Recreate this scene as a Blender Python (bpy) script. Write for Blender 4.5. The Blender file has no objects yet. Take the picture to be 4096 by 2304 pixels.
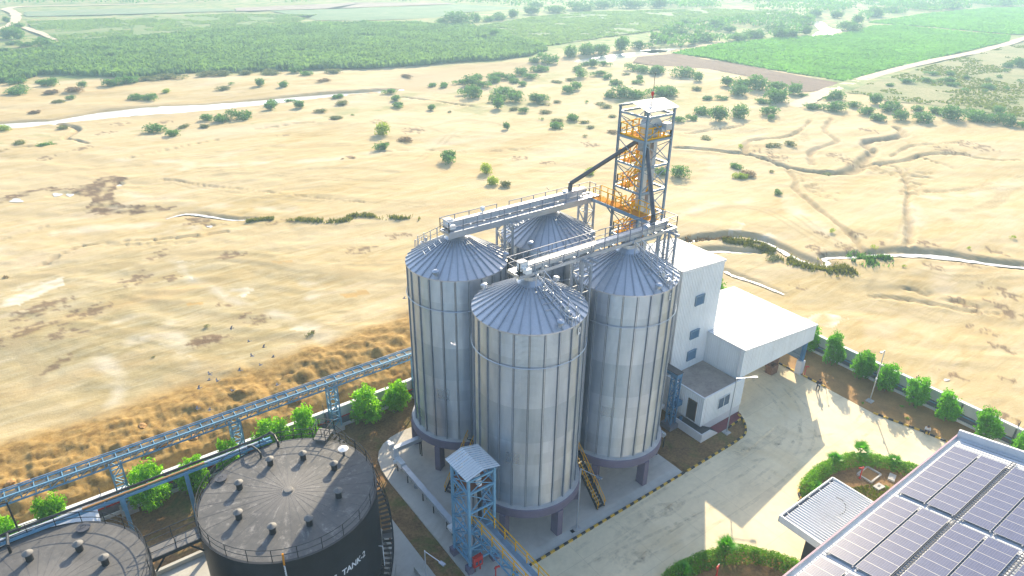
import bpy, math, random
import numpy as np
from mathutils import Vector, Matrix
random.seed(7); rng = np.random.default_rng(7)
R = math.radians; PI = math.pi
SC = bpy.context.scene; COL = SC.collection

# ------------------------------------------------------------------ camera model (solved from the photograph)
FPX = 2765.44; PITCH = 0.471913; ROLL = 0.0133987; YAW = 0.92919
CAM = np.array([-29.948, -37.714, 46.820])
FW = np.array([math.cos(YAW)*math.cos(PITCH), math.sin(YAW)*math.cos(PITCH), -math.sin(PITCH)])
_r = np.array([math.sin(YAW), -math.cos(YAW), 0.0]); _u = np.cross(_r, FW)
RT = _r*math.cos(ROLL)+_u*math.sin(ROLL); UP = -_r*math.sin(ROLL)+_u*math.cos(ROLL)
def at(x, y, z=0.0):
    """photo pixel (4096 wide) -> world point on the level z"""
    v = FW+RT*(x-2048)/FPX-UP*(y-1152)/FPX
    t = (z-CAM[2])/v[2]
    return CAM+t*v
def region(ox, oy, s):
    return lambda x, y, z=0.0: at(ox+x*s, oy+y*s, z)
PV = region(0, 0, 4096/2576)
F1 = region(0, 0, .54348); F2 = region(1300, 0, .54348); F3 = region(2600, 0, .58075)
F4 = region(0, 600, .69021); F5 = region(2600, 500, .58075); C1 = region(1500, 300, .55202)
C5 = region(0, 1400, .65994); C7 = region(3000, 1200, .55214); C6 = region(2600, 1500, .5807); C3 = region(1500, 1500, .5548)
K4 = region(2600, 900, .4831); T7 = region(700, 1650, .45135)

# ------------------------------------------------------------------ helpers
ORI = {}
def props(o, label=None, cat=None, group=None, kind=None):
    if label: o['label'] = label
    if cat: o['category'] = cat
    if group: o['group'] = group
    if kind: o['kind'] = kind
    return o
def thing(name, label, cat, loc=(0, 0, 0), group=None):
    o = bpy.data.objects.new(name, None); COL.objects.link(o)
    o.location = loc; o.empty_display_size = .3
    ORI[o.name] = tuple(loc)
    return props(o, label, cat, group)
def link(name, me, parent=None, loc=(0, 0, 0), rz=0.0):
    o = bpy.data.objects.new(name, me); COL.objects.link(o)
    o.location = loc
    if rz: o.rotation_euler = (0, 0, rz)
    if parent is not None: o.parent = parent
    return o
def copy_tree(o, parent=None):
    c = o.copy(); COL.objects.link(c)
    if parent is not None: c.parent = parent
    for ch in list(o.children): copy_tree(ch, c)
    return c

class MB:
    def __init__(s): s.v = []; s.f = []; s.mi = []; s.m = 0
    def add(s, vs, fs):
        n = len(s.v); s.v.extend([tuple(float(c) for c in v) for v in vs])
        for f in fs: s.f.append(tuple(n+i for i in f)); s.mi.append(s.m)
        return s
    def box(s, x0, y0, z0, x1, y1, z1):
        return s.add([(x0,y0,z0),(x1,y0,z0),(x1,y1,z0),(x0,y1,z0),(x0,y0,z1),(x1,y0,z1),(x1,y1,z1),(x0,y1,z1)],
                     [(0,3,2,1),(4,5,6,7),(0,1,5,4),(1,2,6,5),(2,3,7,6),(3,0,4,7)])
    def frame(s, p, q):
        p = Vector(p); q = Vector(q); d = (q-p).normalized()
        u = Vector((0, 0, 1)) if abs(d.z) < .95 else Vector((1, 0, 0))
        a = d.cross(u).normalized(); b = a.cross(d).normalized()
        return p, q, a, b
    def bar(s, p, q, w=.1, h=None):
        h = w if h is None else h
        p, q, a, b = s.frame(p, q); a = a*w/2; b = b*h/2
        vs = [p-a-b, p+a-b, p+a+b, p-a+b, q-a-b, q+a-b, q+a+b, q-a+b]
        return s.add(vs, [(0,3,2,1),(4,5,6,7),(0,1,5,4),(1,2,6,5),(2,3,7,6),(3,0,4,7)])
    def tube(s, p, q, r, n=8, r2=None):
        r2 = r if r2 is None else r2
        p, q, a, b = s.frame(p, q); vs = []
        for c, rr in ((p, r), (q, r2)):
            for i in range(n):
                t = 2*PI*i/n; vs.append(c+a*rr*math.cos(t)+b*rr*math.sin(t))
        fs = [(i, n+i, n+(i+1) % n, (i+1) % n) for i in range(n)]
        fs += [tuple(range(n)), tuple(range(2*n-1, n-1, -1))]
        return s.add(vs, fs)
    def path(s, pts, r, n=6, closed=False):
        m = len(pts)
        for i in range(m if closed else m-1): s.tube(pts[i], pts[(i+1) % m], r, n)
        return s
    def lathe(s, prof, n=32, c=(0, 0), a0=0.0):
        vs = []; k = len(prof)
        for r, z in prof:
            for i in range(n):
                t = a0+2*PI*i/n; vs.append((c[0]+r*math.cos(t), c[1]+r*math.sin(t), z))
        fs = []
        for j in range(k-1):
            for i in range(n):
                fs.append((j*n+i, j*n+(i+1) % n, (j+1)*n+(i+1) % n, (j+1)*n+i))
        if prof[0][0] > 1e-4: pass
        return s.add(vs, fs)
    def disc(s, r, z, n=32, c=(0, 0), up=True):
        vs = [(c[0]+r*math.cos(2*PI*i/n), c[1]+r*math.sin(2*PI*i/n), z) for i in range(n)]
        return s.add(vs, [tuple(range(n)) if up else tuple(range(n-1, -1, -1))])
    def poly(s, pts, z):
        return s.add([(p[0], p[1], z if len(p) < 3 or z is not None else p[2]) for p in pts], [tuple(range(len(pts)))])
    def prism(s, pts, z0, z1):
        n = len(pts)
        vs = [(p[0], p[1], z0) for p in pts]+[(p[0], p[1], z1) for p in pts]
        fs = [tuple(range(n-1, -1, -1)), tuple(range(n, 2*n))]+[(i, (i+1) % n, n+(i+1) % n, n+i) for i in range(n)]
        return s.add(vs, fs)
    def mesh(s, name, mats, off=(0, 0, 0), smooth=0):
        me = bpy.data.meshes.new(name)
        o = off
        me.from_pydata([(v[0]-o[0], v[1]-o[1], v[2]-o[2]) for v in s.v], [], s.f)
        for m in (mats if isinstance(mats, (list, tuple)) else [mats]): me.materials.append(m)
        if any(s.mi): me.polygons.foreach_set('material_index', s.mi)
        if smooth:
            me.polygons.foreach_set('use_smooth', [True]*len(s.f)); me.set_sharp_from_angle(angle=R(smooth))
        me.update(); return me
    def build(s, name, mats, parent=None, smooth=0):
        off = ORI.get(parent.name, (0, 0, 0)) if parent is not None else (0, 0, 0)
        o = link(name, s.mesh(name, mats, off, smooth), parent)
        ORI[o.name] = off
        return o
def solo(name, mb, mats, label, cat, group=None, smooth=0):
    """a thing that is one mesh, its origin at its own base"""
    xs = [v[0] for v in mb.v]; ys = [v[1] for v in mb.v]; zs = [v[2] for v in mb.v]
    c = ((min(xs)+max(xs))/2, (min(ys)+max(ys))/2, min(zs))
    o = link(name, mb.mesh(name, mats, c, smooth), None, c)
    return props(o, label, cat, group)
def struct(name, mb, mats, smooth=0):
    o = link(name, mb.mesh(name, mats, (0, 0, 0), smooth)); o['kind'] = 'structure'; return o

# ------------------------------------------------------------------ materials
def newmat(name):
    m = bpy.data.materials.new(name); m.use_nodes = True
    nt = m.node_tree; b = nt.nodes['Principled BSDF']; return m, nt, b
def noise(nt, scale, detail=4, rough=.55, coord=None, vec=None, dist=0):
    n = nt.nodes.new('ShaderNodeTexNoise'); n.inputs['Scale'].default_value = scale
    n.inputs['Detail'].default_value = detail; n.inputs['Roughness'].default_value = rough; n.inputs['Distortion'].default_value = dist
    if vec is not None: nt.links.new(vec, n.inputs['Vector'])
    return n.outputs['Fac']
def coords(nt, kind='Object', scale=None):
    t = nt.nodes.new('ShaderNodeTexCoord'); o = t.outputs[kind]
    if scale is not None:
        mp = nt.nodes.new('ShaderNodeMapping'); mp.inputs['Scale'].default_value = scale
        nt.links.new(o, mp.inputs['Vector']); o = mp.outputs['Vector']
    return o
def ramp(nt, fac, stops):
    r = nt.nodes.new('ShaderNodeValToRGB'); el = r.color_ramp.elements
    while len(el) < len(stops): el.new(.5)
    for e, (p, c) in zip(el, stops): e.position = p; e.color = (*c, 1) if len(c) == 3 else c
    nt.links.new(fac, r.inputs['Fac']); return r.outputs['Color']
def mix(nt, fac, a, b, typ='MIX'):
    m = nt.nodes.new('ShaderNodeMix'); m.data_type = 'RGBA'; m.blend_type = typ
    for sock, val in ((m.inputs['Factor'], fac), (m.inputs['A'], a), (m.inputs['B'], b)):
        if hasattr(val, 'is_output'): nt.links.new(val, sock)
        elif isinstance(val, (int, float)): sock.default_value = val
        else: sock.default_value = (*val, 1)
    return m.outputs['Result']
def math_(nt, op, a, b=None, clamp=False):
    m = nt.nodes.new('ShaderNodeMath'); m.operation = op; m.use_clamp = clamp
    for i, val in enumerate((a, b)):
        if val is None: continue
        if hasattr(val, 'is_output'): nt.links.new(val, m.inputs[i])
        else: m.inputs[i].default_value = val
    return m.outputs[0]
def bump(nt, b, h, strength=.3, dist=.05):
    n = nt.nodes.new('ShaderNodeBump'); n.inputs['Strength'].default_value = strength; n.inputs['Distance'].default_value = dist
    nt.links.new(h, n.inputs['Height']); nt.links.new(n.outputs['Normal'], b.inputs['Normal'])
def simple(name, col, rough=.6, metal=0.0, var=.18, scale=1.2, fine=14, bmp=0.0, spec=.5):
    m, nt, b = newmat(name)
    co = coords(nt)
    f = noise(nt, scale, 5, .6, vec=co); g = noise(nt, fine, 3, .6, vec=co)
    f2 = math_(nt, 'ADD', math_(nt, 'MULTIPLY', f, .65), math_(nt, 'MULTIPLY', g, .35))
    lo = tuple(c*(1-var) for c in col); hi = tuple(min(1, c*(1+var)) for c in col)
    c = ramp(nt, f2, [(.32, lo), (.68, hi)])
    nt.links.new(c, b.inputs['Base Color'])
    b.inputs['Roughness'].default_value = rough; b.inputs['Metallic'].default_value = metal
    b.inputs['Specular IOR Level'].default_value = spec
    if bmp: bump(nt, b, g, bmp, .02)
    return m
M = {}
M['galv'] = simple('galvanised steel', (.50, .54, .60), .42, .75, .14, .6)
M['galv_dark'] = simple('galvanised stiffener steel', (.24, .28, .345), .45, .7, .2, 2)
M['bluegrey'] = simple('blue grey painted steel', (.20, .29, .38), .45, .1, .15, 1.5)
M['skyblue'] = simple('light blue painted steel', (.17, .36, .52), .4, .1, .18, 1.5)
M['deepblue'] = simple('deep blue painted steel', (.07, .20, .36), .4, .1, .18, 1.5)
M['yellow'] = simple('yellow safety paint', (.82, .42, .006), .8, 0, .15, 3, spec=.08)
M['orange_floor'] = simple('ochre deck plate', (.58, .24, .03), .9, 0, .25, 2, spec=.03)
M['rust_floor'] = simple('red oxide deck plate', (.22, .075, .035), .7, 0, .3, 1.5)
M['black'] = simple('black paint', (.018, .019, .022), .45, 0, .4, 1.0)
M['dark_pipe'] = simple('dark grey pipe', (.085, .085, .095), .45, .2, .25, 1.5)
M['white'] = simple('white paint', (.72, .73, .74), .5, 0, .08, 1.2)
M['wallwhite'] = simple('weathered white render', (.62, .62, .64), .8, 0, .12, .5)
M['wallgrey'] = simple('grey plinth paint', (.17, .17, .20), .8, 0, .18, .7)
M['red'] = simple('red paint', (.50, .03, .025), .45, 0, .15, 2)
M['conc'] = simple('rough concrete', (.42, .41, .40), .85, 0, .22, .8, bmp=.2)
M['purple'] = simple('mauve grey painted concrete', (.155, .135, .19), .75, 0, .15, .8)
M['glass'] = simple('dark window glass', (.06, .10, .16), .12, 0, .3, .5)
M['soil'] = simple('brown soil', (.20, .125, .065), .95, 0, .4, .35, 5, bmp=.6)
M['brick'] = simple('brown brick', (.22, .12, .08), .9, 0, .3, 4, bmp=.3)
M['terracotta'] = simple('maroon paving tile', (.20, .05, .06), .75, 0, .3, 2)
M['black_tile'] = simple('dark tile', (.035, .035, .042), .5, 0, .3, 2)
M['wood'] = simple('weathered wood', (.22, .13, .06), .8, 0, .3, 3)
M['trunk'] = simple('bark', (.14, .10, .07), .95, 0, .3, 4)
M['cloth_dark'] = simple('dark cloth', (.03, .03, .045), .9, 0, .2, 6)
M['cloth_white'] = simple('white cloth', (.6, .6, .64), .9, 0, .1, 6)
M['skin'] = simple('brown skin', (.22, .11, .07), .6, 0, .05, 6)
M['hair'] = simple('black hair', (.012, .01, .01), .7, 0, .1, 6)
M['feather'] = simple('slate grey feathers', (.10, .11, .15), .8, 0, .35, 7)
M['feather_white'] = simple('pale feathers', (.55, .55, .58), .8, 0, .2, 7)
M['lamp_glass'] = simple('lamp cover', (.75, .78, .8), .2, 0, .05, 3)
M['dead_leaf'] = simple('dry leaf', (.45, .26, .04), .8, 0, .2, 6)

def leafmat(name, col, trans=.45, var=.35, scale=.8):
    m, nt, b = newmat(name); nt.nodes.remove(b)
    out = nt.nodes['Material Output']; co = coords(nt)
    oi = nt.nodes.new('ShaderNodeObjectInfo')
    f = noise(nt, scale, 3, .6, vec=co); g = noise(nt, scale*9, 2, .5, vec=co)
    f2 = math_(nt, 'ADD', math_(nt, 'MULTIPLY', f, .6), math_(nt, 'MULTIPLY', g, .4))
    f2 = math_(nt, 'ADD', f2, math_(nt, 'MULTIPLY', math_(nt, 'SUBTRACT', oi.outputs['Random'], .5), .12))
    lo = tuple(c*(1-var) for c in col); hi = (col[0]*(1+var*1.5), col[1]*(1+var), col[2]*(1+var*.5))
    c = ramp(nt, f2, [(.33, lo), (.67, hi)])
    d = nt.nodes.new('ShaderNodeBsdfDiffuse'); t = nt.nodes.new('ShaderNodeBsdfTranslucent'); g_ = nt.nodes.new('ShaderNodeBsdfGlossy')
    g_.inputs['Roughness'].default_value = .45; g_.inputs['Color'].default_value = (.6, .65, .6, 1)
    nt.links.new(c, d.inputs['Color']); nt.links.new(mix(nt, 1.0, c, (1.25, 1.15, .45), 'MULTIPLY'), t.inputs['Color'])
    a = nt.nodes.new('ShaderNodeMixShader'); a.inputs['Fac'].default_value = trans
    nt.links.new(d.outputs[0], a.inputs[1]); nt.links.new(t.outputs[0], a.inputs[2])
    a2 = nt.nodes.new('ShaderNodeMixShader'); a2.inputs['Fac'].default_value = .05
    nt.links.new(a.outputs[0], a2.inputs[1]); nt.links.new(g_.outputs[0], a2.inputs[2])
    nt.links.new(a2.outputs[0], out.inputs['Surface']); return m
M['leaf'] = leafmat('fresh green leaves', (.19, .52, .012), .6)
M['leaf_dark'] = leafmat('deep green leaves', (.11, .40, .02), .55)
M['hedge'] = leafmat('hedge leaves', (.14, .38, .02), .5)
M['palm'] = leafmat('palm leaves', (.09, .38, .03), .5)
M['bush'] = leafmat('thorn scrub leaves', (.085, .235, .075), .5)
M['bush_grey'] = leafmat('grey green scrub leaves', (.165, .215, .10), .4)
M['bush_yellow'] = leafmat('yellow green scrub leaves', (.25, .40, .02), .5)
M['bush_brown'] = leafmat('dry brown scrub', (.22, .165, .11), .3)
M['reed'] = leafmat('reed blades', (.17, .21, .05), .4)
M['cane'] = leafmat('tall crop leaves', (.11, .235, .12), .45, .4, .06)
M['crop_green'] = leafmat('bright crop leaves', (.12, .33, .09), .45, .25, .05)
M['crop_pale'] = leafmat('pale crop leaves', (.17, .30, .14), .4, .25, .05)
M['grass'] = leafmat('short grass', (.13, .19, .03), .35)

# ------------------------------------------------------------------ sun, sky, camera, haze
SUN_AZ, SUN_EL = R(40.0), R(25.0)
sd = Vector((math.cos(SUN_AZ)*math.cos(SUN_EL), math.sin(SUN_AZ)*math.cos(SUN_EL), math.sin(SUN_EL)))
lt = bpy.data.lights.new('sun', 'SUN'); lt.energy = 4.8; lt.angle = R(.55); lt.color = (1, .84, .58)
lo = bpy.data.objects.new('sun', lt); COL.objects.link(lo); lo.rotation_euler = (-sd).to_track_quat('-Z', 'Y').to_euler(); lo.location = (0, 0, 120)
w = bpy.data.worlds.new('World'); SC.world = w; w.use_nodes = True
nt = w.node_tree; bg = nt.nodes['Background']; sky = nt.nodes.new('ShaderNodeTexSky')
sky.sky_type = 'NISHITA'; sky.sun_disc = False; sky.sun_elevation = SUN_EL; sky.sun_rotation = PI/2-SUN_AZ
sky.air_density = 1.0; sky.dust_density = 1.5; sky.ozone_density = 1.0
nt.links.new(sky.outputs[0], bg.inputs['Color']); bg.inputs['Strength'].default_value = .15
cd = bpy.data.cameras.new('camera'); cam = bpy.data.objects.new('camera', cd); COL.objects.link(cam)
cd.sensor_width = 36; cd.lens = 36*FPX/4096; cd.clip_start = .5; cd.clip_end = 12000
mw = Matrix(((RT[0], UP[0], -FW[0], CAM[0]), (RT[1], UP[1], -FW[1], CAM[1]), (RT[2], UP[2], -FW[2], CAM[2]), (0, 0, 0, 1)))
cam.matrix_world = mw; SC.camera = cam
SC.view_settings.view_transform = 'Standard'; SC.view_settings.look = 'None'; SC.view_settings.exposure = 1.14; SC.view_settings.gamma = 1
SC.render.engine = 'CYCLES'; SC.cycles.use_denoising = True
SC.cycles.filter_width = 1.45; SC.cycles.max_bounces = 6; SC.cycles.diffuse_bounces = 3; SC.cycles.glossy_bounces = 3; SC.cycles.transmission_bounces = 4
SC.cycles.volume_bounces = 0; SC.cycles.transparent_max_bounces = 6; SC.cycles.sample_clamp_indirect = 8

# ------------------------------------------------------------------ numpy noise
def vnoise(x, y, seed=0):
    xi = np.floor(x).astype(np.int64); yi = np.floor(y).astype(np.int64); fx = x-xi; fy = y-yi
    fx = fx*fx*(3-2*fx); fy = fy*fy*(3-2*fy)
    def h(a, b):
        n = (a*374761393+b*668265263+seed*1442695041) & 0xFFFFFFFF
        n = ((n ^ (n >> 13))*1274126177) & 0xFFFFFFFF
        return ((n ^ (n >> 16)) & 0xFFFF)/65535.0
    return (h(xi, yi)*(1-fx)+h(xi+1, yi)*fx)*(1-fy)+(h(xi, yi+1)*(1-fx)+h(xi+1, yi+1)*fx)*fy
def fbm(x, y, oct=4, seed=0, gain=.5):
    s = 0; a = 1; t = 0
    for i in range(oct):
        s = s+a*vnoise(x*2**i+17.3*i, y*2**i-9.1*i, seed+i); t += a; a *= gain
    return s/t
def ridged(x, y, oct=4, seed=0):
    s = 0; a = 1; t = 0
    for i in range(oct):
        s = s+a*(1-np.abs(2*vnoise(x*2**i, y*2**i, seed+i)-1)); t += a; a *= .5
    return s/t
def inpoly(x, y, P):
    r = np.zeros(x.shape, bool); n = len(P); j = n-1
    for i in range(n):
        xi, yi = P[i][0], P[i][1]; xj, yj = P[j][0], P[j][1]
        if yi != yj:
            r ^= ((yi > y) != (yj > y)) & (x < (xj-xi)*(y-yi)/(yj-yi)+xi)
        j = i
    return r
def dline(x, y, P, margin):
    """distance to a polyline (only near it) and the interpolated width"""
    P = np.asarray(P, float); out = np.full(x.shape, 1e9); wd = np.zeros(x.shape)
    m = (x > P[:,0].min()-margin) & (x < P[:,0].max()+margin) & (y > P[:,1].min()-margin) & (y < P[:,1].max()+margin)
    idx = np.nonzero(m)[0]
    if not len(idx): return out, wd
    X = x[idx]; Y = y[idx]; best = np.full(len(idx), 1e9); bw = np.zeros(len(idx))
    for a, b in zip(P[:-1], P[1:]):
        d = b[:2]-a[:2]; L = d@d+1e-9
        t = np.clip(((X-a[0])*d[0]+(Y-a[1])*d[1])/L, 0, 1)
        dd = np.hypot(X-a[0]-t*d[0], Y-a[1]-t*d[1]); k = dd < best
        best[k] = dd[k]
        if P.shape[1] > 2: bw[k] = (a[2]+t*(b[2]-a[2]))[k]
    out[idx] = best; wd[idx] = bw
    return out, wd
def wob(x, y, s, a, seed): return a*(fbm(x/s, y/s, 3, seed)-.5)*2
def pix(reg, pts, z=0.0): return [tuple(reg(p[0], p[1], z)[:2]) for p in pts]
def smooth_line(P, n=5):
    P = np.asarray(P, float); out = []
    for i in range(len(P)-1):
        p0 = P[max(i-1, 0)]; p1 = P[i]; p2 = P[i+1]; p3 = P[min(i+2, len(P)-1)]
        for k in range(n):
            t = k/n
            out.append(.5*((2*p1)+(-p0+p2)*t+(2*p0-5*p1+4*p2-p3)*t*t+(-p0+3*p1-3*p2+p3)*t**3))
    out.append(P[-1]); return np.array(out)
def wline(spec, n=5):
    """[(region,x,y,width metres)] -> smooth world polyline with widths"""
    return smooth_line([(*r(x, y)[:2], wd) for r, x, y, wd in spec], n)

# ------------------------------------------------------------------ ground features
RIVER = wline([(F1,-300,950,3.4),(F1,0,916,3.2),(F1,200,902,2.8),(F1,400,886,2.3),(F1,600,857,3.2),(F1,850,822,3.8),(F1,1100,801,4.4),(F1,1400,786,3.8),(F1,1700,762,3.4),(F1,1900,745,3.0),(F1,2150,716,2.6),(F1,2450,690,2.3),
               (F2,200,680,2.0),(F2,400,664,1.7),(F2,560,650,1.4),(F2,720,630,1.0),(F2,820,600,1.2)], 6)
RIVER2 = wline([(F2,1180,530,2),(F2,1400,505,3),(F2,1640,494,3),(F2,1740,475,3.6),(F2,1850,455,5),(F2,2000,432,5.5),(F2,2150,405,5),(F2,2300,386,5),(F2,2450,370,4),(F3,0,343,5),(F3,60,338,5),(F3,140,328,3),(F3,260,322,2)], 6)
RIVER3 = wline([(F3,1185,245,5),(F3,1205,222,4),(F3,1250,205,5),(F3,1190,180,4),(F3,1165,155,4),(F3,1150,138,3)], 6)
WETCH = wline([(F2,700,640,7),(F2,900,578,11),(F2,1200,530,12),(F2,1400,507,10),(F2,1640,495,8),(F2,1800,462,9)], 5)
STREAMS = [wline([(F5,200,812,.6),(F5,330,790,.7),(F5,470,777,.7),(F5,620,770,.6),(F5,780,800,.7),(F5,900,858,.9),(F5,1010,918,1.0),(F5,1120,958,1.1),(F5,1200,968,1.2),(F5,1228,945,.8),(F5,1212,912,.7),(F5,1400,905,.9),(F5,1600,894,1.0),(F5,1750,889,1.3),(F5,2000,905,1.3),(F5,2200,932,1.1),(F5,2400,960,.9),(F5,2620,980,.8)], 5),
           wline([(F5,350,872,.8),(F5,480,866,.7),(F5,640,874,.5),(F5,780,880,.4)], 4),
           wline([(F5,515,1000,.5),(F5,570,1030,.6),(F5,640,1052,.6),(F5,760,1092,.5),(F5,860,1132,.55),(F5,925,1160,.35)], 4),
           wline([(F4,960,395,.3),(F4,1060,369,.6),(F4,1130,369,.8),(F4,1200,380,.7),(F4,1350,401,.45),(F4,1480,398,.25)], 5)]
def ell(reg, x, y, rx, ry, n=22, seed=0):
    out = []
    for i in range(n):
        t = 2*PI*i/n; k = 1+.22*math.sin(3*t+seed)+.12*math.sin(5*t+2*seed)
        out.append(tuple(reg(x+rx*k*math.cos(t), y+ry*k*math.sin(t))[:2]))
    return out
PUDDLES = [ell(F4,95,290,36,11), ell(F4,330,256,28,9,seed=2), ell(F4,405,258,22,8,seed=3), ell(F4,690,202,16,5,seed=1), ell(C7,1425,573,22,8,seed=2), ell(F4,1215,440,18,5,seed=4)]
GULLIES = [  # world polylines with half width, depth
    (wline([(F5,1700,20,3),(F5,1745,75,3.5),(F5,1620,100,3.5),(F5,1500,112,3.5),(F5,1490,150,3),(F5,1540,172,3),(F5,1480,240,4),(F5,1400,305,4.5),(F5,1250,325,4),(F5,980,292,3),(F5,720,212,2.5),(F5,500,182,2.2),(F5,180,160,2)],5), 2.0),
    (wline([(F5,2540,242,1.4),(F5,2330,237,1.6),(F5,2120,202,1.8),(F5,1900,200,2),(F5,1750,240,2),(F5,1550,262,2),(F5,1470,262,2)],5), 1.2),
    (wline([(F5,2140,130,1),(F5,1900,140,1.3),(F5,1780,152,1.3),(F5,1660,212,1.5)],4), .9),
    (wline([(F5,1560,268,1.5),(F5,1690,280,1.5),(F5,1760,360,1.5),(F5,1785,450,1.4),(F5,1770,560,1.6),(F5,1790,700,2),(F5,1770,840,2)],5), .9),
    (wline([(F5,930,280,1.8),(F5,965,320,1.8),(F5,1005,385,1.7),(F5,1000,440,1.5),(F5,1090,520,1.5),(F5,1230,640,1.5),(F5,1400,790,1.6),(F5,1470,890,1.2)],5), .9),
    (wline([(F5,655,190,2.2),(F5,690,110,2.2),(F5,930,82,1.8),(F5,1040,35,1.5),(F5,1100,-30,1.2)],4), 1.2),
    (wline([(F5,1120,260,2),(F5,1105,190,2),(F5,1180,150,2),(F5,1290,110,2),(F5,1200,40,2),(F5,1250,-40,2)],4), 1.0),
    (wline([(F5,240,60,1.5),(F5,400,35,1.8),(F5,560,20,1.5),(F5,660,0,1.2)],4), 1.0),
    (wline([(F5,1520,1170,1),(F5,1700,1185,1.1),(F5,1900,1215,1),(F5,2150,1265,1),(F5,2400,1290,1)],4), .7),
    (wline([(F5,1790,450,1),(F5,2000,455,.8),(F5,2250,420,.7),(F5,2576,350,.6)],4), .45),
    (wline([(F4,0,515,.5),(F4,150,470,.6),(F4,270,432,.5)],4), .35),
    (wline([(F4,250,662,.9),(F4,300,632,1),(F4,380,590,1.1),(F4,480,556,1.1),(F4,620,536,.9),(F4,800,525,.8),(F4,900,518,.7),(F4,1050,506,.6),(F4,1200,490,.7),(F4,1318,478,.6)],4), .75),
    (wline([(F4,720,552,.4),(F4,850,547,.5),(F4,1000,545,.4),(F4,1130,536,.3)],3), .35),
    (wline([(F4,940,175,.9),(F4,1060,190,.8),(F4,1200,212,.7),(F4,1500,240,.7),(F4,1800,280,.6),(F4,2100,310,.5)],4), .5),
    (wline([(F1,0,1118,1.3),(F1,100,1090,1.5),(F1,250,1075,1.3),(F1,400,1062,1)],4), 1.1),
    (wline([(F1,390,905,1.4),(F1,520,920,1.8),(F1,570,945,2),(F1,510,985,1.8),(F1,480,1015,1.8),(F1,560,1030,1.6),(F1,640,1055,1)],4), 1.4),
    (wline([(F1,960,1160,.7),(F1,1100,1130,.9),(F1,1250,1095,.9),(F1,1400,1060,.6),(F1,1600,1020,.4)],4), .6),
    (wline([(F1,1880,945,.9),(F1,2000,930,1),(F1,2180,905,1.1),(F1,2310,895,.9)],4), .8),
    (wline([(F2,560,710,1.5),(F2,700,725,1.8),(F2,830,742,1.8),(F2,950,760,1.4),(F2,1080,775,1)],4), 1.5),
    (wline([(F2,380,1120,.6),(F2,700,1095,.8),(F2,900,1105,.8),(F2,1200,1100,.8),(F2,1400,1095,.9),(F2,1510,1078,.7)],4), .55),
    (wline([(F2,0,720,1.2),(F2,160,700,1.3),(F2,300,692,1.2),(F2,420,672,1)],4), .8),
]
# side rills that feather into the gullies on the right
def rill(reg, x0, y0, dx, dy, wd): return wline([(reg,x0,y0,wd),(reg,x0+dx*.5,y0+dy*.5+6,wd*.9),(reg,x0+dx,y0+dy,wd*.4)], 3)
for i in range(11): GULLIES.append((rill(F5, 1770-8*i if i < 5 else 1735, 300+17*i, 190+random.uniform(-50,40), 25+9*math.sin(i*2), 1.0), .75))
for i in range(6): GULLIES.append((rill(F5, 1480+26*i, 285-6*i, 150+10*i, 45+random.uniform(0,25), .9), .6))
for i in range(8): GULLIES.append((rill(F5, 1010+12*i, 330+18*i, 190+random.uniform(-40,60), 50+random.uniform(-10,30), .9), .6))
for i in range(6): GULLIES.append((rill(F5, 1840, 215-2*i, 110+30*i, 18+14*i, .8), .5))
for i in range(5): GULLIES.append((rill(F5, 1080+6*i, 60+14*i, -150+10*i, 10, .9), .5))
for i in range(6): GULLIES.append((rill(F5, 1650+60*i, 1090+18*i, 200+40*i, 40+8*i, .7), .5))
WEED = pix(F4, [(-60,285),(100,250),(250,222),(400,216),(520,208),(600,165),(700,150),(745,175),(672,222),(655,270),(720,318),(880,325),(1010,345),(900,362),(700,362),(600,372),(505,350),(520,280),(400,238),(250,237),(100,282),(-60,320)])
WEED2 = pix(F4, [(1080,395),(1200,400),(1320,432),(1280,445),(1150,435)])
WEED3 = pix(F4, [(1180,1110),(1250,1080),(1320,1095),(1300,1125),(1200,1150),(1090,1160)])
SALT = [pix(F4,p) for p in ([(-30,860),(150,770),(380,745),(330,800),(180,870),(100,930),(-30,935)], [(1250,800),(1460,800),(1400,860),(1290,865)], [(1030,650),(1130,670),(1080,720),(1110,770),(1040,720)], [(800,1110),(1000,1090),(1090,1190),(1110,1230),(980,1180)], [(1630,955),(1750,1010),(1850,1060),(1700,1060)])]
SALT += [pix(F5,p) for p in ([(500,735),(590,690),(680,720),(640,750),(520,755)], [(730,780),(840,765),(900,795),(860,820),(770,810)], [(1000,1330),(1200,1290),(1400,1330),(1250,1400)])]
OCHRE = [pix(F4,p) for p in ([(1580,650),(1700,635),(1720,655),(1600,665)], [(1960,825),(2100,820),(2180,840),(2000,850)], [(1080,900),(1180,895),(1160,930),(1090,930)], [(1640,1250),(1780,1200),(1850,1225),(1700,1265)], [(1200,1400),(1320,1345),(1380,1350),(1250,1420)])]
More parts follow.
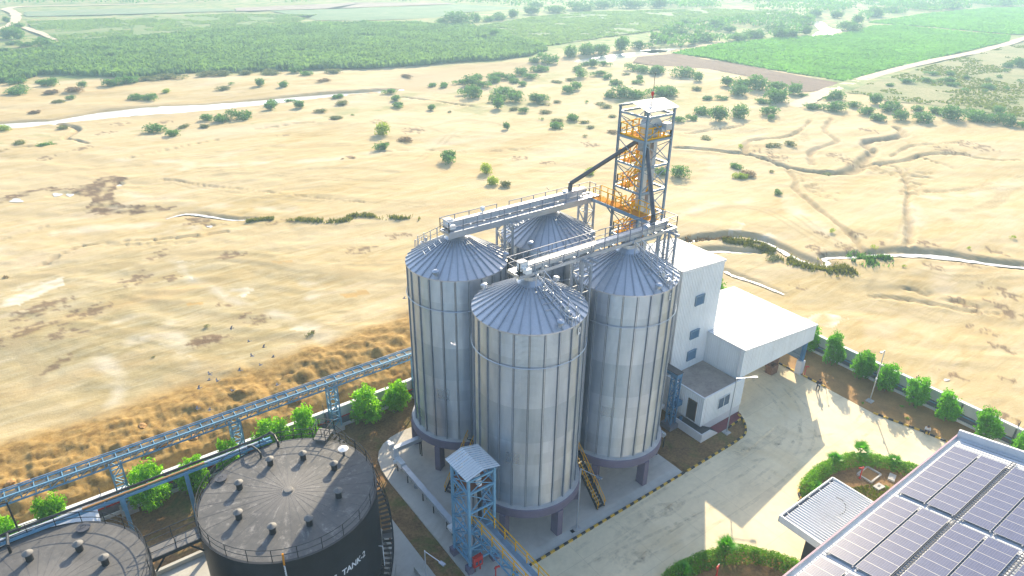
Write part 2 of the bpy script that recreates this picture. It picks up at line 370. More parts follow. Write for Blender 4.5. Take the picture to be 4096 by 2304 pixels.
SCAB = [(F5,1140,865,50,26),(F5,1340,855,45,24),(F5,1180,765,30,14),(F5,1430,765,50,14),(F5,1600,830,30,18),(F5,1850,820,60,20),(F5,1930,830,40,14),(F5,1940,985,60,18),(F5,2170,965,70,20),(F5,2380,880,50,16),(F5,2170,1220,70,30),(F5,2420,1260,90,50),(F5,2470,1160,60,30),(F5,2270,1100,40,14),(F5,1010,1110,50,14),(F5,1340,235,70,40),(F5,830,200,90,40),(F5,2060,180,80,18),(F5,2230,150,90,22),(F5,1500,40,60,14),(F4,1400,985,40,28),(F4,1500,1000,45,30),(F4,1300,905,45,14),(F4,800,740,70,30),(F4,980,750,60,20),(F4,760,790,40,16),(F4,930,610,50,24),(F4,1340,610,70,20),(F4,260,930,120,40),(F4,480,960,110,40),(F4,420,1060,90,30),(F4,120,1080,90,40),(F4,330,1250,40,40),(F4,1210,1115,110,30),(F4,2100,580,80,24),(F4,1150,405,70,25),(F4,1640,420,90,12),(F4,2300,500,70,14),(C7,1830,340,50,22),(C7,1690,200,70,20),(C7,1480,540,60,16),(C7,1900,590,50,14),(C7,1860,860,60,36),(C7,1600,60,50,16),(F1,330,1165,60,14),(F1,590,1100,60,16),(F1,870,905,60,14),(F1,780,970,60,10),(F1,2090,990,60,10),(F1,1220,885,50,10),(F2,650,960,80,24),(F2,390,890,60,14),(F2,190,1165,60,14),(F2,1430,1160,70,16),(F2,1950,1060,60,18),(F2,1620,1195,60,14)]
SILT = [(F4,.9,[(-60,1130),(0,1120),(200,1127),(420,1092),(700,1062),(950,1046),(1100,1060)]),(F4,.8,[(790,660),(830,720),(880,840),(930,920),(1010,950),(1200,965),(1400,1010)]),(F4,.7,[(950,905),(1150,885),(1310,870),(1400,905),(1600,960),(1900,1030),(2000,1052)]),
        (F4,.8,[(60,1140),(170,1220),(212,1300),(192,1400),(120,1450)]),(F4,1.0,[(0,812),(250,725),(500,682),(770,662)]),(F4,1.1,[(0,100),(250,118),(560,110),(800,90)]),(F4,.7,[(1060,1080),(1500,1105),(1900,1112),(2050,1130)]),(F4,1.6,[(1020,590),(1400,640),(1900,700),(2300,770)]),
        (F5,.5,[(2450,445),(2400,520),(2280,580),(2080,592)]),(F5,.5,[(2420,440),(2360,515),(2240,570)]),(F5,.9,[(300,640),(500,580),(700,570),(900,590)]),(F5,.8,[(640,690),(800,720),(1000,730)]),(F5,1.0,[(1500,1130),(1800,1120),(2100,1190),(2500,1260)]),(F5,.8,[(1560,1040),(1510,1110),(1580,1140)]),(F4,.6,[(1500,250),(1900,215),(2300,235)]),(F4,.7,[(1250,150),(1600,130),(2000,110),(2300,130)]),(F2,.8,[(0,950),(400,900),(700,930),(1000,1010)]),(F2,.8,[(760,930),(1000,880),(1250,900),(1400,960)])]
TRACKS = [(F5,[(2460,440),(2400,520),(2280,580),(2080,592)]),(F5,[(160,650),(350,590),(560,570),(800,600),(1000,720),(1250,860)]),(F5,[(1800,560),(1760,700),(1700,830)]),(F5,[(1900,520),(2200,470),(2600,400)]),(F5,[(1450,1180),(1700,1240),(2000,1330)]),(F5,[(1300,1060),(1450,1100),(1600,1060),(1750,1010),(2100,1060),(2500,1040)]),(F5,[(1000,620),(1150,740),(1400,900)]),
          (F4,[(900,150),(1200,235),(1600,280),(2100,300),(2450,330)]),(F4,[(1060,140),(1400,130),(1900,170),(2400,200)]),(F4,[(300,100),(700,90),(1100,40),(1500,-20)]),(F4,[(600,640),(1100,620),(1500,650),(2000,660),(2350,650)]),(F4,[(1500,700),(1900,740),(2300,760)]),(F4,[(0,800),(300,720),(800,650)]),(F2,[(100,1230),(600,1130),(1100,1120),(1800,1080),(2100,1080)]),(F2,[(700,1180),(900,1010),(1000,930)]),(F1,[(700,1230),(1300,1180),(1900,1110),(2576,1060)])]
PALE = [(F4,1.0,[(1000,640),(1050,680),(1130,765),(1240,800),(1300,850),(1420,905)]),(F4,1.2,[(560,1215),(650,1285),(692,1370),(660,1460)]),(F4,1.4,[(800,1112),(1000,1088),(1085,1175),(1112,1240)]),(F4,1.0,[(690,1000),(850,960),(960,975),(990,1010)]),(F4,1.3,[(1600,950),(1750,1010),(1900,1100),(2050,1130)]),(F4,.9,[(1760,770),(1860,800),(1800,860)]),
        (F4,1.6,[(700,60),(1000,70),(1120,95),(960,140)]),(F4,1.8,[(1200,90),(1600,75),(1900,60),(2200,20)]),(F4,1.6,[(700,250),(1000,300),(1300,330),(1700,350)]),(F4,2.0,[(0,570),(400,470),(800,440),(1100,460)]),(F5,1.8,[(1790,520),(1830,650),(1800,720),(1700,800)]),(F5,2.0,[(950,500),(1050,640),(1250,780)]),(F5,1.8,[(200,640),(420,560),(700,520)]),(F5,2.2,[(1900,500),(2200,470),(2500,380)])]
WALLY = 20.75; WALLX = 46.35
def masks(x, y):
    m = {}
    inside = (y < WALLY+1.2) & (x < WALLX+1.0)
    din = np.maximum(np.maximum(y-(WALLY+1.2), x-(WALLX+1.0)), 0); m['off'] = np.clip(din/5, 0, 1); m['inside'] = inside
    # spoil bank that runs outside the left wall
    e = wob(x, y, 7, 1.6, 40); yb = y+e
    span = np.clip((x+75)/20, 0, 1)*np.clip((44-x)/10, 0, 1)
    m['bank'] = np.clip((yb-23.4)/.55, 0, 1)*np.clip((37.5+wob(x, y, 5, 2.2, 41)-y)/7, 0, 1)*span
    m['bankcol'] = np.clip((yb-21.8)/1.0, 0, 1)*np.clip((38.5+wob(x, y, 4, 2.0, 42)-y)/3, 0, 1)*span
    return m
def height(x, y, full=False):
    m = masks(x, y); off = m['off']
    xr = x*.80-y*.60; yr = x*.60+y*.80          # along / away from the flow lines
    wx = wob(x, y, 60, 14, 3); wy = wob(x, y, 45, 10, 4)
    h = .30*(ridged((xr+wx)/9, (yr+wy)/2.6, 3, 14)-.5)*np.clip((fbm(x/40, y/40, 2, 15)-.35)*3, 0, 1)+1.5*(fbm((xr+wx)/90, (yr+wy)/34, 4, 11)-.5)+.55*(fbm((xr+wx)/26, (yr+wy)/7.5, 4, 12)-.5)+.16*(fbm(x/2.2, y/2.2, 3, 13)-.5)
    h = h*off
    b = m['bank']
    clod = 1-ridged(x/3.0, y/2.2, 4, 21); clod2 = 1-ridged(x/1.2, y/.95, 3, 23)
    h = h+b*(.55+1.0*(fbm(x/6, y/4, 4, 22)-.2)+.95*(clod-.25)+.42*(clod2-.3))
    # scour / ledge at the toe of the bank
    for P, dep in GULLIES:
        d, wd = dline(x, y, P, 9); d = d+wob(x, y, 2.2, .5, 31)+wob(x, y, .9, .22, 34); wd = wd*.5; dep = dep*.45
        k = np.clip(1.25-1.25*d/np.maximum(wd, .3), 0, 1); k = k*k*(3-2*k)
        lip = np.clip(1-np.abs(d-wd*1.25)/np.maximum(wd*.6, .3), 0, 1)*.18
        h = h+off*dep*np.where(d < 50, lip-k, 0)
    for P, dep in ((RIVER, 1.1), (RIVER2, 1.1), (RIVER3, 1.0), (WETCH, .5)):
        d, wd = dline(x, y, P, 16); d = d+wob(x, y, 9, 1.1, 32)
        k = np.clip((wd*1.5-d)/np.maximum(wd*.8, .9), 0, 1); k = k*k*(3-2*k); h = h*(1-k)-k*dep
    for P in STREAMS:
        d, wd = dline(x, y, P, 5); d = d+wob(x, y, 2, .2, 33)
        k = np.clip((wd*1.9-d)/np.maximum(wd, .3), 0, 1); h = h*(1-k)-k*.28
    for P in PUDDLES:
        c = np.mean(P, 0); rr = np.max(np.hypot(*(np.asarray(P)-c).T))
        d = np.hypot(x-c[0], y-c[1]); k = np.clip((rr*1.5-d)/(rr*.5), 0, 1); h = h*(1-k)-k*.12
    return np.where(m['inside'], -.06, h-.05) if not full else (np.where(m['inside'], -.06, h-.05), m)
def hz(x, y): return float(height(np.array([x], float), np.array([y], float))[0])

# fields: polygons on the far plain
FIELDS = {
 'cane': [*pix(F1,[(-250,640),(0,612),(180,588),(300,545),(420,548),(700,562),(1000,575),(1400,542),(2000,522),(2560,502)]), *pix(F2,[(300,506),(700,482),(1000,455),(1300,440),(1480,415),(1640,370),(1600,342),(1400,292),(1320,245),(1000,198),(600,182),(200,186),(0,178)]), *pix(F1,[(2300,185),(1800,218),(1300,262),(900,292),(500,322),(300,372),(0,408),(-250,440)])],
 'pasture': pix(F1,[(470,318),(900,286),(1300,252),(1800,208),(2150,178),(2330,112),(1700,104),(1000,133),(200,160),(270,232),(420,292)]),
 'strip': pix(F1,[(180,88),(900,62),(1700,66),(1725,84),(1000,104),(200,124)]),
 'far_left': [*pix(F2,[(-60,150),(250,154),(800,134),(1020,92),(1480,62),(1000,34),(0,72),(-400,80)])],
 'far_mid': [*pix(F2,[(1130,194),(1300,166),(1500,132),(1900,92),(2560,74)]), *pix(F3,[(400,66),(980,72),(860,120),(420,140),(120,190)]), *pix(F2,[(2330,240),(2050,276),(1760,322),(1620,338),(1420,288),(1330,240)])],
 'bright': pix(F3,[(150,368),(500,302),(900,266),(1300,242),(1540,182),(1700,176),(2000,207),(2480,250),(2470,288),(2200,348),(1900,418),(1600,486),(1330,566),(1000,508),(700,458),(400,402)]),
 'bright_far': pix(F3,[(1500,158),(1900,98),(2300,62),(2700,50),(2700,240),(2500,240),(2300,222),(1900,185)]),
 'ploughed': [*pix(F3,[(160,374),(500,430),(1000,518),(1310,574),(1150,628),(1030,640),(800,556),(400,478),(0,452),(-130,430),(-90,395)])],
 'scrub': pix(F3,[(1345,640),(1500,584),(2000,434),(2700,262),(2700,860),(2300,775),(1900,720),(1640,705),(1480,655)]),
 'fallow': [*pix(F1,[(1730,60),(2576,22)]), *pix(F2,[(0,20),(900,22),(960,30),(0,66)]), *pix(F1,[(2500,62),(1740,84)])],
}
def ground():
    k = 1.0068; r = [0.5, 8, 16, 22]
    while r[-1] < 760: r.append(r[-1]*(1.0052 if r[-1] > 36 else 1.03))
    while r[-1] < 5200: r.append(r[-1]*1.12)
    r = np.array(r)
    fine = np.arange(YAW-R(50), YAW+R(50), R(.125)); rest = np.linspace(YAW+R(50), YAW-R(50)+2*PI, 60)[:-1]
    a = np.concatenate([fine, rest]); nr, na = len(r), len(a)
    X = (CAM[0]+np.outer(r, np.cos(a))).ravel(); Y = (CAM[1]+np.outer(r, np.sin(a))).ravel()
    H, m = height(X, Y, True)
    infield = np.zeros(X.shape, bool)
    for n, P in FIELDS.items(): infield |= inpoly(X, Y, P)
    H = np.where(infield, np.minimum(H*.2, .05), H)
    far = np.hypot(X-CAM[0], Y-CAM[1]); H = np.where(far > 2500, H*.2, H)
    me = bpy.data.meshes.new('ground'); nv = nr*na
    co = np.stack([X, Y, H], 1).astype(np.float32)
    I = np.arange(nr-1)[:, None]*na; J = np.arange(na)[None, :]; J2 = (J+1) % na
    q = np.stack([I+J, I+na+J, I+na+J2, I+J2], -1).reshape(-1, 4)
    me.vertices.add(nv); me.vertices.foreach_set('co', co.ravel())
    me.loops.add(q.size); me.loops.foreach_set('vertex_index', q.ravel().astype(np.int32))
    me.polygons.add(len(q)); me.polygons.foreach_set('loop_start', np.arange(0, q.size, 4, dtype=np.int32)); me.polygons.foreach_set('loop_total', np.full(len(q), 4, np.int32))
    me.polygons.foreach_set('use_smooth', np.ones(len(q), bool)); me.update(); me.validate()
    weed = np.zeros(nv); salt = np.zeros(nv); ochre = np.zeros(nv); wet = np.zeros(nv); grn = np.zeros(nv)
    jx = X+wob(X, Y, 3.5, 1.6, 50); jy = Y+wob(X, Y, 3.5, 1.6, 51)
    for P in (WEED, WEED2, WEED3): weed = np.maximum(weed, inpoly(jx, jy, P)*1.0)
    weed *= np.clip((fbm(X/1.1, Y/1.1, 3, 55)-.28)*3.2, 0, 1)
    for reg, x, y, rx, ry in SCAB:
        c = reg(x, y); a1 = reg(x+rx, y)-c; a2 = reg(x, y+ry)-c
        la = np.hypot(a1[0], a1[1])+.1; lb = np.hypot(a2[0], a2[1])+.1
        u = ((X-c[0])*a1[0]+(Y-c[1])*a1[1])/la**2; v = ((X-c[0])*a2[0]+(Y-c[1])*a2[1])/lb**2
        kk = np.clip(1.15-np.hypot(u, v), 0, 1); weed = np.maximum(weed, (kk > 0)*np.clip((ridged(X/1.3, Y/.9, 3, 56)-.74+.25*kk)*6, 0, 1)*.85)
    for P in SALT: salt = np.maximum(salt, inpoly(jx, jy, P)*np.clip((fbm(X/2.5, Y/1.6, 3, 57)-.36)*2.2, 0, 1))
    for P in OCHRE: ochre = np.maximum(ochre, inpoly(jx, jy, P)*1.0)
    for P in (RIVER, RIVER2, RIVER3, WETCH):
        d, wd = dline(X, Y, P, 30); wet = np.maximum(wet, np.clip(1.6-(d+wob(X, Y, 8, 2, 58))/np.maximum(wd*1.7, 1), 0, 1))
    for P in STREAMS:
        d, wd = dline(X, Y, P, 8); wet = np.maximum(wet, np.clip(1.5-(d+wob(X, Y, 3, .5, 59))/np.maximum(wd*2.2, .6), 0, .8))
    for P, dep in GULLIES:
        d, wd = dline(X, Y, P, 9); weed = np.maximum(weed, .5*min(dep, 1)*np.clip(1.1-(d+wob(X, Y, 2.2, .5, 31)+wob(X, Y, .9, .22, 34))/np.maximum(wd*.5, .3), 0, 1))
    MP = pix(F4, [(-300,640),(250,690),(800,620),(1300,600),(1800,690),(2250,900),(2200,1050),(1750,1300),(1200,1440),(600,1620),(-300,1800)])
    mud = sum(inpoly(X+wob(X, Y, 14, 6, 63)+17*math.cos(k*.79)*(k % 3)/2, Y+wob(X, Y, 14, 6, 64)+17*math.sin(k*.79)*(k % 3)/2, MP)*1.0 for k in range(9))/9
    silt = np.zeros(nv)
    for reg, wd_, L in SILT:
        d, _ = dline(X, Y, smooth_line(pix(reg, L), 5), 12); silt = np.maximum(silt, np.clip(1.3-(d+wob(X, Y, 4, .8, 65))/wd_, 0, 1)*(.4+.6*fbm(X/5, Y/5, 2, 66)))
    for reg, L in TRACKS:
        P0 = smooth_line(pix(reg, L), 6)
        for sgn in (-.8, .8):
            T = np.gradient(P0, axis=0); nn = np.stack([-T[:,1], T[:,0]], 1)/(np.linalg.norm(T, axis=1)[:,None]+1e-9); d, _ = dline(X, Y, P0+nn*sgn, 6)
            silt = np.maximum(silt, np.clip(1.4-d/.32, 0, .75)*np.clip(fbm(X/7, Y/7, 2, 69)*2.2-.4, 0, 1))
    for reg, wd_, L in PALE:
        d, _ = dline(X, Y, smooth_line(pix(reg, L), 5), 12); salt = np.maximum(salt, np.clip(1.3-(d+wob(X, Y, 4, .9, 67))/wd_, 0, 1)*np.clip(fbm(X/3, Y/3, 3, 68)*2-.5, 0, 1)*.5)
    # land beyond the river: patchy green scrub
    top = PV(1288, 195); d = (X-CAM[0])*FW[0]+(Y-CAM[1])*FW[1]
    dr = np.full(nv, 1e9)
    line = np.array([*[(p[0], p[1]) for p in pix(F1,[(-600,640),(0,625),(700,600),(1400,560),(2400,515)])], *[(p[0], p[1]) for p in pix(F2,[(700,490),(1300,455),(1700,420),(2200,365),(2560,340)])], *[(p[0], p[1]) for p in pix(F3,[(150,330),(520,300),(1200,640),(1480,690),(2000,800),(2700,880)])]])
    ang = np.arctan2(Y-CAM[1], X-CAM[0]); la = np.arctan2(line[:,1]-CAM[1], line[:,0]-CAM[0]); lr = np.hypot(line[:,0]-CAM[0], line[:,1]-CAM[1])
    o = np.argsort(la); lim = np.interp(ang, la[o], lr[o]); grn = np.clip((far-lim+wob(X, Y, 22, 16, 60))/14, 0, 1)
    # patchy greening of the sand in the scrub belt
    belt = pix(F2, [(-200,700),(700,640),(1500,520),(2000,450),(2560,480),(2800,700),(2500,840),(2000,1000),(1500,900),(900,800),(0,860)])
    grn = np.maximum(grn, inpoly(jx, jy, belt)*np.clip((fbm(X/9, Y/6, 4, 61)-.5)*3, 0, .55))
    belt2 = [*pix(F1, [(-200,1080),(300,1040),(700,1010),(1300,960),(1900,900),(2560,850),(2560,760),(1900,790),(1400,900),(600,1000),(0,960)])]
    grn = np.maximum(grn, inpoly(jx, jy, belt2)*np.clip((fbm(X/7, Y/5, 4, 62)-.5)*3, 0, .5))
    for n, v in (('weed', weed), ('bank', m['bankcol']), ('salt', salt), ('ochre', ochre), ('wet', wet), ('green', grn), ('mud', mud), ('silt', silt)):
        at_ = me.attributes.new(n, 'FLOAT', 'POINT'); at_.data.foreach_set('value', v.astype(np.float32))
    mt, nt, b = newmat('dry river sand and silt')
    g = nt.nodes.new('ShaderNodeNewGeometry'); pos = g.outputs['Position']
    def mp(rot, sc):
        n = nt.nodes.new('ShaderNodeMapping'); n.inputs['Rotation'].default_value = (0, 0, rot); n.inputs['Scale'].default_value = sc
        nt.links.new(pos, n.inputs['Vector']); return n.outputs['Vector']
    A = {}
    for n in ('weed', 'bank', 'salt', 'ochre', 'wet', 'green', 'mud', 'silt'):
        k_ = nt.nodes.new('ShaderNodeAttribute'); k_.attribute_name = n; A[n] = k_.outputs['Fac']
    flow = noise(nt, .05, 7, .62, vec=mp(R(37), (.35, 1.5, 1)), dist=1.2)
    flow2 = noise(nt, .33, 6, .65, vec=mp(R(33), (.35, 1.6, 1)), dist=.8)
    grain = noise(nt, 2.6, 5, .7, vec=pos); grit = noise(nt, 9, 3, .7, vec=pos)
    big = noise(nt, .017, 4, .6, vec=mp(R(37), (.5, 1.2, 1)), dist=1.0)
    fine = noise(nt, 1.1, 6, .7, vec=mp(R(35), (.28, 1.7, 1)), dist=.6)
    c = ramp(nt, flow, [(.28, (.33, .225, .085)), (.40, (.42, .32, .15)), (.54, (.53, .43, .265)), (.72, (.41, .315, .16))])
    c = mix(nt, .5, c, ramp(nt, flow2, [(.3, (.36, .245, .09)), (.46, (.45, .35, .175)), (.64, (.54, .45, .29))]))
    c = mix(nt, math_(nt, 'MULTIPLY', ramp(nt, big, [(.42, (0, 0, 0)), (.58, (1, 1, 1))]), .55), c, (.54, .45, .295))
    c = mix(nt, math_(nt, 'MULTIPLY', A['mud'], .72), c, ramp(nt, flow2, [(.32, (.23, .19, .085)), (.48, (.31, .265, .145)), (.64, (.41, .37, .25))]))
    tint = noise(nt, .035, 5, .65, vec=mp(R(37), (.45, 1.3, 1)), dist=1.4)
    c = mix(nt, math_(nt, 'MULTIPLY', ramp(nt, tint, [(.52, (0, 0, 0)), (.66, (1, 1, 1))]), .55), c, (.47, .33, .16))
    c = mix(nt, math_(nt, 'MULTIPLY', ramp(nt, tint, [(.34, (1, 1, 1)), (.46, (0, 0, 0))]), .6), c, (.58, .48, .36))
    c = mix(nt, math_(nt, 'MULTIPLY', ramp(nt, fine, [(.54, (0, 0, 0)), (.74, (1, 1, 1))]), .18), c, (.36, .26, .14))
    c = mix(nt, math_(nt, 'MULTIPLY', ramp(nt, fine, [(.28, (1, 1, 1)), (.46, (0, 0, 0))]), .35), c, (.54, .47, .33))
    c = mix(nt, math_(nt, 'MULTIPLY', ramp(nt, grain, [(.62, (0, 0, 0)), (.76, (1, 1, 1))]), .42), c, (.26, .19, .10))
    c = mix(nt, math_(nt, 'MULTIPLY', ramp(nt, grit, [(.66, (0, 0, 0)), (.76, (1, 1, 1))]), .30), c, (.18, .13, .08))
    c = mix(nt, math_(nt, 'MULTIPLY', A['ochre'], .6), c, (.47, .28, .075))
    c = mix(nt, math_(nt, 'MULTIPLY', A['silt'], .8), c, (.34, .275, .16))
    c = mix(nt, math_(nt, 'MULTIPLY', A['salt'], .8), c, (.72, .69, .62))
    c = mix(nt, math_(nt, 'MULTIPLY', A['wet'], .6), c, (.36, .275, .165))
    gcol = ramp(nt, noise(nt, .11, 6, .7, vec=pos), [(.35, (.36, .31, .16)), (.5, (.24, .28, .11)), (.66, (.12, .20, .07))])
    c = mix(nt, A['green'], c, gcol)
    bcol = ramp(nt, noise(nt, .9, 6, .7, vec=pos), [(.28, (.13, .065, .02)), (.42, (.28, .165, .045)), (.56, (.38, .24, .075)), (.72, (.46, .31, .12))])
    c = mix(nt, A['bank'], c, mix(nt, 1.0, bcol, (.80, .84, .95), 'MULTIPLY'))
    wcol = ramp(nt, grit, [(.35, (.10, .07, .045)), (.6, (.22, .145, .09)), (.75, (.36, .27, .16))])
    c = mix(nt, A['weed'], c, wcol)
    c = mix(nt, 1.0, c, (.97, .96, .915), 'MULTIPLY')
    nt.links.new(c, b.inputs['Base Color']); b.inputs['Roughness'].default_value = .95; b.inputs['Specular IOR Level'].default_value = .15
    hh = math_(nt, 'ADD', math_(nt, 'MULTIPLY', grain, .7), math_(nt, 'MULTIPLY', flow2, 1.2)); bump(nt, b, hh, .38, .22)
    me.materials.append(mt)
    o = link('ground', me); o['kind'] = 'structure'
ground()

# water
def water():
    m, nt, b = newmat('shallow silty water')
    g = nt.nodes.new('ShaderNodeNewGeometry')
    b.inputs['Base Color'].default_value = (.62, .60, .55, 1); b.inputs['Roughness'].default_value = .10; b.inputs['Specular IOR Level'].default_value = .9
    n = noise(nt, .9, 4, .6, vec=g.outputs['Position']); bump(nt, b, n, .25, .03)
    return m
M['water'] = water()
def ribbon(P, z, extra=1.0, jag=.0):
    mb = MB(); P = np.asarray(P); vs = []
    for i in range(len(P)):
        d = P[min(i+1, len(P)-1)][:2]-P[max(i-1, 0)][:2]; n = np.array([-d[1], d[0]])/(np.hypot(*d)+1e-9); wd = P[i][2]*extra
        j1 = 1+jag*random.uniform(-1, 1); j2 = 1+jag*random.uniform(-1, 1)
        vs += [(*(P[i][:2]-n*wd*j1), z), (*(P[i][:2]+n*wd*j2), z)]
    mb.add(vs, [(2*i, 2*i+2, 2*i+3, 2*i+1) for i in range(len(P)-1)]); return mb
struct('river', ribbon(RIVER, -.62, 1.25, .15), M['water'])
struct('river', ribbon(RIVER2, -.62, 1.2), M['water'])
struct('river', ribbon(RIVER3, -.55, 1.2), M['water'])
for P in STREAMS: struct('stream', ribbon(P, -.19, .52, .4), M['water'])
for P in PUDDLES: struct('puddle', MB().poly([(x, y) for x, y in P], -.10), M['water'])

# ------------------------------------------------------------------ fields and crops
def fieldmat(name, a, b_, c_, sc=.06, stretch=(1, 1, 1), rot=0.0):
    m, nt, b = newmat(name); g = nt.nodes.new('ShaderNodeNewGeometry')
    mp = nt.nodes.new('ShaderNodeMapping'); mp.inputs['Scale'].default_value = stretch; mp.inputs['Rotation'].default_value = (0, 0, rot)
    nt.links.new(g.outputs['Position'], mp.inputs['Vector'])
    f = noise(nt, sc, 7, .68, vec=mp.outputs['Vector'], dist=.6)
    c = ramp(nt, f, [(.34, a), (.5, b_), (.66, c_)])
    h = noise(nt, .8, 5, .7, vec=g.outputs['Position'])
    c = mix(nt, .35, c, ramp(nt, h, [(.35, a), (.65, c_)]))
    nt.links.new(c, b.inputs['Base Color']); b.inputs['Roughness'].default_value = .95; b.inputs['Specular IOR Level'].default_value = .1
    bump(nt, b, h, .8, .5); return m
FM = {
 'cane': fieldmat('cane field floor', (.07, .13, .05), (.10, .17, .06), (.15, .21, .09)),
 'pasture': fieldmat('pasture', (.12, .22, .08), (.17, .25, .09), (.30, .28, .14)),
 'strip': fieldmat('thin crop', (.13, .22, .11), (.20, .27, .15), (.30, .30, .20)),
 'far_left': fieldmat('distant crop', (.12, .21, .11), (.17, .25, .13), (.24, .29, .17)),
 'far_mid': fieldmat('young crop', (.15, .22, .11), (.22, .28, .15), (.31, .33, .19)),
 'bright': fieldmat('green crop floor', (.08, .24, .04), (.12, .30, .06), (.18, .34, .09), .12),
 'bright_far': fieldmat('green crop floor beyond', (.09, .24, .07), (.13, .30, .09), (.18, .34, .11)),
 'ploughed': fieldmat('ploughed earth', (.15, .10, .085), (.19, .13, .10), (.23, .165, .12), .2, (1, .25, 1), R(35)),
 'scrub': fieldmat('dry scrub ground', (.16, .20, .08), (.27, .27, .13), (.38, .33, .19), .05),
 'fallow': fieldmat('fallow earth', (.26, .20, .17), (.32, .26, .21), (.40, .34, .28)),
}
for n, P in FIELDS.items():
    Q = []
    for i in range(len(P)):
        a = np.array(P[i]); b = np.array(P[(i+1) % len(P)]); L = np.hypot(*(b-a)); k = max(1, int(L/7))
        for j in range(k):
            p = a+(b-a)*j/k; nn = np.array([-(b-a)[1], (b-a)[0]])/(L+1e-6); Q.append(p+nn*random.uniform(-.8, .8))
    struct('field', MB().poly([(q[0], q[1]) for q in Q], .22), FM[n])
def scatter_poly(P, n):
    P = np.array(P); lo_, hi_ = P.min(0), P.max(0); out = np.zeros((0, 2))
    while len(out) < n:
        q = rng.uniform(lo_, hi_, (n*3, 2)); out = np.concatenate([out, q[inpoly(q[:,0], q[:,1], P)]])
    return out[:n]
def blades(name, P, n, wdt, hgt, mat, z=.1, patch=0, row=0):
    q = scatter_poly(P, n)
    if patch:
        f = fbm(q[:,0]/14, q[:,1]/14, 3, 70); q = q[f > patch]
    n = len(q); t = rng.uniform(0, 2*PI, n); hh = hgt*rng.uniform(.65, 1.2, n)*(.75+.5*fbm(q[:,0]/9, q[:,1]/9, 2, 71)); ww = wdt*rng.uniform(.6, 1.2, n)/2
    lx = rng.uniform(-.35, .35, n)*hh; ly = rng.uniform(-.35, .35, n)*hh
    v = np.zeros((n, 4, 3)); cx, sx = np.cos(t)*ww, np.sin(t)*ww
    v[:,0] = np.stack([q[:,0]-cx, q[:,1]-sx, np.full(n, z)], 1); v[:,1] = np.stack([q[:,0]+cx, q[:,1]+sx, np.full(n, z)], 1)
    v[:,2] = np.stack([q[:,0]+cx*.6+lx, q[:,1]+sx*.6+ly, z+hh], 1); v[:,3] = np.stack([q[:,0]-cx*.6+lx, q[:,1]-sx*.6+ly, z+hh*rng.uniform(.7, 1.1, n)], 1)
    return quads(name, v, mat)
def quads(name, v, mat):
    n = len(v); me = bpy.data.meshes.new(name)
    me.vertices.add(n*4); me.vertices.foreach_set('co', v.reshape(-1).astype(np.float32))
    me.loops.add(n*4); me.loops.foreach_set('vertex_index', np.arange(n*4, dtype=np.int32))
    me.polygons.add(n); me.polygons.foreach_set('loop_start', np.arange(0, n*4, 4, dtype=np.int32)); me.polygons.foreach_set('loop_total', np.full(n, 4, np.int32))
    me.update(); me.materials.append(mat); return me
def stuff(name, me, label, cat):
    o = link(name, me); return props(o, label, cat, None, 'stuff')
stuff('crop', blades('crop', FIELDS['cane'], 60000, 1.5, 1.9, M['cane'], patch=.22), 'tall dark green crop filling the large field across the river', 'crop')
stuff('crop', blades('crop', FIELDS['bright'], 26000, 1.3, .8, M['crop_green']), 'vivid green low crop in the field right of the river, above the ploughed strip', 'crop')
stuff('crop', blades('crop', FIELDS['bright_far'], 12000, 2.0, .9, M['crop_green']), 'vivid green crop in the farthest field at the right edge', 'crop')
stuff('crop', blades('crop', FIELDS['pasture'], 14000, 1.2, .6, M['crop_pale'], patch=.42), 'patchy pale green growth in the field behind the tall dark crop', 'crop')
stuff('crop', blades('crop', FIELDS['far_mid'], 16000, 2.0, .7, M['crop_pale'], patch=.35), 'pale hazy young crop in the wide field in the middle distance', 'crop')
stuff('grass', blades('grass', FIELDS['scrub'], 9000, 1.0, .5, M['grass'], patch=.5), 'thin dry grass on the beige scrubland beside the dirt track', 'grass')
# dirt track on the right and lanes on the far left
TRK = wline([(F3,2680,225,2.2),(F3,2576,268,2.2),(F3,2300,350,2.2),(F3,1900,432,2.2),(F3,1500,540,2.3),(F3,1200,640,2.6),(F3,1080,700,2.8),(F3,960,738,2.6),(F3,860,752,2.2)], 5)
M['track'] = simple('pale dirt track', (.52, .42, .29), .95, 0, .15, .15, 2)
struct('track', ribbon(TRK, .30, 1.0, .25), M['track'])
struct('track', ribbon(wline([(F1,-40,225,2),(F1,80,185,2),(F1,115,140,2.5),(F1,110,100,3),(F1,60,62,3),(F1,300,46,2),(F1,900,35,2),(F1,1300,22,2)], 4), .30, 1.0, .25), M['track'])
struct('track', ribbon(wline([(F1,170,200,1.6),(F1,280,240,1.8),(F1,420,295,1.5)], 4), .30, 1.0, .25), M['track'])

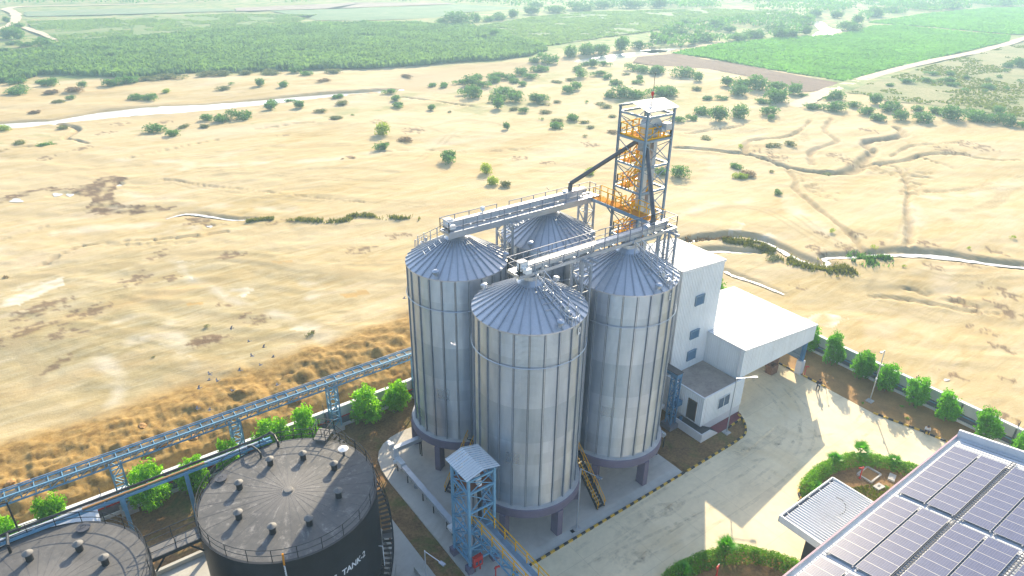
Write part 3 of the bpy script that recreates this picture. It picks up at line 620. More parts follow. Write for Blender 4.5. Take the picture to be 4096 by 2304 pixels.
# reed strips along the small streams
def reeds(label, spec, n, h, mat, wide):
    P = wline(spec, 4); v = []
    seg = np.hypot(*(P[1:,:2]-P[:-1,:2]).T); cs = np.concatenate([[0], np.cumsum(seg)])
    for i in range(n):
        s = random.uniform(0, cs[-1]); k = min(np.searchsorted(cs, s)-1, len(P)-2); k = max(k, 0); t = (s-cs[k])/(seg[k]+1e-6)
        p = P[k]+t*(P[k+1]-P[k]); off = random.gauss(0, .5)*p[2]*wide; d = P[k+1][:2]-P[k][:2]; nn = np.array([-d[1], d[0]])/(np.hypot(*d)+1e-6)
        v.append((*(p[:2]+nn*off),))
    q = np.array(v); q = q[fbm(q[:,0]/2.2, q[:,1]/2.2, 3, 72) > .44]; z = height(q[:,0], q[:,1])-.05
    n = len(q); tt = rng.uniform(0, 2*PI, n); hh = h*rng.uniform(.5, 1.3, n); ww = rng.uniform(.06, .16, n)
    lx, ly = rng.uniform(-.4, .4, n)*hh, rng.uniform(-.4, .4, n)*hh
    a = np.stack([q[:,0]-np.cos(tt)*ww, q[:,1]-np.sin(tt)*ww, z], 1); b = np.stack([q[:,0]+np.cos(tt)*ww, q[:,1]+np.sin(tt)*ww, z], 1)
    c = np.stack([q[:,0]+lx+ww*.4, q[:,1]+ly, z+hh], 1); d = np.stack([q[:,0]+lx-ww*.4, q[:,1]+ly, z+hh], 1)
    stuff('reeds', quads('reeds', np.stack([a, b, c, d], 1), mat), label, 'reeds')
reeds('green and brown reeds along the stream curving behind the white buildings', [(F5,500,812,.8),(F5,620,820,1.2),(F5,750,845,1.6),(F5,870,885,1.8),(F5,950,925,1.8)], 2600, .5, M['reed'], 1)
reeds('brown green reed bed along the near bank of the right hand stream', [(F5,930,915,1.2),(F5,1050,965,1.5),(F5,1180,985,1.6),(F5,1290,1005,1.9),(F5,1390,1000,1.6)], 3000, .5, M['reed'], 1)
reeds('dark green reed patch where the right hand stream bends', [(F5,1395,950,1.6),(F5,1450,935,2.4),(F5,1530,922,2.2),(F5,1640,915,1.0)], 2200, .6, M['bush'], 1)
reeds('thin dark reeds along the dry channel left of the silos', [(F4,1430,420,.5),(F4,1560,405,.6),(F4,1700,412,.8),(F4,1850,420,.8),(F4,2000,420,.8),(F4,2060,387,.7),(F4,2250,398,.9),(F4,2430,410,.8)], 2600, .5, M['reed'], 1)
reeds('brown reeds on the bank of the stream nearest the white buildings', [(F5,250,795,.7),(F5,400,785,.8),(F5,560,800,.8)], 900, .4, M['bush_brown'], 1)

# ------------------------------------------------------------------ yard, pad, beds
def concrete(name, base, stain, joints=True, sc=1.0):
    m, nt, b = newmat(name); g = nt.nodes.new('ShaderNodeNewGeometry'); pos = g.outputs['Position']
    f = noise(nt, .16*sc, 7, .65, vec=pos, dist=.7); f2 = noise(nt, 1.7*sc, 5, .65, vec=pos); f3 = noise(nt, .07, 4, .6, vec=pos, dist=1.5)
    c = ramp(nt, f, [(.3, tuple(k*.82 for k in base)), (.5, base), (.7, tuple(min(1, k*1.13) for k in base))])
    c = mix(nt, .22, c, ramp(nt, f2, [(.3, tuple(k*.65 for k in base)), (.7, tuple(min(1, k*1.2) for k in base))]))
    c = mix(nt, math_(nt, 'MULTIPLY', ramp(nt, f3, [(.55, (0, 0, 0)), (.68, (1, 1, 1))]), .55), c, stain)
    st1 = noise(nt, .55, 6, .7, vec=pos, dist=2.2); c = mix(nt, math_(nt, 'MULTIPLY', ramp(nt, st1, [(.60, (0, 0, 0)), (.72, (1, 1, 1))]), .30), c, tuple(k*.55 for k in base))
    mpp = nt.nodes.new('ShaderNodeMapping'); mpp.inputs['Rotation'].default_value = (0, 0, R(18)); mpp.inputs['Scale'].default_value = (.12, 2.2, 1); nt.links.new(pos, mpp.inputs['Vector'])
    st2 = noise(nt, .8, 5, .6, vec=mpp.outputs['Vector'], dist=.8); c = mix(nt, math_(nt, 'MULTIPLY', ramp(nt, st2, [(.56, (0, 0, 0)), (.70, (1, 1, 1))]), .22), c, tuple(k*.62 for k in base))
    if joints:
        br = nt.nodes.new('ShaderNodeTexBrick'); br.offset = 0; br.inputs['Scale'].default_value = 1
        br.inputs['Brick Width'].default_value = 5.2; br.inputs['Row Height'].default_value = 4.1; br.inputs['Mortar Size'].default_value = .014; br.inputs['Mortar Smooth'].default_value = .3
        br.inputs['Color1'].default_value = (1, 1, 1, 1); br.inputs['Color2'].default_value = (.94, .945, .945, 1); br.inputs['Mortar'].default_value = (.6, .58, .55, 1)
        nt.links.new(pos, br.inputs['Vector']); c = mix(nt, .8, c, br.outputs['Color'], 'MULTIPLY')
    nt.links.new(c, b.inputs['Base Color']); b.inputs['Roughness'].default_value = .85; b.inputs['Specular IOR Level'].default_value = .25
    bump(nt, b, f2, .15, .02); return m
M['yard'] = concrete('yard concrete', (.76, .655, .455), (.66, .52, .30))
M['pad'] = concrete('silo pad concrete', (.52, .49, .44), (.32, .27, .21), False)
M['strip'] = concrete('pale concrete strip', (.50, .49, .45), (.36, .32, .26), False)
M['bed'] = simple('orange brown bare soil', (.34, .195, .075), .95, 0, .35, .4, 6, bmp=.5)
def soilmat():
    m, nt, b = newmat('dry soil with thin grass'); g = nt.nodes.new('ShaderNodeNewGeometry'); pos = g.outputs['Position']
    f = noise(nt, .45, 6, .7, vec=pos); f2 = noise(nt, 4, 4, .7, vec=pos); w_ = noise(nt, .25, 5, .7, vec=pos, dist=.5)
    c = ramp(nt, f, [(.3, (.12, .07, .035)), (.5, (.23, .14, .065)), (.7, (.34, .22, .10))])
    c = mix(nt, .4, c, ramp(nt, f2, [(.35, (.09, .05, .03)), (.65, (.35, .22, .11))]))
    c = mix(nt, math_(nt, 'MULTIPLY', ramp(nt, w_, [(.52, (0, 0, 0)), (.66, (1, 1, 1))]), .6), c, (.09, .13, .03))
    nt.links.new(c, b.inputs['Base Color']); b.inputs['Roughness'].default_value = .95; b.inputs['Specular IOR Level'].default_value = .1
    bump(nt, b, f2, .7, .06); return m
M['soilgrass'] = soilmat()
struct('soil', MB().poly([(-75, -45), (47, -45), (47, 20.9), (-75, 20.9)], -.04), M['soilgrass'])
# concrete yard: polygon along the kerbs
YARD = [(-9.2,-40),(14.0,-40),(15.1,-21),(14.9,-19.2),(13.4,-16.6),(11.6,-15.0),(9.2,-13.8),(6.8,-13.3),(4.3,-13.2),(1.5,-14.6),(-1,-17),(-9.2,-22)]
yard_out = [(-8.9,-45),(40.9,-45),(41.3,-20),(41.15,-19),(40.97,-17.8),(40.8,-16.6),(40.43,-15.15),(39.95,-13.5),(39.65,-11.8),(39.7,-10.2),(39.83,-5.7),(39.8,9.2),(27.9,9.2),(27.7,-2.9),(26.9,-4.0),(26.3,-4.75),(25.86,-5.26),(25.2,-5.75),(24.68,-5.98),(23.0,-6.1),(-8.9,-6.1)]
struct('yard', MB().poly(yard_out, 0.0), M['yard'])
pad = [(15.0,-5.05),(15.0,15.6),(-3.0,15.6),(-4.6,15.62),(-5.8,15.4),(-6.9,14.9),(-7.8,14.1),(-8.4,13.1),(-8.8,11.6),(-8.95,9.9),(-8.95,-5.05)]
struct('silo_pad', MB().prism(pad, -.1, .10), M['pad'])
struct('silo_pad_apron', MB().add([(-8.95,-6.0,.03),(15.0,-6.0,.03),(15.0,-5.05,.09),(-8.95,-5.05,.09)], [(0,1,2,3)]), M['strip'])
ramp_ = MB()
for x0, x1 in ((-6.2, -1.0), (1.0, 5.2), (13.4, 15.0)): ramp_.add([(x0,-5.98,.045),(x1,-5.98,.045),(x1,-5.02,.112),(x0,-5.02,.112)], [(0,1,2,3)])
struct('pavement_slabs', ramp_, M['strip'])
struct('planting_bed', MB().poly([(40.9,-45),(46.2,-45),(46.2,20.5),(39.9,20.5),(39.85,-5.7),(39.75,-10.2),(39.7,-11.8),(40.0,-13.4),(40.5,-15.1),(41.0,-17.7),(41.3,-20)], .012), M['bed'])
# tank farm slab, concrete lane and drain walls
struct('concrete_lane', MB().poly([(-11.9,-45),(-10.95,-45),(-10.95,5.6),(-12.0,3.4),(-13.4,-.3)], .005), M['strip'])
struct('tank_farm_floor', MB().poly([(-48,-8),(-12,-8),(-12,1),(-13.2,8),(-16,11.2),(-48,11.2)], -.02), M['strip'])
mb = MB(); mb.box(-12.15,-45,0,-11.8,-.9,.55); struct('drain_wall', mb, M['strip'])
mb = MB(); mb.lathe([(7.05,0),(7.05,.35),(7.4,.35),(7.4,0)], 64, (-19.73,3.76)); struct('tank_plinth', mb, M['strip'])
mb = MB(); mb.lathe([(7.05,0),(7.05,.35),(7.4,.35),(7.4,0)], 64, (-35.9,4.0)); struct('tank_plinth', mb, M['strip'])
mb = MB(); mb.box(-47,-2.6,0,-12.4,-2.2,.9); mb.box(-47,10.9,0,-13.2,11.2,.4); struct('bund_wall', mb, M['strip'])
# kerbs painted in black and yellow blocks
def kerb(pts, flip=0):
    P = np.array(pts, float); mb = MB(); seg = np.hypot(*(P[1:]-P[:-1]).T); L = seg.sum(); cs = np.concatenate([[0], np.cumsum(seg)])
    def pt(s):
        k = min(max(np.searchsorted(cs, s)-1, 0), len(P)-2); return P[k]+(P[k+1]-P[k])*(s-cs[k])/seg[k]
    n = int(L/.5)
    for i in range(n):
        a = pt(i*L/n+.008); b = pt((i+1)*L/n-.008); mb.m = (i+flip) % 2
        j = random.uniform(-.012, .012)
        mb.bar((*a, .06+j), (*b, .06+j), .17, .20)
    return struct('kerb', mb, [M['kerb_y'], M['kerb_b']])
M['kerb_y'] = simple('worn yellow kerb paint', (.60, .38, .05), .7, 0, .3, 3, 9); M['kerb_b'] = simple('worn black kerb paint', (.035, .037, .045), .7, 0, .5, 3, 9)
kerb([(-8.9,-6.08),(15.1,-6.08)]); kerb([(15.5,-6.1),(23.0,-6.08),(24.68,-5.95),(25.3,-5.7),(25.86,-5.26),(26.4,-4.7),(26.9,-4.05),(27.1,-3.3)]); kerb([(26.6,-4.0),(24.3,-4.15)])
kerb([(39.66,-11.9),(40.0,-13.5),(40.45,-15.15),(40.83,-16.6),(41.0,-17.8),(41.2,-19.05),(41.35,-21)]); kerb([(39.8,4),(39.8,-1.9)]); kerb([(39.83,-3.1),(39.83,-6.0)])
kerb([(21.2,-15.2),(21.6,-14.4),(22.3,-14.0),(23.2,-13.75)])
def marks():
    m, nt, b = newmat('faint dark tyre marks'); g = nt.nodes.new('ShaderNodeNewGeometry'); f = noise(nt, 1.3, 5, .7, vec=g.outputs['Position']); f2 = noise(nt, .25, 3, .6, vec=g.outputs['Position'])
    b.inputs['Base Color'].default_value = (.44, .36, .25, 1); b.inputs['Roughness'].default_value = .9
    nt.links.new(math_(nt, 'MULTIPLY', ramp(nt, f, [(.42, (0, 0, 0)), (.7, (1, 1, 1))]), ramp(nt, f2, [(.4, (.04, .04, .04)), (.65, (.42, .42, .42))])), b.inputs['Alpha']); return m
M['marks'] = marks()
for i, L in enumerate(([(38,6),(36.5,-2),(33,-8),(26,-11),(15,-11.5),(2,-10),(-8,-9)],[(35,6),(33.5,-3),(29,-9),(20,-10.5),(8,-9.5),(-4,-12)],[(39,-12),(34,-12.5),(27,-10),(20,-7.6),(10,-7.4),(0,-8)])):
    for off in (-.9, .9):
        P = smooth_line([(x, y+off, .16) for x, y in L], 6); struct('tyre_marks', ribbon(P, .005+.0012*i, 1, .1), M['marks'])
for i, (x, y, rx, ry) in enumerate(((26.5,-8.0,3.2,1.0),(23.0,-7.2,2.2,.9),(6.5,-7.6,3.0,.9),(9.5,-8.3,2.4,.8),(3.0,-10.6,2.2,.8),(36.8,1.2,1.6,1.2))):
    struct('dirt_stain', MB().poly([(x+rx*(1+.3*math.sin(3*t+i))*math.cos(t), y+ry*(1+.3*math.sin(2*t+i))*math.sin(t)) for t in np.linspace(0, 2*PI, 24)[:-1]], .0095+.0007*i), M['marks'])
# beds for the hedges
struct('planting_bed', MB().poly([(21.2,-21.5),(21.2,-15.1),(21.8,-14.3),(23.1,-13.7),(24.8,-13.3),(27.3,-13.3),(29.3,-13.7),(31.8,-15.2),(33.2,-17.0),(33.9,-19.2),(34.0,-21.5)], .006), M['soilgrass'])
struct('planting_bed', MB().poly([(-6,-24),(-4,-20),(-1.0,-16.8),(1.5,-14.6),(4.3,-13.3),(6.8,-13.4),(9.2,-13.9),(11.6,-15.1),(13.3,-16.8),(14.2,-19.0),(14.4,-21.3),(8,-24)], .006), M['soilgrass'])
struct('planting_bed', MB().poly([(15.15,-2.5),(19.5,-2.5),(22.6,-4.1),(26.6,-4.1),(26.1,-4.9),(25.2,-5.65),(24.6,-5.9),(23.0,-6.02),(15.5,-6.02)], .008), M['soilgrass'])
struct('paving', MB().poly([(22.5,-4.1),(26.9,-4.05),(27.5,-3.4),(27.5,-2.96),(22.5,-2.96)], .016), M['terracotta'])

# ------------------------------------------------------------------ boundary walls
def bwall(label, p, q, inner):
    """painted wall with coping, pilasters and a plinth drain on the inner side"""
    p = Vector((*p, 0)); q = Vector((*q, 0)); d = (q-p).normalized(); L = (q-p).length; n = Vector((inner[0], inner[1], 0))
    t = thing('boundary_wall', label, 'wall', p)
    mb = MB(); mb.bar(p+Vector((0,0,1.05)), q+Vector((0,0,1.05)), .20, 2.1); mb.build('wall', M['wallwhite'], t)
    mb = MB(); mb.bar(p+Vector((0,0,2.15)), q+Vector((0,0,2.15)), .42, .12); mb.build('coping', M['white'], t)
    mb = MB(); mb.bar(p+n*.16+Vector((0,0,.42)), q+n*.16+Vector((0,0,.42)), .13, .84); mb.build('plinth', M['wallgrey'], t)
    mb = MB(); mb.bar(p+n*.62+Vector((0,0,.15)), q+n*.62+Vector((0,0,.15)), .16, .32); mb.build('drain_kerb', M['wallwhite'], t)
    k = 0; s = 2.0
    mb0 = MB()
    while s < L-1:
        c = p+d*s; mb = MB(); mb.bar(c+n*.13, c+n*.13+Vector((0,0,2.08)), .42, .12) if abs(d.x) > .5 else mb.bar(c+n*.13, c+n*.13+Vector((0,0,2.08)), .12, .42)
        mb.build('pilaster', M['wallgrey'], t); s += 5.2
        if k % 2 == 0:
            mb = MB()
            for sg in (-1, 1): mb.bar(c+Vector((0,0,2.2)), c+n*(.25*sg)+Vector((0,0,2.85)), .05)
            mb.build('barbed_wire_arm', M['dark_pipe'], t)
        k += 1
    return t
bw = bwall('long white boundary wall behind the tanks and the left row of trees', (-75, WALLY), (WALLX, WALLY), (0, -1))
mb = MB(); mb.bar((-75, WALLY-.25, .95), (WALLX-1, WALLY-.25, .95), .09); mb.build('fire_pipe', M['red'], bw)
bw = bwall('white boundary wall on the right behind the row of six trees', (WALLX, WALLY-.3), (WALLX, -45), (-1, 0))
mb = MB(); mb.bar((WALLX-.3, WALLY-1.5, .72), (WALLX-.3, -45, .72), .10); mb.build('drain_pipe', M['skyblue'], bw)

# ------------------------------------------------------------------ silos
ZT, ZE, ZC, RW = 3.80, 20.76, 22.86, 4.5
def silo_wall_mat():
    m, nt, b = newmat('corrugated silo sheet'); co = coords(nt)
    sp = nt.nodes.new('ShaderNodeSeparateXYZ'); nt.links.new(co, sp.inputs[0])
    ang = math_(nt, 'ARCTAN2', sp.outputs['Y'], sp.outputs['X'])
    a = math_(nt, 'FLOOR', math_(nt, 'MULTIPLY', ang, 24/(2*PI))); z = math_(nt, 'FLOOR', math_(nt, 'DIVIDE', math_(nt, 'SUBTRACT', sp.outputs['Z'], ZT), 1.131))
    cv = nt.nodes.new('ShaderNodeCombineXYZ'); nt.links.new(a, cv.inputs[0]); nt.links.new(z, cv.inputs[1])
    wn = nt.nodes.new('ShaderNodeTexWhiteNoise'); nt.links.new(cv.outputs[0], wn.inputs['Vector'])
    zw = nt.nodes.new('ShaderNodeTexWhiteNoise'); zw.noise_dimensions = '1D'; nt.links.new(z, zw.inputs['W'])
    f = math_(nt, 'ADD', math_(nt, 'MULTIPLY', wn.outputs['Value'], .35), math_(nt, 'MULTIPLY', zw.outputs['Value'], .65))
    c = ramp(nt, f, [(0, (.40, .45, .53)), (1, (.55, .60, .68))])
    band = math_(nt, 'MULTIPLY', math_(nt, 'GREATER_THAN', sp.outputs['Z'], ZT+1.131*6), math_(nt, 'LESS_THAN', sp.outputs['Z'], ZT+1.131*9))
    c = mix(nt, math_(nt, 'MULTIPLY', band, .5), c, (.26, .32, .40))
    g = noise(nt, 1.2, 5, .6, vec=coords(nt, 'Object', (1, 1, .25))); c = mix(nt, .25, c, ramp(nt, g, [(.35, (.34, .40, .48)), (.65, (.68, .74, .80))]))
    nt.links.new(c, b.inputs['Base Color']); b.inputs['Metallic'].default_value = .82
    nt.links.new(math_(nt, 'ADD', .26, math_(nt, 'MULTIPLY', f, .12)), b.inputs['Roughness']); return m
M['silo_wall'] = silo_wall_mat(); M['trestle'] = simple('dull grey steel', (.30, .33, .38), .6, .1, .15, 2); M['rail_grey'] = simple('grey rail steel', (.22, .24, .30), .6, .1, .15, 2)
M['silo_roof'] = simple('silo roof sheet', (.56, .57, .61), .42, .5, .14, .5, 5)
M['rib'] = simple('roof rib steel', (.34, .37, .43), .5, .4, .12, 2)
def silo_meshes():
    S = {}
    n = 144; pitch = .106; m = int((ZE-ZT)/pitch*4); k = np.arange(m+1); zz = ZT+(ZE-ZT)*k/m; rr = RW+.013*np.sin(2*PI*k/4+.6)
    a = 2*PI*np.arange(n)/n
    V = np.stack([np.outer(rr, np.cos(a)), np.outer(rr, np.sin(a)), np.repeat(zz[:,None], n, 1)], -1).reshape(-1, 3)
    I = np.arange(m)[:,None]*n; J = np.arange(n)[None]; J2 = (J+1) % n
    q = np.stack([I+J, I+J2, I+n+J2, I+n+J], -1).reshape(-1, 4)
    me = bpy.data.meshes.new('silo wall'); me.vertices.add(len(V)); me.vertices.foreach_set('co', V.ravel().astype(np.float32))
    me.loops.add(q.size); me.loops.foreach_set('vertex_index', q.ravel().astype(np.int32)); me.polygons.add(len(q))
    me.polygons.foreach_set('loop_start', np.arange(0, q.size, 4, dtype=np.int32)); me.polygons.foreach_set('loop_total', np.full(len(q), 4, np.int32))
    me.polygons.foreach_set('use_smooth', np.ones(len(q), bool)); me.update(); me.materials.append(M['silo_wall']); S['wall'] = me
    mb = MB(); mb.box(RW-.02, -.075, ZT, RW+.10, .075, ZE-.05); mb.m = 1; mb.box(RW+.10, -.03, ZT, RW+.125, .03, ZE-.05); S['stiff'] = mb.mesh('stiffener', [M['galv_dark'], M['galv']])
    # roof sheet with raised ribs
    mb = MB(); mb.lathe([(RW+.03, ZE-.10), (RW+.12, ZE-.10), (RW+.12, ZE+.02), (.95, ZC)], 68)
    S['roof'] = mb.mesh('roof', M['silo_roof'], smooth=20)
    mb = MB(); e = (ZC-ZE)/(RW-.8)
    mb.bar((RW+.13, 0, ZE+.05), (1.05, 0, ZC+.02), .085, .13); S['rib'] = mb.mesh('rib', M['rib'])
    mb = MB(); mb.lathe([(.98, ZC-.12), (1.15, ZC-.04), (.95, ZC+.08), (.62, ZC+.30), (.60, ZC+.62), (.42, ZC+.66), (.0, ZC+.66)], 32); S['collar'] = mb.mesh('collar', M['galv'], smooth=30)
    mb = MB(); mb.lathe([(RW+.17, 17.75), (RW+.21, 17.80), (RW+.17, 17.85), (RW+.13, 17.8), (RW+.17, 17.75)], 96); S['hoop'] = mb.mesh('hoop', M['galv'], smooth=60)
    mb = MB(); mb.lathe([(4.0, 2.93), (4.95, 2.93), (4.95, 3.72), (4.87, 3.80), (4.0, 3.80)], 96); mb.disc(4.2, 3.3, 48); S['ring'] = mb.mesh('base ring', [M['purple']], smooth=30)
    mb = MB(); mb.lathe([(4.88, 3.802), (4.86, 3.83), (4.60, 3.86), (4.52, 3.93), (4.40, 3.93)], 96); S['grout'] = mb.mesh('grout', M['conc'], smooth=40)
    mb = MB(); mb.box(-.45, -.28, .1, .45, .28, 2.95); S['column'] = mb.mesh('column', M['purple'])
    mb = MB(); mb.lathe([(3.6, 3.3), (.4, 1.4), (.3, 1.0)], 32); S['hopper'] = mb.mesh('hopper', M['galv'], smooth=30)
    mb = MB(); mb.lathe([(.17, -.15), (.17, .25), (.27, .27), (.28, .52), (.20, .58), (0, .60)], 20); S['vent'] = mb.mesh('vent', M['galv'], smooth=35)
    return S
SM = silo_meshes()
def roofz(r): return ZE+.02+(ZC-ZE-.02)*(RW+.12-r)/(RW+.12-.95)
def silo(label, cx, cy, vents, ladder, rungs, seed, sign=None):
    t = thing('grain_silo', label, 'grain silo', (cx, cy, 0), 'corrugated steel grain silos')
    link('wall', SM['wall'], t); rf = link('roof', SM['roof'], t); link('roof_collar', SM['collar'], t); link('wind_ring', SM['hoop'], t)
    rg = link('base_ring', SM['ring'], t); link('grout_fillet', SM['grout'], rg); link('hopper', SM['hopper'], t)
    for i in range(24): link('stiffener', SM['stiff'], t, rz=2*PI*(i+.5)/24+R(seed))
    for i in range(34): link('rib', SM['rib'], rf, rz=2*PI*i/34+R(seed*2))
    for i in range(6):
        a = R(-90)+2*PI*i/6; link('column', SM['column'], t, (4.6*math.cos(a), 4.6*math.sin(a), 0), a)
    for a, r in vents:
        o = link('roof_vent', SM['vent'], t, (r*math.cos(R(a)), r*math.sin(R(a)), roofz(r)))
        o.rotation_euler = Vector((math.cos(R(a))*.3, math.sin(R(a))*.3, 1)).to_track_quat('Z', 'Y').to_euler()
    a = R(ladder); ca, sa = math.cos(a), math.sin(a)
    def P(r, s, h): return (r*ca-s*sa, r*sa+s*ca, roofz(r)+h)
    mb = MB()
    for s in (-.28, .28): mb.bar(P(1.1, s, .12), P(4.5, s, .12), .06, .08)
    r = 1.3
    while r < 4.5: mb.bar(P(r, -.28, .14), P(r, .28, .14), .05); r += .3
    o = link('roof_ladder', mb.mesh('roof ladder', M['galv']), t)
    mb = MB()
    for s in (-.42, .42):
        mb.bar(P(1.0, s, 1.15), P(4.3, s, .95), .05); mb.bar(P(1.0, s, .62), P(4.3, s, .5), .035)
        for r in (1.0, 1.85, 2.7, 3.5, 4.3): mb.bar(P(r, s*1.15, .05), P(r, s, 1.12), .07, .05)
    link('handrail', mb.mesh('handrail', M['galv']), t)
    mb = MB(); q = []
    for k in range(8):
        tt = PI*k/7; q.append(P(4.15+.55*math.sin(tt), .75*math.cos(tt)+.1, .75))
    mb.path(q, .03); 
    for k in (0, 2, 4, 5, 7): mb.bar(q[k], (q[k][0], q[k][1], q[k][2]-.85), .05)
    link('hatch_guard', mb.mesh('hatch guard', M['galv']), t)
    mb = MB(); b0 = P(3.95, .12, .1); mb.lathe([(.26, -.1), (.26, .16), (.21, .16), (.2, -.05)], 18, (b0[0], b0[1]))
    mb.v = [(v[0], v[1], v[2]+b0[2]) for v in mb.v]; mb.m = 1
    mb.disc(.2, b0[2]+.02, 18, (b0[0], b0[1])); link('hatch', mb.mesh('hatch', [M['galv'], M['black']], smooth=40), t)
    c = P(3.6, .12, .35); mb = MB(); mb.lathe([(.0, -.02), (.25, -.02), (.25, .03), (0, .03)], 18)
    o = link('hatch_lid', mb.mesh('hatch lid', M['galv']), t, c); o.rotation_euler = (R(75), 0, a+PI/2)
    for a in rungs:
        ca, sa = math.cos(R(a)), math.sin(R(a)); mb = MB()
        for r in (1.5, 2.0, 2.5, 3.0): mb.bar((r*ca+.42*sa, r*sa-.42*ca, roofz(r)+.12), (r*ca-.42*sa, r*sa+.42*ca, roofz(r)+.12), .05)
        for r in (1.25, 1.9): mb.bar((r*ca+.3*sa, r*sa-.3*ca, roofz(r)+.05), (r*ca+.3*sa, r*sa-.3*ca, roofz(r)+.2), .05)
        link('step_bars', mb.mesh('step bars', M['galv']), t)
    if sign is not None:
        a = R(sign[0]); ca, sa = math.cos(a), math.sin(a); mb = MB()
        def Q(s, z, o=.05): return ((RW+o)*ca-s*sa, (RW+o)*sa+s*ca, z)
        z = 19.95; mb.add([Q(-.22,z-.32), Q(.22,z-.32), Q(.22,z+.32), Q(-.22,z+.32)], [(0,1,2,3)])
        mb.m = 1
        for s0, z0, s1, z1 in sign[1]: mb.add([Q(s0,z0+z,.056), Q(s1,z0+z,.056), Q(s1,z1+z,.056), Q(s0,z1+z,.056)], [(0,1,2,3)])
        link('number_plate', mb.mesh('number plate', [M['white'], M['black']]), t)
    return t
silo('front corrugated silo nearest the camera, roof ladder and hatch facing right', 0, 0, [(-96.6,4.25),(117,4.0),(3.7,2.7)], -80, [-98], 0, (-70.7, [(-.04,-.12,.04,.2),(-.04,-.12,.1,-.04)]))
silo('left corrugated silo beside the trees along the boundary wall', 0, 10.74, [(-146.3,4.25),(-38.6,4.3),(60,4.2)], 108, [-86.5, 165], 3, None)
silo('right corrugated silo standing in front of the tall white building', 10.59, 0, [(-97.7,4.25),(40,4.2),(130,4.2)], -79, [-96], 6, (-77.8, [(-.14,.1,.1,.17),(-.02,-.02,.1,.04),(-.14,-.17,.1,-.1),(.06,-.17,.12,.17)]))
silo('rear corrugated silo half hidden behind the other three silos', 10.59, 10.74, [(-151,4.3),(-53,4.3),(70,4.2)], 85, [-93, 150], 4.5, None)

# ------------------------------------------------------------------ generic steel pieces
def railing(mb, pts, h=1.05, step=1.5, w=.05, mid=True, closed=False):
    P = [Vector(p) for p in pts]
    if closed: P.append(P[0])
    for a, b in zip(P[:-1], P[1:]):
        L = (b-a).length; n = max(1, round(L/step))
        mb.bar(a+Vector((0,0,h)), b+Vector((0,0,h)), w)
        if mid: mb.bar(a+Vector((0,0,h*.52)), b+Vector((0,0,h*.52)), w*.8)
        for i in range(n+1):
            p = a+(b-a)*i/n; mb.bar(p, p+Vector((0,0,h)), w*1.1)
    return mb
def lattice_tower(parent, name, x0, y0, x1, y1, z0, z1, bays, leg=.16, br=.07, mat=None, topw=None):
    """four legged braced trestle, one part"""
    mb = MB(); cs = [(x0,y0),(x1,y0),(x1,y1),(x0,y1)]
    for c in cs: mb.bar((*c, z0), (*c, z1), leg)
    for k in range(bays):
        a = z0+(z1-z0)*k/bays; b = z0+(z1-z0)*(k+1)/bays
        for i in range(4):
            p, q = cs[i], cs[(i+1) % 4]
            mb.bar((*p, b), (*q, b), br*1.2)
            if k % 2 == i % 2: mb.bar((*p, a), (*q, b), br)
            else: mb.bar((*q, a), (*p, b), br)
    return mb.build(name, mat, parent)

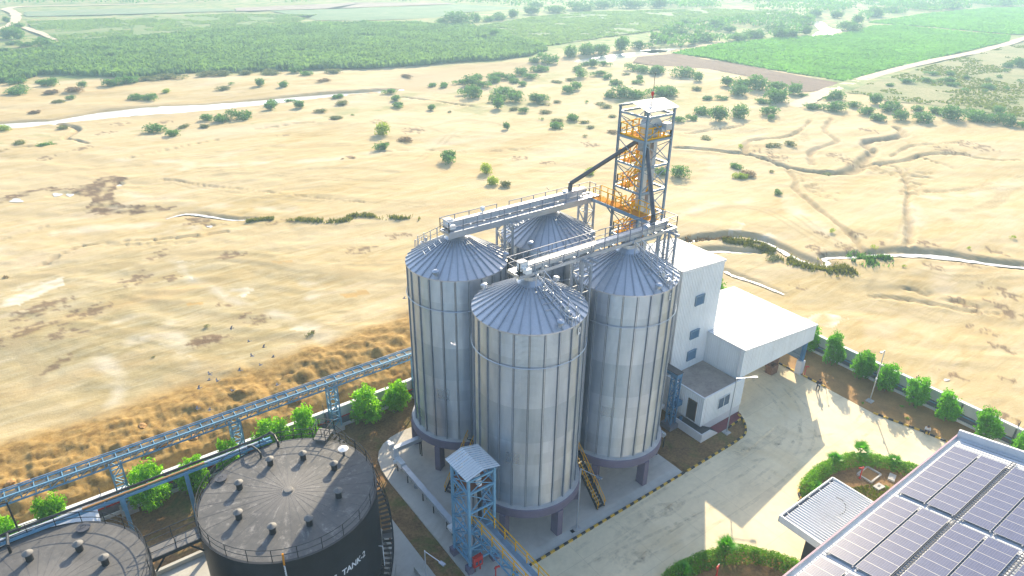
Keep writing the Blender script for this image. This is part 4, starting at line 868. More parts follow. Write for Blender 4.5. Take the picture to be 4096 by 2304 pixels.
# ------------------------------------------------------------------ conveyor bridges over the silos
def bridge(label, y0, y1, yc, walk_near):
    x0, x1, zd = -1.5, 16.1, 23.86
    t = thing('conveyor_bridge', label, 'conveyor bridge', (7, (y0+y1)/2, zd), 'conveyor bridges over the silo roofs')
    mb = MB(); hb = .46 if walk_near else .26
    mb.box(x0, y0, zd-hb, x1, y0+.09, zd+(.12 if walk_near else 0)); mb.box(x0, y1-.09, zd-.26, x1, y1, zd)
    for i in range(13): mb.box(x0+.1+i*1.45, y0+.09, zd-.22, x0+.22+i*1.45, y1-.09, zd-.08)
    mb.box(x0, y0+.09, zd-.22, x0+.09, y1-.09, zd); mb.box(x1-.09, y0+.09, zd-.22, x1, y1-.09, zd)
    mb.build('frame', M['galv'], t)
    mb = MB(); mb.box(x0, yc+.32, zd-.04, x1, y1-.1, zd+.02) if not walk_near else mb.box(x0, y0+.1, zd-.04, x1, yc-.32, zd+.02); mb.build('walkway', M['galv'], t)
    mb = MB(); mb.box(-.6, yc-.26, zd+.12, 14.6, yc+.26, zd+.62); mb.box(-.6, yc-.31, zd+.60, 14.6, yc+.31, zd+.645)
    for i in range(8): mb.box(.9+i*1.8, yc-.31, zd+.10, 1.0+i*1.8, yc+.31, zd+.66)
    cv = mb.build('conveyor_trough', M['white_galv'], t)
    mb = MB(); mb.box(12.5, yc-.33, zd+.08, 14.3, yc+.33, zd+.80); mb.tube((12.5, yc, zd+.62), (12.5-.02, yc, zd+.62), .24, 12); mb.build('inlet_housing', M['galv'], cv)
    mb = MB(); mb.m = 1; mb.box(14.35, yc-.25, zd+.30, 15.1, yc+.25, zd+.78); mb.m = 0; mb.tube((14.3, yc, zd+.5), (15.25, yc, zd+.5), .17, 12); mb.build('tail_motor', [M['dark_pipe'], M['galv_dark']], cv)
    mb = MB(); mb.box(-1.15, yc-.3, zd+.25, -.5, yc+.3, zd+.95); mb.tube((-1.0, yc-.55, zd+.55), (-1.0, yc+.1, zd+.55), .18, 12); mb.box(-1.1, yc-.85, zd+.2, -.55, yc-.4, zd+.55); mb.build('drive_motor', M['white'], cv)
    mb = MB(); mb.add([(-1.2,yc-.33,zd+.15),(-.55,yc-.33,zd+.15),(-.55,yc+.33,zd+.15),(-1.2,yc+.33,zd+.15),(-1.15,yc-.3,zd+.25),(-.6,yc-.3,zd+.25),(-.6,yc+.3,zd+.25),(-1.15,yc+.3,zd+.25)], [(0,3,2,1),(4,5,6,7),(0,1,5,4),(1,2,6,5),(2,3,7,6),(3,0,4,7)]); mb.build('drive_base', M['black'], cv)
    for xs in (0, 10.59):
        mb = MB(); mb.box(xs-.3, yc-.3, ZC+.6, xs+.3, yc+.3, zd+.12); mb.tube((xs+.1, yc-.6, zd-.2), (xs+.1, yc-.2, zd-.2), .12, 10); mb.build('discharge_gate', M['galv'], cv)
    g = MB(); railing(g, [(x1-.05, y0+.05, zd), (x0+.05, y0+.05, zd), (x0+.05, y1-.05, zd), (4.6 if walk_near else 16.0, y1-.05, zd)], 1.08, 1.42, .055, mid=True)
    if walk_near: railing(g, [(6.0, y1-.05, zd), (x1-.05, y1-.05, zd), (x1-.05, y1-.9, zd)], 1.08, 1.42, .055)
    else: railing(g, [(x1-.05, y0+.05, zd), (x1-.05, y1-.05, zd)], 1.08, 1.4, .055)
    g.build('guard_rail', M['rail_grey'], t)
    lattice_tower(t, 'support_tower', 4.85, yc-.62, 5.78, yc+.62, .1, zd-.30, 16, .17, .06, M['trestle'])
    mb = MB(); mb.bar((5.0, y0-1.0, zd-.38), (5.0, y1+.2, zd-.38), .18, .2); mb.bar((5.75, y0-.9, zd-.38), (5.75, y1+.2, zd-.38), .18, .2); mb.build('cross_beam', M['trestle'], t)
    lattice_tower(t, 'support_tower', 15.0, yc-.62, 15.95, yc+.62, .1, zd-.30, 16, .17, .06, M['trestle'])
    mb = MB(); mb.bar((15.4, y0-.9, zd-.38), (15.4, y1+.2, zd-.38), .18, .2); mb.build('cross_beam', M['trestle'], t)
    return t
M['white_galv'] = simple('pale galvanised casing', (.46, .49, .53), .45, .4, .1, .8)
bridge('front grey conveyor bridge crossing the front and right silo roofs', -.52, 1.05, -.02, False)
b2 = bridge('rear grey conveyor bridge crossing the left and rear silo roofs', 9.5, 11.08, 10.74, True)
mb = MB(); mb.lathe([(.0,25.05),(.16,25.02),(.22,24.9),(.2,24.7)], 16, (3.0, 11.0)); mb.tube((3.0,11.0,24.0),(3.0,11.0,24.8),.04,6); mb.build('floodlight', M['white'], b2, smooth=40)
# yellow link walkway between the two bridges, passing the tower
t = thing('link_walkway', 'yellow railed walkway linking the two conveyor bridges past the tower', 'walkway', (15.6, 5.2, 23.86))
mb = MB(); mb.box(15.05, 1.06, 23.80, 16.15, 9.48, 23.86); mb.build('deck', M['orange_floor'], t)
mb = MB(); mb.box(15.0, 1.06, 23.55, 15.10, 9.48, 23.84); mb.box(16.10, 1.06, 23.55, 16.2, 9.48, 23.84)
for a in ((15.05, 3.2, 22.3, 4.6), (16.15, 3.2, 22.3, 4.6)): mb.bar((a[0], 7.4, 23.6), (16.45, 7.9, 22.2), .1)
mb.build('beams', M['bluegrey'], t)
mb = MB(); railing(mb, [(15.1, 1.1, 23.86), (15.1, 9.45, 23.86)], 1.1, 1.0, .055); railing(mb, [(16.12, 1.1, 23.86), (16.12, 4.4, 23.86)], 1.1, 1.0, .055); railing(mb, [(16.12, 6.6, 23.86), (16.12, 9.45, 23.86)], 1.1, 1.0, .055); mb.build('guard_rail', M['yellow'], t)

# ------------------------------------------------------------------ bucket elevator tower
TX0, TX1, TY0, TY1, TZ = 16.45, 19.88, 4.55, 8.02, 33.0
tw = thing('elevator_tower', 'tall blue grey steel elevator tower with yellow stairs and a ribbed roof', 'tower', ((TX0+TX1)/2, (TY0+TY1)/2, 0))
for c in ((TX0,TY0),(TX1,TY0),(TX1,TY1),(TX0,TY1)):
    mb = MB(); mb.box(c[0]-.09,c[1]-.10,.4,c[0]+.09,c[1]-.075,TZ); mb.box(c[0]-.09,c[1]+.075,.4,c[0]+.09,c[1]+.10,TZ); mb.box(c[0]-.012,c[1]-.075,.4,c[0]+.012,c[1]+.075,TZ); mb.box(c[0]-.3,c[1]-.3,0,c[0]+.3,c[1]+.3,.42)
    mb.build('leg', M['bluegrey'], tw)
LV = [30.35-2.46*k for k in range(13)]
corners = [(TX0,TY0),(TX1,TY0),(TX1,TY1),(TX0,TY1)]
for k, z in enumerate([TZ-.45]+LV):
    mb = MB()
    for i in range(4): mb.bar((*corners[i], z-.1), (*corners[(i+1) % 4], z-.1), .13, .2)
    mb.build('ring_beam', M['bluegrey'], tw)
zz = [TZ-.5]+LV
for k in range(len(zz)-1):
    mb = MB()
    for i in range(4):
        if i == 2 and k > 0 and k % 2: continue
        p, q = corners[i], corners[(i+1) % 4]
        mb.bar((*p, zz[k]-.35), (*q, zz[k+1]+.12), .065); mb.bar((*q, zz[k]-.35), (*p, zz[k+1]+.12), .065)
    mb.build('cross_brace', M['bluegrey'], tw)
ym = (TY0+TY1)/2; mb = MB(); xa, xb = TX0-.25, TX1+.3
NR = 14
for i in range(NR):
    a = xa+(xb-xa)*i/NR; b = xa+(xb-xa)*(i+1)/NR; c = a+(b-a)*.72
    for (s, e, dz) in ((a, c, 0), (c, b, .05)):
        mb.add([(s,TY0-.25,TZ+.05+dz),(e,TY0-.25,TZ+.05+dz),(e,ym,TZ+.55+dz),(s,ym,TZ+.55+dz)], [(0,1,2,3)])
        mb.add([(s,ym,TZ+.55+dz),(e,ym,TZ+.55+dz),(e,TY1+.25,TZ+.05+dz),(s,TY1+.25,TZ+.05+dz)], [(0,1,2,3)])
rfo = mb.build('roof', M['white'], tw)
mb = MB()
for x in (TX0, TX1): mb.bar((x,TY0-.2,TZ-.02),(x,ym,TZ+.47),.12); mb.bar((x,ym,TZ+.47),(x,TY1+.2,TZ-.02),.12)
for y in (TY0, TY1): mb.bar((TX0-.2,y,TZ-.03),(TX1+.2,y,TZ-.03),.12)
mb.build('roof_frame', M['bluegrey'], tw)
mb = MB(); mb.lathe([(.10,TZ+.9),(.13,TZ+1.0),(.13,TZ+1.25),(0,TZ+1.32)],12,(TX0+2.2,ym)); mb.tube((TX0+2.2,ym,TZ+.5),(TX0+2.2,ym,TZ+.92),.03); mb.build('warning_beacon', M['red'], tw, smooth=40)
mb = MB(); mb.tube((TX0+2.6,ym+.3,TZ+.5),(TX0+2.6,ym+.3,TZ+2.9),.025); mb.build('lightning_rod', M['dark_pipe'], tw)
mb = MB(); z = LV[0]
mb.box(TX0+.08,TY0+.08,z-.03,TX1-.08,TY1-.08,z+.03); top_pf = mb.build('top_platform', M['orange_floor'], tw)
mb = MB(); railing(mb, [(TX0+.1,TY0+.1,z),(TX1-.1,TY0+.1,z),(TX1-.1,TY1-.1,z),(TX0+.1,TY1-.1,z)], 1.1, .85, .085, closed=True)
mb.bar((TX0+.1,TY0+.1,z+.1),(TX1-.1,TY0+.1,z+.1),.04,.16); mb.bar((TX0+.1,TY0+.1,z+.1),(TX0+.1,TY1-.1,z+.1),.04,.16); mb.build('guard_rail', M['yellow'], top_pf)
# zigzag stairs in the left half of the tower
for k, z in enumerate(LV[1:-1]):
    ya, yb = TY0+1.55, TY1-.15
    pf = MB(); pf.box(TX1-1.0, yb-1.3, z-.03, TX1-.15, yb, z+.03); pf2 = pf.build('landing', M['orange_floor'], tw)
    pf = MB(); pf.box(TX0+.12, yb-1.3, z-.03, TX0+1.6, yb, z+.03); pfo = pf.build('landing', M['orange_floor'], tw)
    mb = MB(); railing(mb, [(TX0+.15,TY0+.2,z),(TX0+.15,yb-.05,z),(TX0+1.55,yb-.05,z)], 1.05, .7, .085); mb.build('guard_rail', M['yellow'], pfo); mb = MB(); railing(mb, [(TX1-1.0,yb-.05,z),(TX1-.18,yb-.05,z),(TX1-.18,yb-1.3,z)], 1.05, .7, .07); mb.build('guard_rail', M['yellow'], pf2)
    z1 = LV[k]; s = 1 if k % 2 else -1
    mb = MB(); n = 9
    xs = TX0+.35 if s > 0 else TX0+1.0
    pA = (xs, yb-1.0, z); pB = (xs, TY0+.7, z+(z1-z))
    mb = MB()
    for dx in (0, .55): mb.bar((xs+dx, yb-.95, z+.02), (xs+dx, TY0+.55, z1-.02), .05, .16)
    for i in range(n):
        f = (i+.5)/n; yy = yb-.95+(TY0+.55-yb+.95)*f; mb.box(xs, yy-.1, z+(z1-z)*f-.02, xs+.55, yy+.1, z+(z1-z)*f+.02)
    st = mb.build('stair_flight', M['yellow'], tw)
    mb = MB()
    for dx in (0, .55):
        mb.bar((xs+dx, yb-.95, z+1.0), (xs+dx, TY0+.55, z1+.98), .09); mb.bar((xs+dx, yb-.95, z+.55), (xs+dx, TY0+.55, z1+.53), .06)
        for i in range(4):
            f = i/3; yy = yb-.95+(TY0+.55-yb+.95)*f; mb.bar((xs+dx, yy, z+(z1-z)*f), (xs+dx, yy, z+(z1-z)*f+1.0), .05)
    mb.build('stair_rail', M['yellow'], st)
# bucket elevator inside the tower
be = thing('bucket_elevator', 'grey bucket elevator with a round topped head casing inside the tall tower', 'elevator', (17.9, 5.6, 0))
mb = MB()
mb.box(17.15, 5.0, 1.2, 17.62, 5.75, 29.9); mb.build('leg_casing', M['galv'], be)
mb = MB(); mb.box(18.1, 5.0, 1.2, 18.57, 5.75, 29.9); mb.build('leg_casing', M['white_galv'], be)
mb = MB()
for z in LV[1:]: mb.box(17.1, 4.95, z-.5, 17.67, 5.8, z-.42); mb.box(18.05, 4.95, z-.5, 18.62, 5.8, z-.42)
mb.build('flange', M['galv_dark'], be)
mb = MB(); prof = [(16.95,30.0),(16.95,31.4)]
for k in range(9): a = PI-PI*k/8; prof.append((17.86+.91*math.cos(a), 31.5+.78*math.sin(a)))
prof += [(18.77,31.4),(18.77,30.0)]
vs = [(x, 4.85, z) for x, z in prof]+[(x, 5.9, z) for x, z in prof]; n = len(prof)
mb.add(vs, [tuple(range(n)), tuple(range(2*n-1, n-1, -1))]+[(i, n+i, n+(i+1) % n, (i+1) % n) for i in range(n)])
hd = mb.build('head_casing', M['galv'], be)
mb = MB(); mb.tube((17.86,4.84,31.45),(17.86,4.70,31.45),.30,16); mb.tube((17.86,4.7,31.45),(17.86,4.55,31.45),.09,10); mb.build('shaft_bearing', M['galv_dark'], hd)
mb = MB(); mb.box(18.55,4.15,31.15,19.35,4.8,31.75); mb.tube((18.2,4.5,31.2),(18.8,4.5,31.2),.22,12); mb.build('drive_motor', M['white_galv'], hd)
mb = MB(); mb.box(16.95,4.9,29.2,17.45,5.9,30.02); mb.build('outlet_hopper', M['galv_dark'], hd)
mb = MB(); mb.box(16.95,4.85,.1,18.77,5.9,1.25); mb.build('boot', M['galv'], be)
# grain spouts from the elevator head to the bridges
mb = MB(); mb.tube((17.3,6.55,29.75),(13.2,10.74,25.35),.21,14); mb.tube((13.2,10.74,25.45),(13.2,10.74,24.5),.21,14); mb.tube((17.3,6.55,29.75),(17.2,5.7,30.0),.21,12)
solo('grain_spout', mb, M['dark_pipe'], 'long dark grain pipe sloping from the tower head left to the rear bridge', 'pipe', 'grain spouts', smooth=40)
mb = MB(); pp = [(17.2,5.2,29.9),(17.05,4.6,29.0),(16.3,3.2,27.6),(13.7,.6,25.6),(13.4,.0,25.0),(13.4,-.02,24.5)]
pp = [(17.2,5.2,29.95),(16.9,4.6,29.2),(14.3,1.2,26.4),(13.45,.05,25.3),(13.4,-.02,24.5)]
for a, b in zip(pp[:-1], pp[1:]): mb.tube(a, b, .2, 14)
mb.lathe([(.26,24.55),(.26,24.95),(.22,25.1)],14,(13.4,-.02)); solo('grain_spout', mb, M['dark_pipe'], 'dark bent grain pipe dropping in front of the tower to the front bridge', 'pipe', 'grain spouts', smooth=40)

# ------------------------------------------------------------------ intake tower and gallery in front
IX0, IX1, IY0, IY1, IZ = -8.45, -6.05, -3.72, -1.33, 10.1
it = thing('intake_tower', 'light blue braced steel intake tower with a small pitched white roof', 'tower', (-7.25, -2.5, 0))
ic = [(IX0,IY0),(IX1,IY0),(IX1,IY1),(IX0,IY1)]
for c in ic:
    mb = MB(); mb.bar((*c,.7),(*c,IZ),.2); lg = mb.build('leg', M['skyblue'], it)
    mb = MB(); mb.box(c[0]-.32,c[1]-.32,0,c[0]+.32,c[1]+.32,.72); mb.build('pedestal', M['purple'], it)
IL = [9.7, 8.42, 6.4, 4.3, 2.6, 1.0]
for z in IL:
    mb = MB()
    for i in range(4): mb.bar((*ic[i],z),(*ic[(i+1) % 4],z),.12,.16)
    mb.build('ring_beam', M['skyblue'], it)
for k in range(len(IL)-1):
    mb = MB()
    for i in range(4):
        p, q = ic[i], ic[(i+1) % 4]
        mb.bar((*p,IL[k]),(*q,IL[k+1]),.06); mb.bar((*q,IL[k]),(*p,IL[k+1]),.06)
    mb.build('cross_brace', M['skyblue'], it)
mb = MB(); mb.box(IX0+.1,IY0+.1,8.48,IX1-.1,IY1-.1,8.54); mb.build('platform', M['rust_floor'], it)
mb = MB(); xm = (IX0+IX1)/2; ya, yb = IY0-.35, IY1+.4
NR = 12
for i in range(NR):
    a = ya+(yb-ya)*i/NR; b = ya+(yb-ya)*(i+1)/NR; c = a+(b-a)*.75
    for s, e, dz in ((a, c, 0), (c, b, .035)):
        mb.add([(IX0-.35,s,IZ+.08+dz),(xm,s,IZ+.5+dz),(xm,e,IZ+.5+dz),(IX0-.35,e,IZ+.08+dz)], [(0,1,2,3)])
        mb.add([(xm,s,IZ+.5+dz),(IX1+.35,s,IZ+.08+dz),(IX1+.35,e,IZ+.08+dz),(xm,e,IZ+.5+dz)], [(0,1,2,3)])
mb.build('roof', M['white'], it)
mb = MB()
for y in (IY0, IY1): mb.bar((IX0-.3,y,IZ+.02),(xm,y,IZ+.42),.1); mb.bar((xm,y,IZ+.42),(IX1+.3,y,IZ+.02),.1)
mb.bar((IX0,ya,IZ),(IX0,yb,IZ),.1); mb.bar((IX1,ya,IZ),(IX1,yb,IZ),.1); mb.build('roof_frame', M['bluegrey'], it)
mb = MB(); 
for i in range(6):
    z = 4.6+i*.65; mb.path([(IX1-.35+.42*math.cos(a), IY1-.75+.42*math.sin(a), z) for a in np.linspace(0, 2*PI, 11)[:-1]], .025, 4, True)
for a in np.linspace(0, 2*PI, 7)[:-1]: mb.bar((IX1-.35+.42*math.cos(a), IY1-.75+.42*math.sin(a), 4.4),(IX1-.35+.42*math.cos(a), IY1-.75+.42*math.sin(a), 8.4),.04)
mb.build('ladder_cage', M['skyblue'], it)
ie = thing('bucket_elevator', 'small grey bucket elevator with a curved white chute inside the intake tower', 'elevator', (-7.4,-2.3,0))
mb = MB(); mb.box(-7.75,-2.6,.8,-7.4,-2.0,8.6); mb.box(-7.2,-2.6,.8,-6.85,-2.0,8.6); mb.build('leg_casing', M['white_galv'], ie)
mb = MB(); pr = [(-2.85,8.56),(-2.85,9.2)]+[(-2.3+.55*math.cos(a), 9.2+.5*math.sin(a)) for a in np.linspace(PI, 0, 7)[1:-1]]+[(-1.75,9.2),(-1.75,8.56)]
vs = [(-7.85,y,z) for y, z in pr]+[(-6.8,y,z) for y, z in pr]; n = len(pr); mb.add(vs, [tuple(range(n-1,-1,-1)), tuple(range(n,2*n))]+[(i,(i+1)%n,n+(i+1)%n,n+i) for i in range(n)]); mb.build('head_casing', M['galv'], ie)
mb = MB(); ch = [(-7.25,-2.75,9.5),(-7.25,-3.1,9.35),(-7.25,-3.3,9.0),(-7.25,-3.35,8.55)]
for a, b in zip(ch[:-1], ch[1:]): mb.bar(a, b, .42, .3)
mb.build('chute', M['white'], ie)
mb = MB(); mb.tube((-7.15,-3.2,8.45),(-7.0,-3.1,4.7),.17,12); mb.build('down_pipe', M['black'], ie, smooth=40)
mb = MB(); mb.box(-7.9,-2.9,.1,-6.7,-1.7,1.0); mb.tube((-8.3,-2.6,1.1),(-7.7,-2.6,1.1),.3,14); mb.build('boot', M['skyblue'], ie)

gx0, gx1, gz, gy0, gy1 = -7.68, -6.45, 4.25, -2.9, -30.0
gl = thing('conveyor_gallery', 'long conveyor gallery with yellow hand rails running over the kerb toward the camera', 'conveyor', (-7.06, -14, 0))
mb = MB(); mb.box(-7.58,gy1,gz+.12,-7.18,gy0,gz+.42); mb.box(-7.64,gy1,gz+.42,-7.12,gy0,gz+.47); mb.build('belt_cover', M['white_galv'], gl)
mb = MB()
mb.box(-7.05,gy1,gz-.03,gx1,gy0,gz+.01)
for i in range(60): mb.box(-7.05,gy0-i*.45-.03,gz+.01,gx1,gy0-i*.45+.03,gz+.035)
mb.build('walkway', M['bluegrey'], gl)
for x in (gx0, gx1):
    mb = MB(); railing(mb, [(x,gy0,gz),(x,gy1,gz)], 1.1, 1.45, .06); mb.build('hand_rail', M['yellow'], gl)
mb = MB()
for x in (gx0, gx1):
    mb.bar((x,gy0,gz-.08),(x,gy1,gz-.08),.12,.16); mb.bar((x,gy0,gz-1.0),(x,gy1,gz-1.0),.1)
    n = 20
    for i in range(n):
        a = gy0+(gy1-gy0)*i/n; b = gy0+(gy1-gy0)*(i+1)/n
        mb.bar((x,a,gz-.1),(x,a,gz-1.0),.07); mb.bar((x,a,gz-1.0),(x,b,gz-.1),.06)
for i in range(21):
    a = gy0+(gy1-gy0)*i/20; mb.bar((gx0,a,gz-1.0),(gx1,a,gz-1.0),.07)
    if i < 20: mb.bar((gx0,a,gz-1.0),(gx1,gy0+(gy1-gy0)*(i+1)/20,gz-1.0),.05)
mb.build('truss', M['skyblue'], gl)
for y in (-17.5, -29.5): lattice_tower(gl, 'trestle', gx0, y-.4, gx1, y+.4, 0, gz-1.05, 3, .14, .06, M['skyblue'])

# fire cabinet, hydrants
mb = MB(); mb.box(-8.35,-4.18,.75,-7.5,-3.92,1.75); mb.box(-8.35,-4.2,1.75,-7.5,-3.85,1.8)
fc = thing('fire_cabinet', 'red fire hose cabinet with two glass panes at the foot of the intake tower', 'fire cabinet', (-7.9,-4.05,.7))
mb.build('case', M['red'], fc)
mb = MB(); mb.box(-8.22,-4.2,1.0,-8.0,-4.181,1.35); mb.box(-7.85,-4.2,1.0,-7.63,-4.181,1.35); mb.build('pane', M['glass'], fc)
mb = MB(); mb.bar((-8.2,-4.0,0),(-8.2,-4.0,.75),.08); mb.bar((-7.65,-4.0,0),(-7.65,-4.0,.75),.08); mb.build('stand', M['red'], fc)
def hydrant(x, y, label, h=1.0, rz=0, mat='red'):
    c, s = math.cos(rz), math.sin(rz)
    t = thing('fire_hydrant', label, 'hydrant', (x, y, 0), 'red fire hydrants')
    mb = MB(); mb.tube((x,y,0),(x,y,h),.055,10); mb.tube((x,y,0),(x,y,.06),.12,10); mb.build('standpipe', M['red'], t, smooth=40)
    mb = MB(); mb.tube((x-.12*c,y-.12*s,h),(x+.28*c,y+.28*s,h),.075,10); mb.tube((x+.28*c,y+.28*s,h),(x+.36*c,y+.36*s,h-.08),.09,10); mb.build('valve', M['red'], t, smooth=40)
    mb = MB(); mb.tube((x,y,h+.05),(x,y,h+.16),.02,6); mb.tube((x-.1,y,h+.16),(x+.1,y,h+.16),.025,6); mb.build('hand_wheel', M['white'] if mat != 'red' else M['red'], t)
hydrant(-7.0,-5.3,'red fire hydrant on the pale apron beside the intake gallery', 1.0, 0)
hydrant(40.25,-3.0,'red fire hydrant beside the shed column pedestal', 1.1, -.4)
hydrant(28.5,-16.6,'red fire hydrant next to the square soakaway inside the far hedge', 1.3, 2.6)
hydrant(7.75,-15.9,'red fire hydrant with white cap behind the near hedge', 1.2, 3.4, 'w')
hydrant(45.6,-10.0,'red hydrant post against the right boundary wall between two trees', 1.0, 3.14)
hydrant(-14.6,20.1,'red hydrant and hose reel on the left wall near the conveyor pylon', 1.3, .3)

# ------------------------------------------------------------------ ground drag conveyors and stairs on the pad
dc = thing('drag_conveyor', 'long low grey drag conveyor running along the left edge of the silo pad', 'conveyor', (-7.4,4.5,.1))
mb = MB(); mb.box(-7.6,-1.2,.92,-7.18,10.9,1.30); mb.box(-7.64,-1.2,1.30,-7.14,10.9,1.34)
for i in range(7): mb.box(-7.66,-.4+i*1.8,.9,-7.12,-.32+i*1.8,1.36)
mb.build('trough', M['white_galv'], dc)
for y in (10.4, 8.4, 5.5, 3.6, 1.3, .4):
    mb = MB(); mb.bar((-7.6,y,.1),(-7.6,y,.95),.08); mb.bar((-7.2,y,.1),(-7.2,y,.95),.08); mb.build('stand', M['black'], dc)
mb = MB(); mb.box(-7.65,9.6,.9,-7.13,10.95,1.5); mb.tube((-7.9,10.6,1.15),(-7.3,10.6,1.15),.2,12); mb.build('head_box', M['white'], dc)
mb = MB(); mb.tube((-7.5,6.9,.92),(-7.5,6.9,.6),.2,12); mb.build('inspection_port', M['galv_dark'], dc)
mb = MB(); mb.tube((-7.85,-.2,1.2),(-7.85,.55,1.2),.2,12); mb.box(-8.1,-.1,1.3,-7.6,.4,1.55); mb.build('motor', M['white'], dc)
d2 = thing('drag_conveyor', 'grey discharge conveyor coming out from under the left silo toward the corner motor', 'conveyor', (-5.5,11.0,.1))
mb = MB(); mb.box(-7.5,10.9,2.0,3.0,11.32,2.42); mb.box(-7.5,10.86,2.42,3.0,11.36,2.46); mb.build('trough', M['white_galv'], d2)
mb = MB(); mb.add([(-7.75,10.85,1.4),(-7.1,10.85,1.4),(-7.1,11.3,1.4),(-7.75,11.3,1.4),(-7.65,10.9,2.4),(-7.2,10.9,2.4),(-7.2,11.3,2.4),(-7.65,11.3,2.4)], [(0,3,2,1),(4,5,6,7),(0,1,5,4),(1,2,6,5),(2,3,7,6),(3,0,4,7)]); mb.build('drop_chute', M['white'], d2)
mb = MB(); mb.tube((-7.6,11.4,2.5),(-7.6,12.1,2.5),.24,12); mb.box(-7.85,11.35,2.05,-7.3,11.7,2.75); mb.build('motor', M['white'], d2)
for x in (-7.5, -4.6, -1.5):
    mb = MB(); mb.bar((x,10.95,.1),(x,10.95,2.0),.08); mb.bar((x,11.28,.1),(x,11.28,2.0),.08); mb.build('stand', M['black'], d2)
d3 = thing('drag_conveyor', 'short grey discharge conveyor poking out at the right silo base ring', 'conveyor', (16.2,-1.6,0))
mb = MB(); mb.bar((14.6,-.6,3.2),(16.3,-2.2,1.5),.4,.4); mb.box(15.6,.1,2.6,18.6,.5,3.0); mb.build('trough', M['white_galv'], d3)
mb = MB(); mb.tube((15.6,-1.2,2.9),(16.2,-.8,2.9),.24,12); mb.box(15.2,-.9,2.5,15.8,-.4,3.0); mb.build('motor', M['white'], d3)
MB().bar((16.3,-2.2,0),(16.3,-2.2,1.4),.1).build('stand', M['black'], d3); MB().bar((18.3,.3,0),(18.3,.3,2.6),.1).build('stand', M['black'], d3)
def stairs(label, p, q, wd):
    """steep black stair with yellow rails from p (bottom) up to q"""
    p = Vector(p); q = Vector(q); d = q-p; h = Vector((d.x, d.y, 0)).normalized(); n = Vector((-h.y, h.x, 0))*wd/2
    t = thing('steel_stair', label, 'stair', p, 'black steel stairs with yellow rails')
    for s in (-1, 1):
        mb = MB(); mb.bar(p+n*s, q+n*s, .06, .24); mb.build('stringer', M['black'], t)
    k = 16
    mb = MB()
    for i in range(k):
        c = p+d*((i+.5)/k); a = c-n*.96-h*.11; b = c+n*.96-h*.11; e = h*.22
        mb.add([a, b, b+e, a+e, a+Vector((0,0,.04)), b+Vector((0,0,.04)), b+e+Vector((0,0,.04)), a+e+Vector((0,0,.04))], [(0,3,2,1),(4,5,6,7),(0,1,5,4),(1,2,6,5),(2,3,7,6),(3,0,4,7)])
    mb.build('tread', M['dark_pipe'], t)
    for s in (-1, 1):
        mb = MB(); u = Vector((0,0,1.0))
        mb.tube(p+n*s+u, q+n*s+u, .035, 6); mb.tube(p+n*s+u*.5, q+n*s+u*.5, .028, 6)
        for i in range(6): c = p+n*s+d*i/5; mb.tube(c, c+u, .03, 6)
        mb.tube(p+n*s+u, p+n*s-h*.12+u*.75, .03, 6); mb.tube(p+n*s-h*.12+u*.75, p+n*s+u*.5, .03, 6); mb.build('hand_rail', M['yellow'], t)
stairs('black steel stair with yellow rails climbing between the front and right silos', (5.15,-4.8,.1), (5.15,-.9,3.95), .8)
stairs('black steel stair with yellow rails behind the intake tower beside the front silo', (-5.2,4.9,.1), (-1.6,6.3,3.95), .8)

# ------------------------------------------------------------------ black storage tanks
def tankroof(name, streak):
    m, nt, b = newmat(name); co = coords(nt); sp = nt.nodes.new('ShaderNodeSeparateXYZ'); nt.links.new(co, sp.inputs[0])
    ang = math_(nt, 'ARCTAN2', sp.outputs['Y'], sp.outputs['X']); rad = nt.nodes.new('ShaderNodeVectorMath'); rad.operation = 'LENGTH'; nt.links.new(co, rad.inputs[0])
    cv = nt.nodes.new('ShaderNodeCombineXYZ'); nt.links.new(math_(nt, 'MULTIPLY', ang, 7), cv.inputs[0]); nt.links.new(math_(nt, 'MULTIPLY', rad.outputs['Value'], .9), cv.inputs[1])
    f = noise(nt, .9, 6, .7, vec=cv.outputs[0], dist=.4); g = noise(nt, .5, 5, .6, vec=co); h = noise(nt, 3, 5, .7, vec=co)
    c = ramp(nt, g, [(.3, (.075, .075, .08)), (.7, (.125, .123, .12))])
    c = mix(nt, .3, c, ramp(nt, h, [(.3, (.07, .07, .07)), (.7, (.18, .17, .16))]))
    k = math_(nt, 'MULTIPLY', ramp(nt, f, [(.52, (0, 0, 0)), (.72, (1, 1, 1))]), ramp(nt, h, [(.36, (0, 0, 0)), (.66, (1, 1, 1))]))
    c = mix(nt, math_(nt, 'MULTIPLY', k, streak), c, (.58, .55, .52))
    ctr = math_(nt, 'SUBTRACT', 1.0, math_(nt, 'DIVIDE', rad.outputs['Value'], 3.2), True); c = mix(nt, math_(nt, 'MULTIPLY', ctr, .55), c, (.28, .26, .24))
    nt.links.new(c, b.inputs['Base Color']); b.inputs['Roughness'].default_value = .62; b.inputs['Specular IOR Level'].default_value = .35; bump(nt, b, h, .12, .02); return m
M['tank_roof_a'] = tankroof('weathered bitumen roof', .5); M['tank_roof_b'] = tankroof('clean bitumen roof', .12)
TR, TZT = 6.48, 9.0
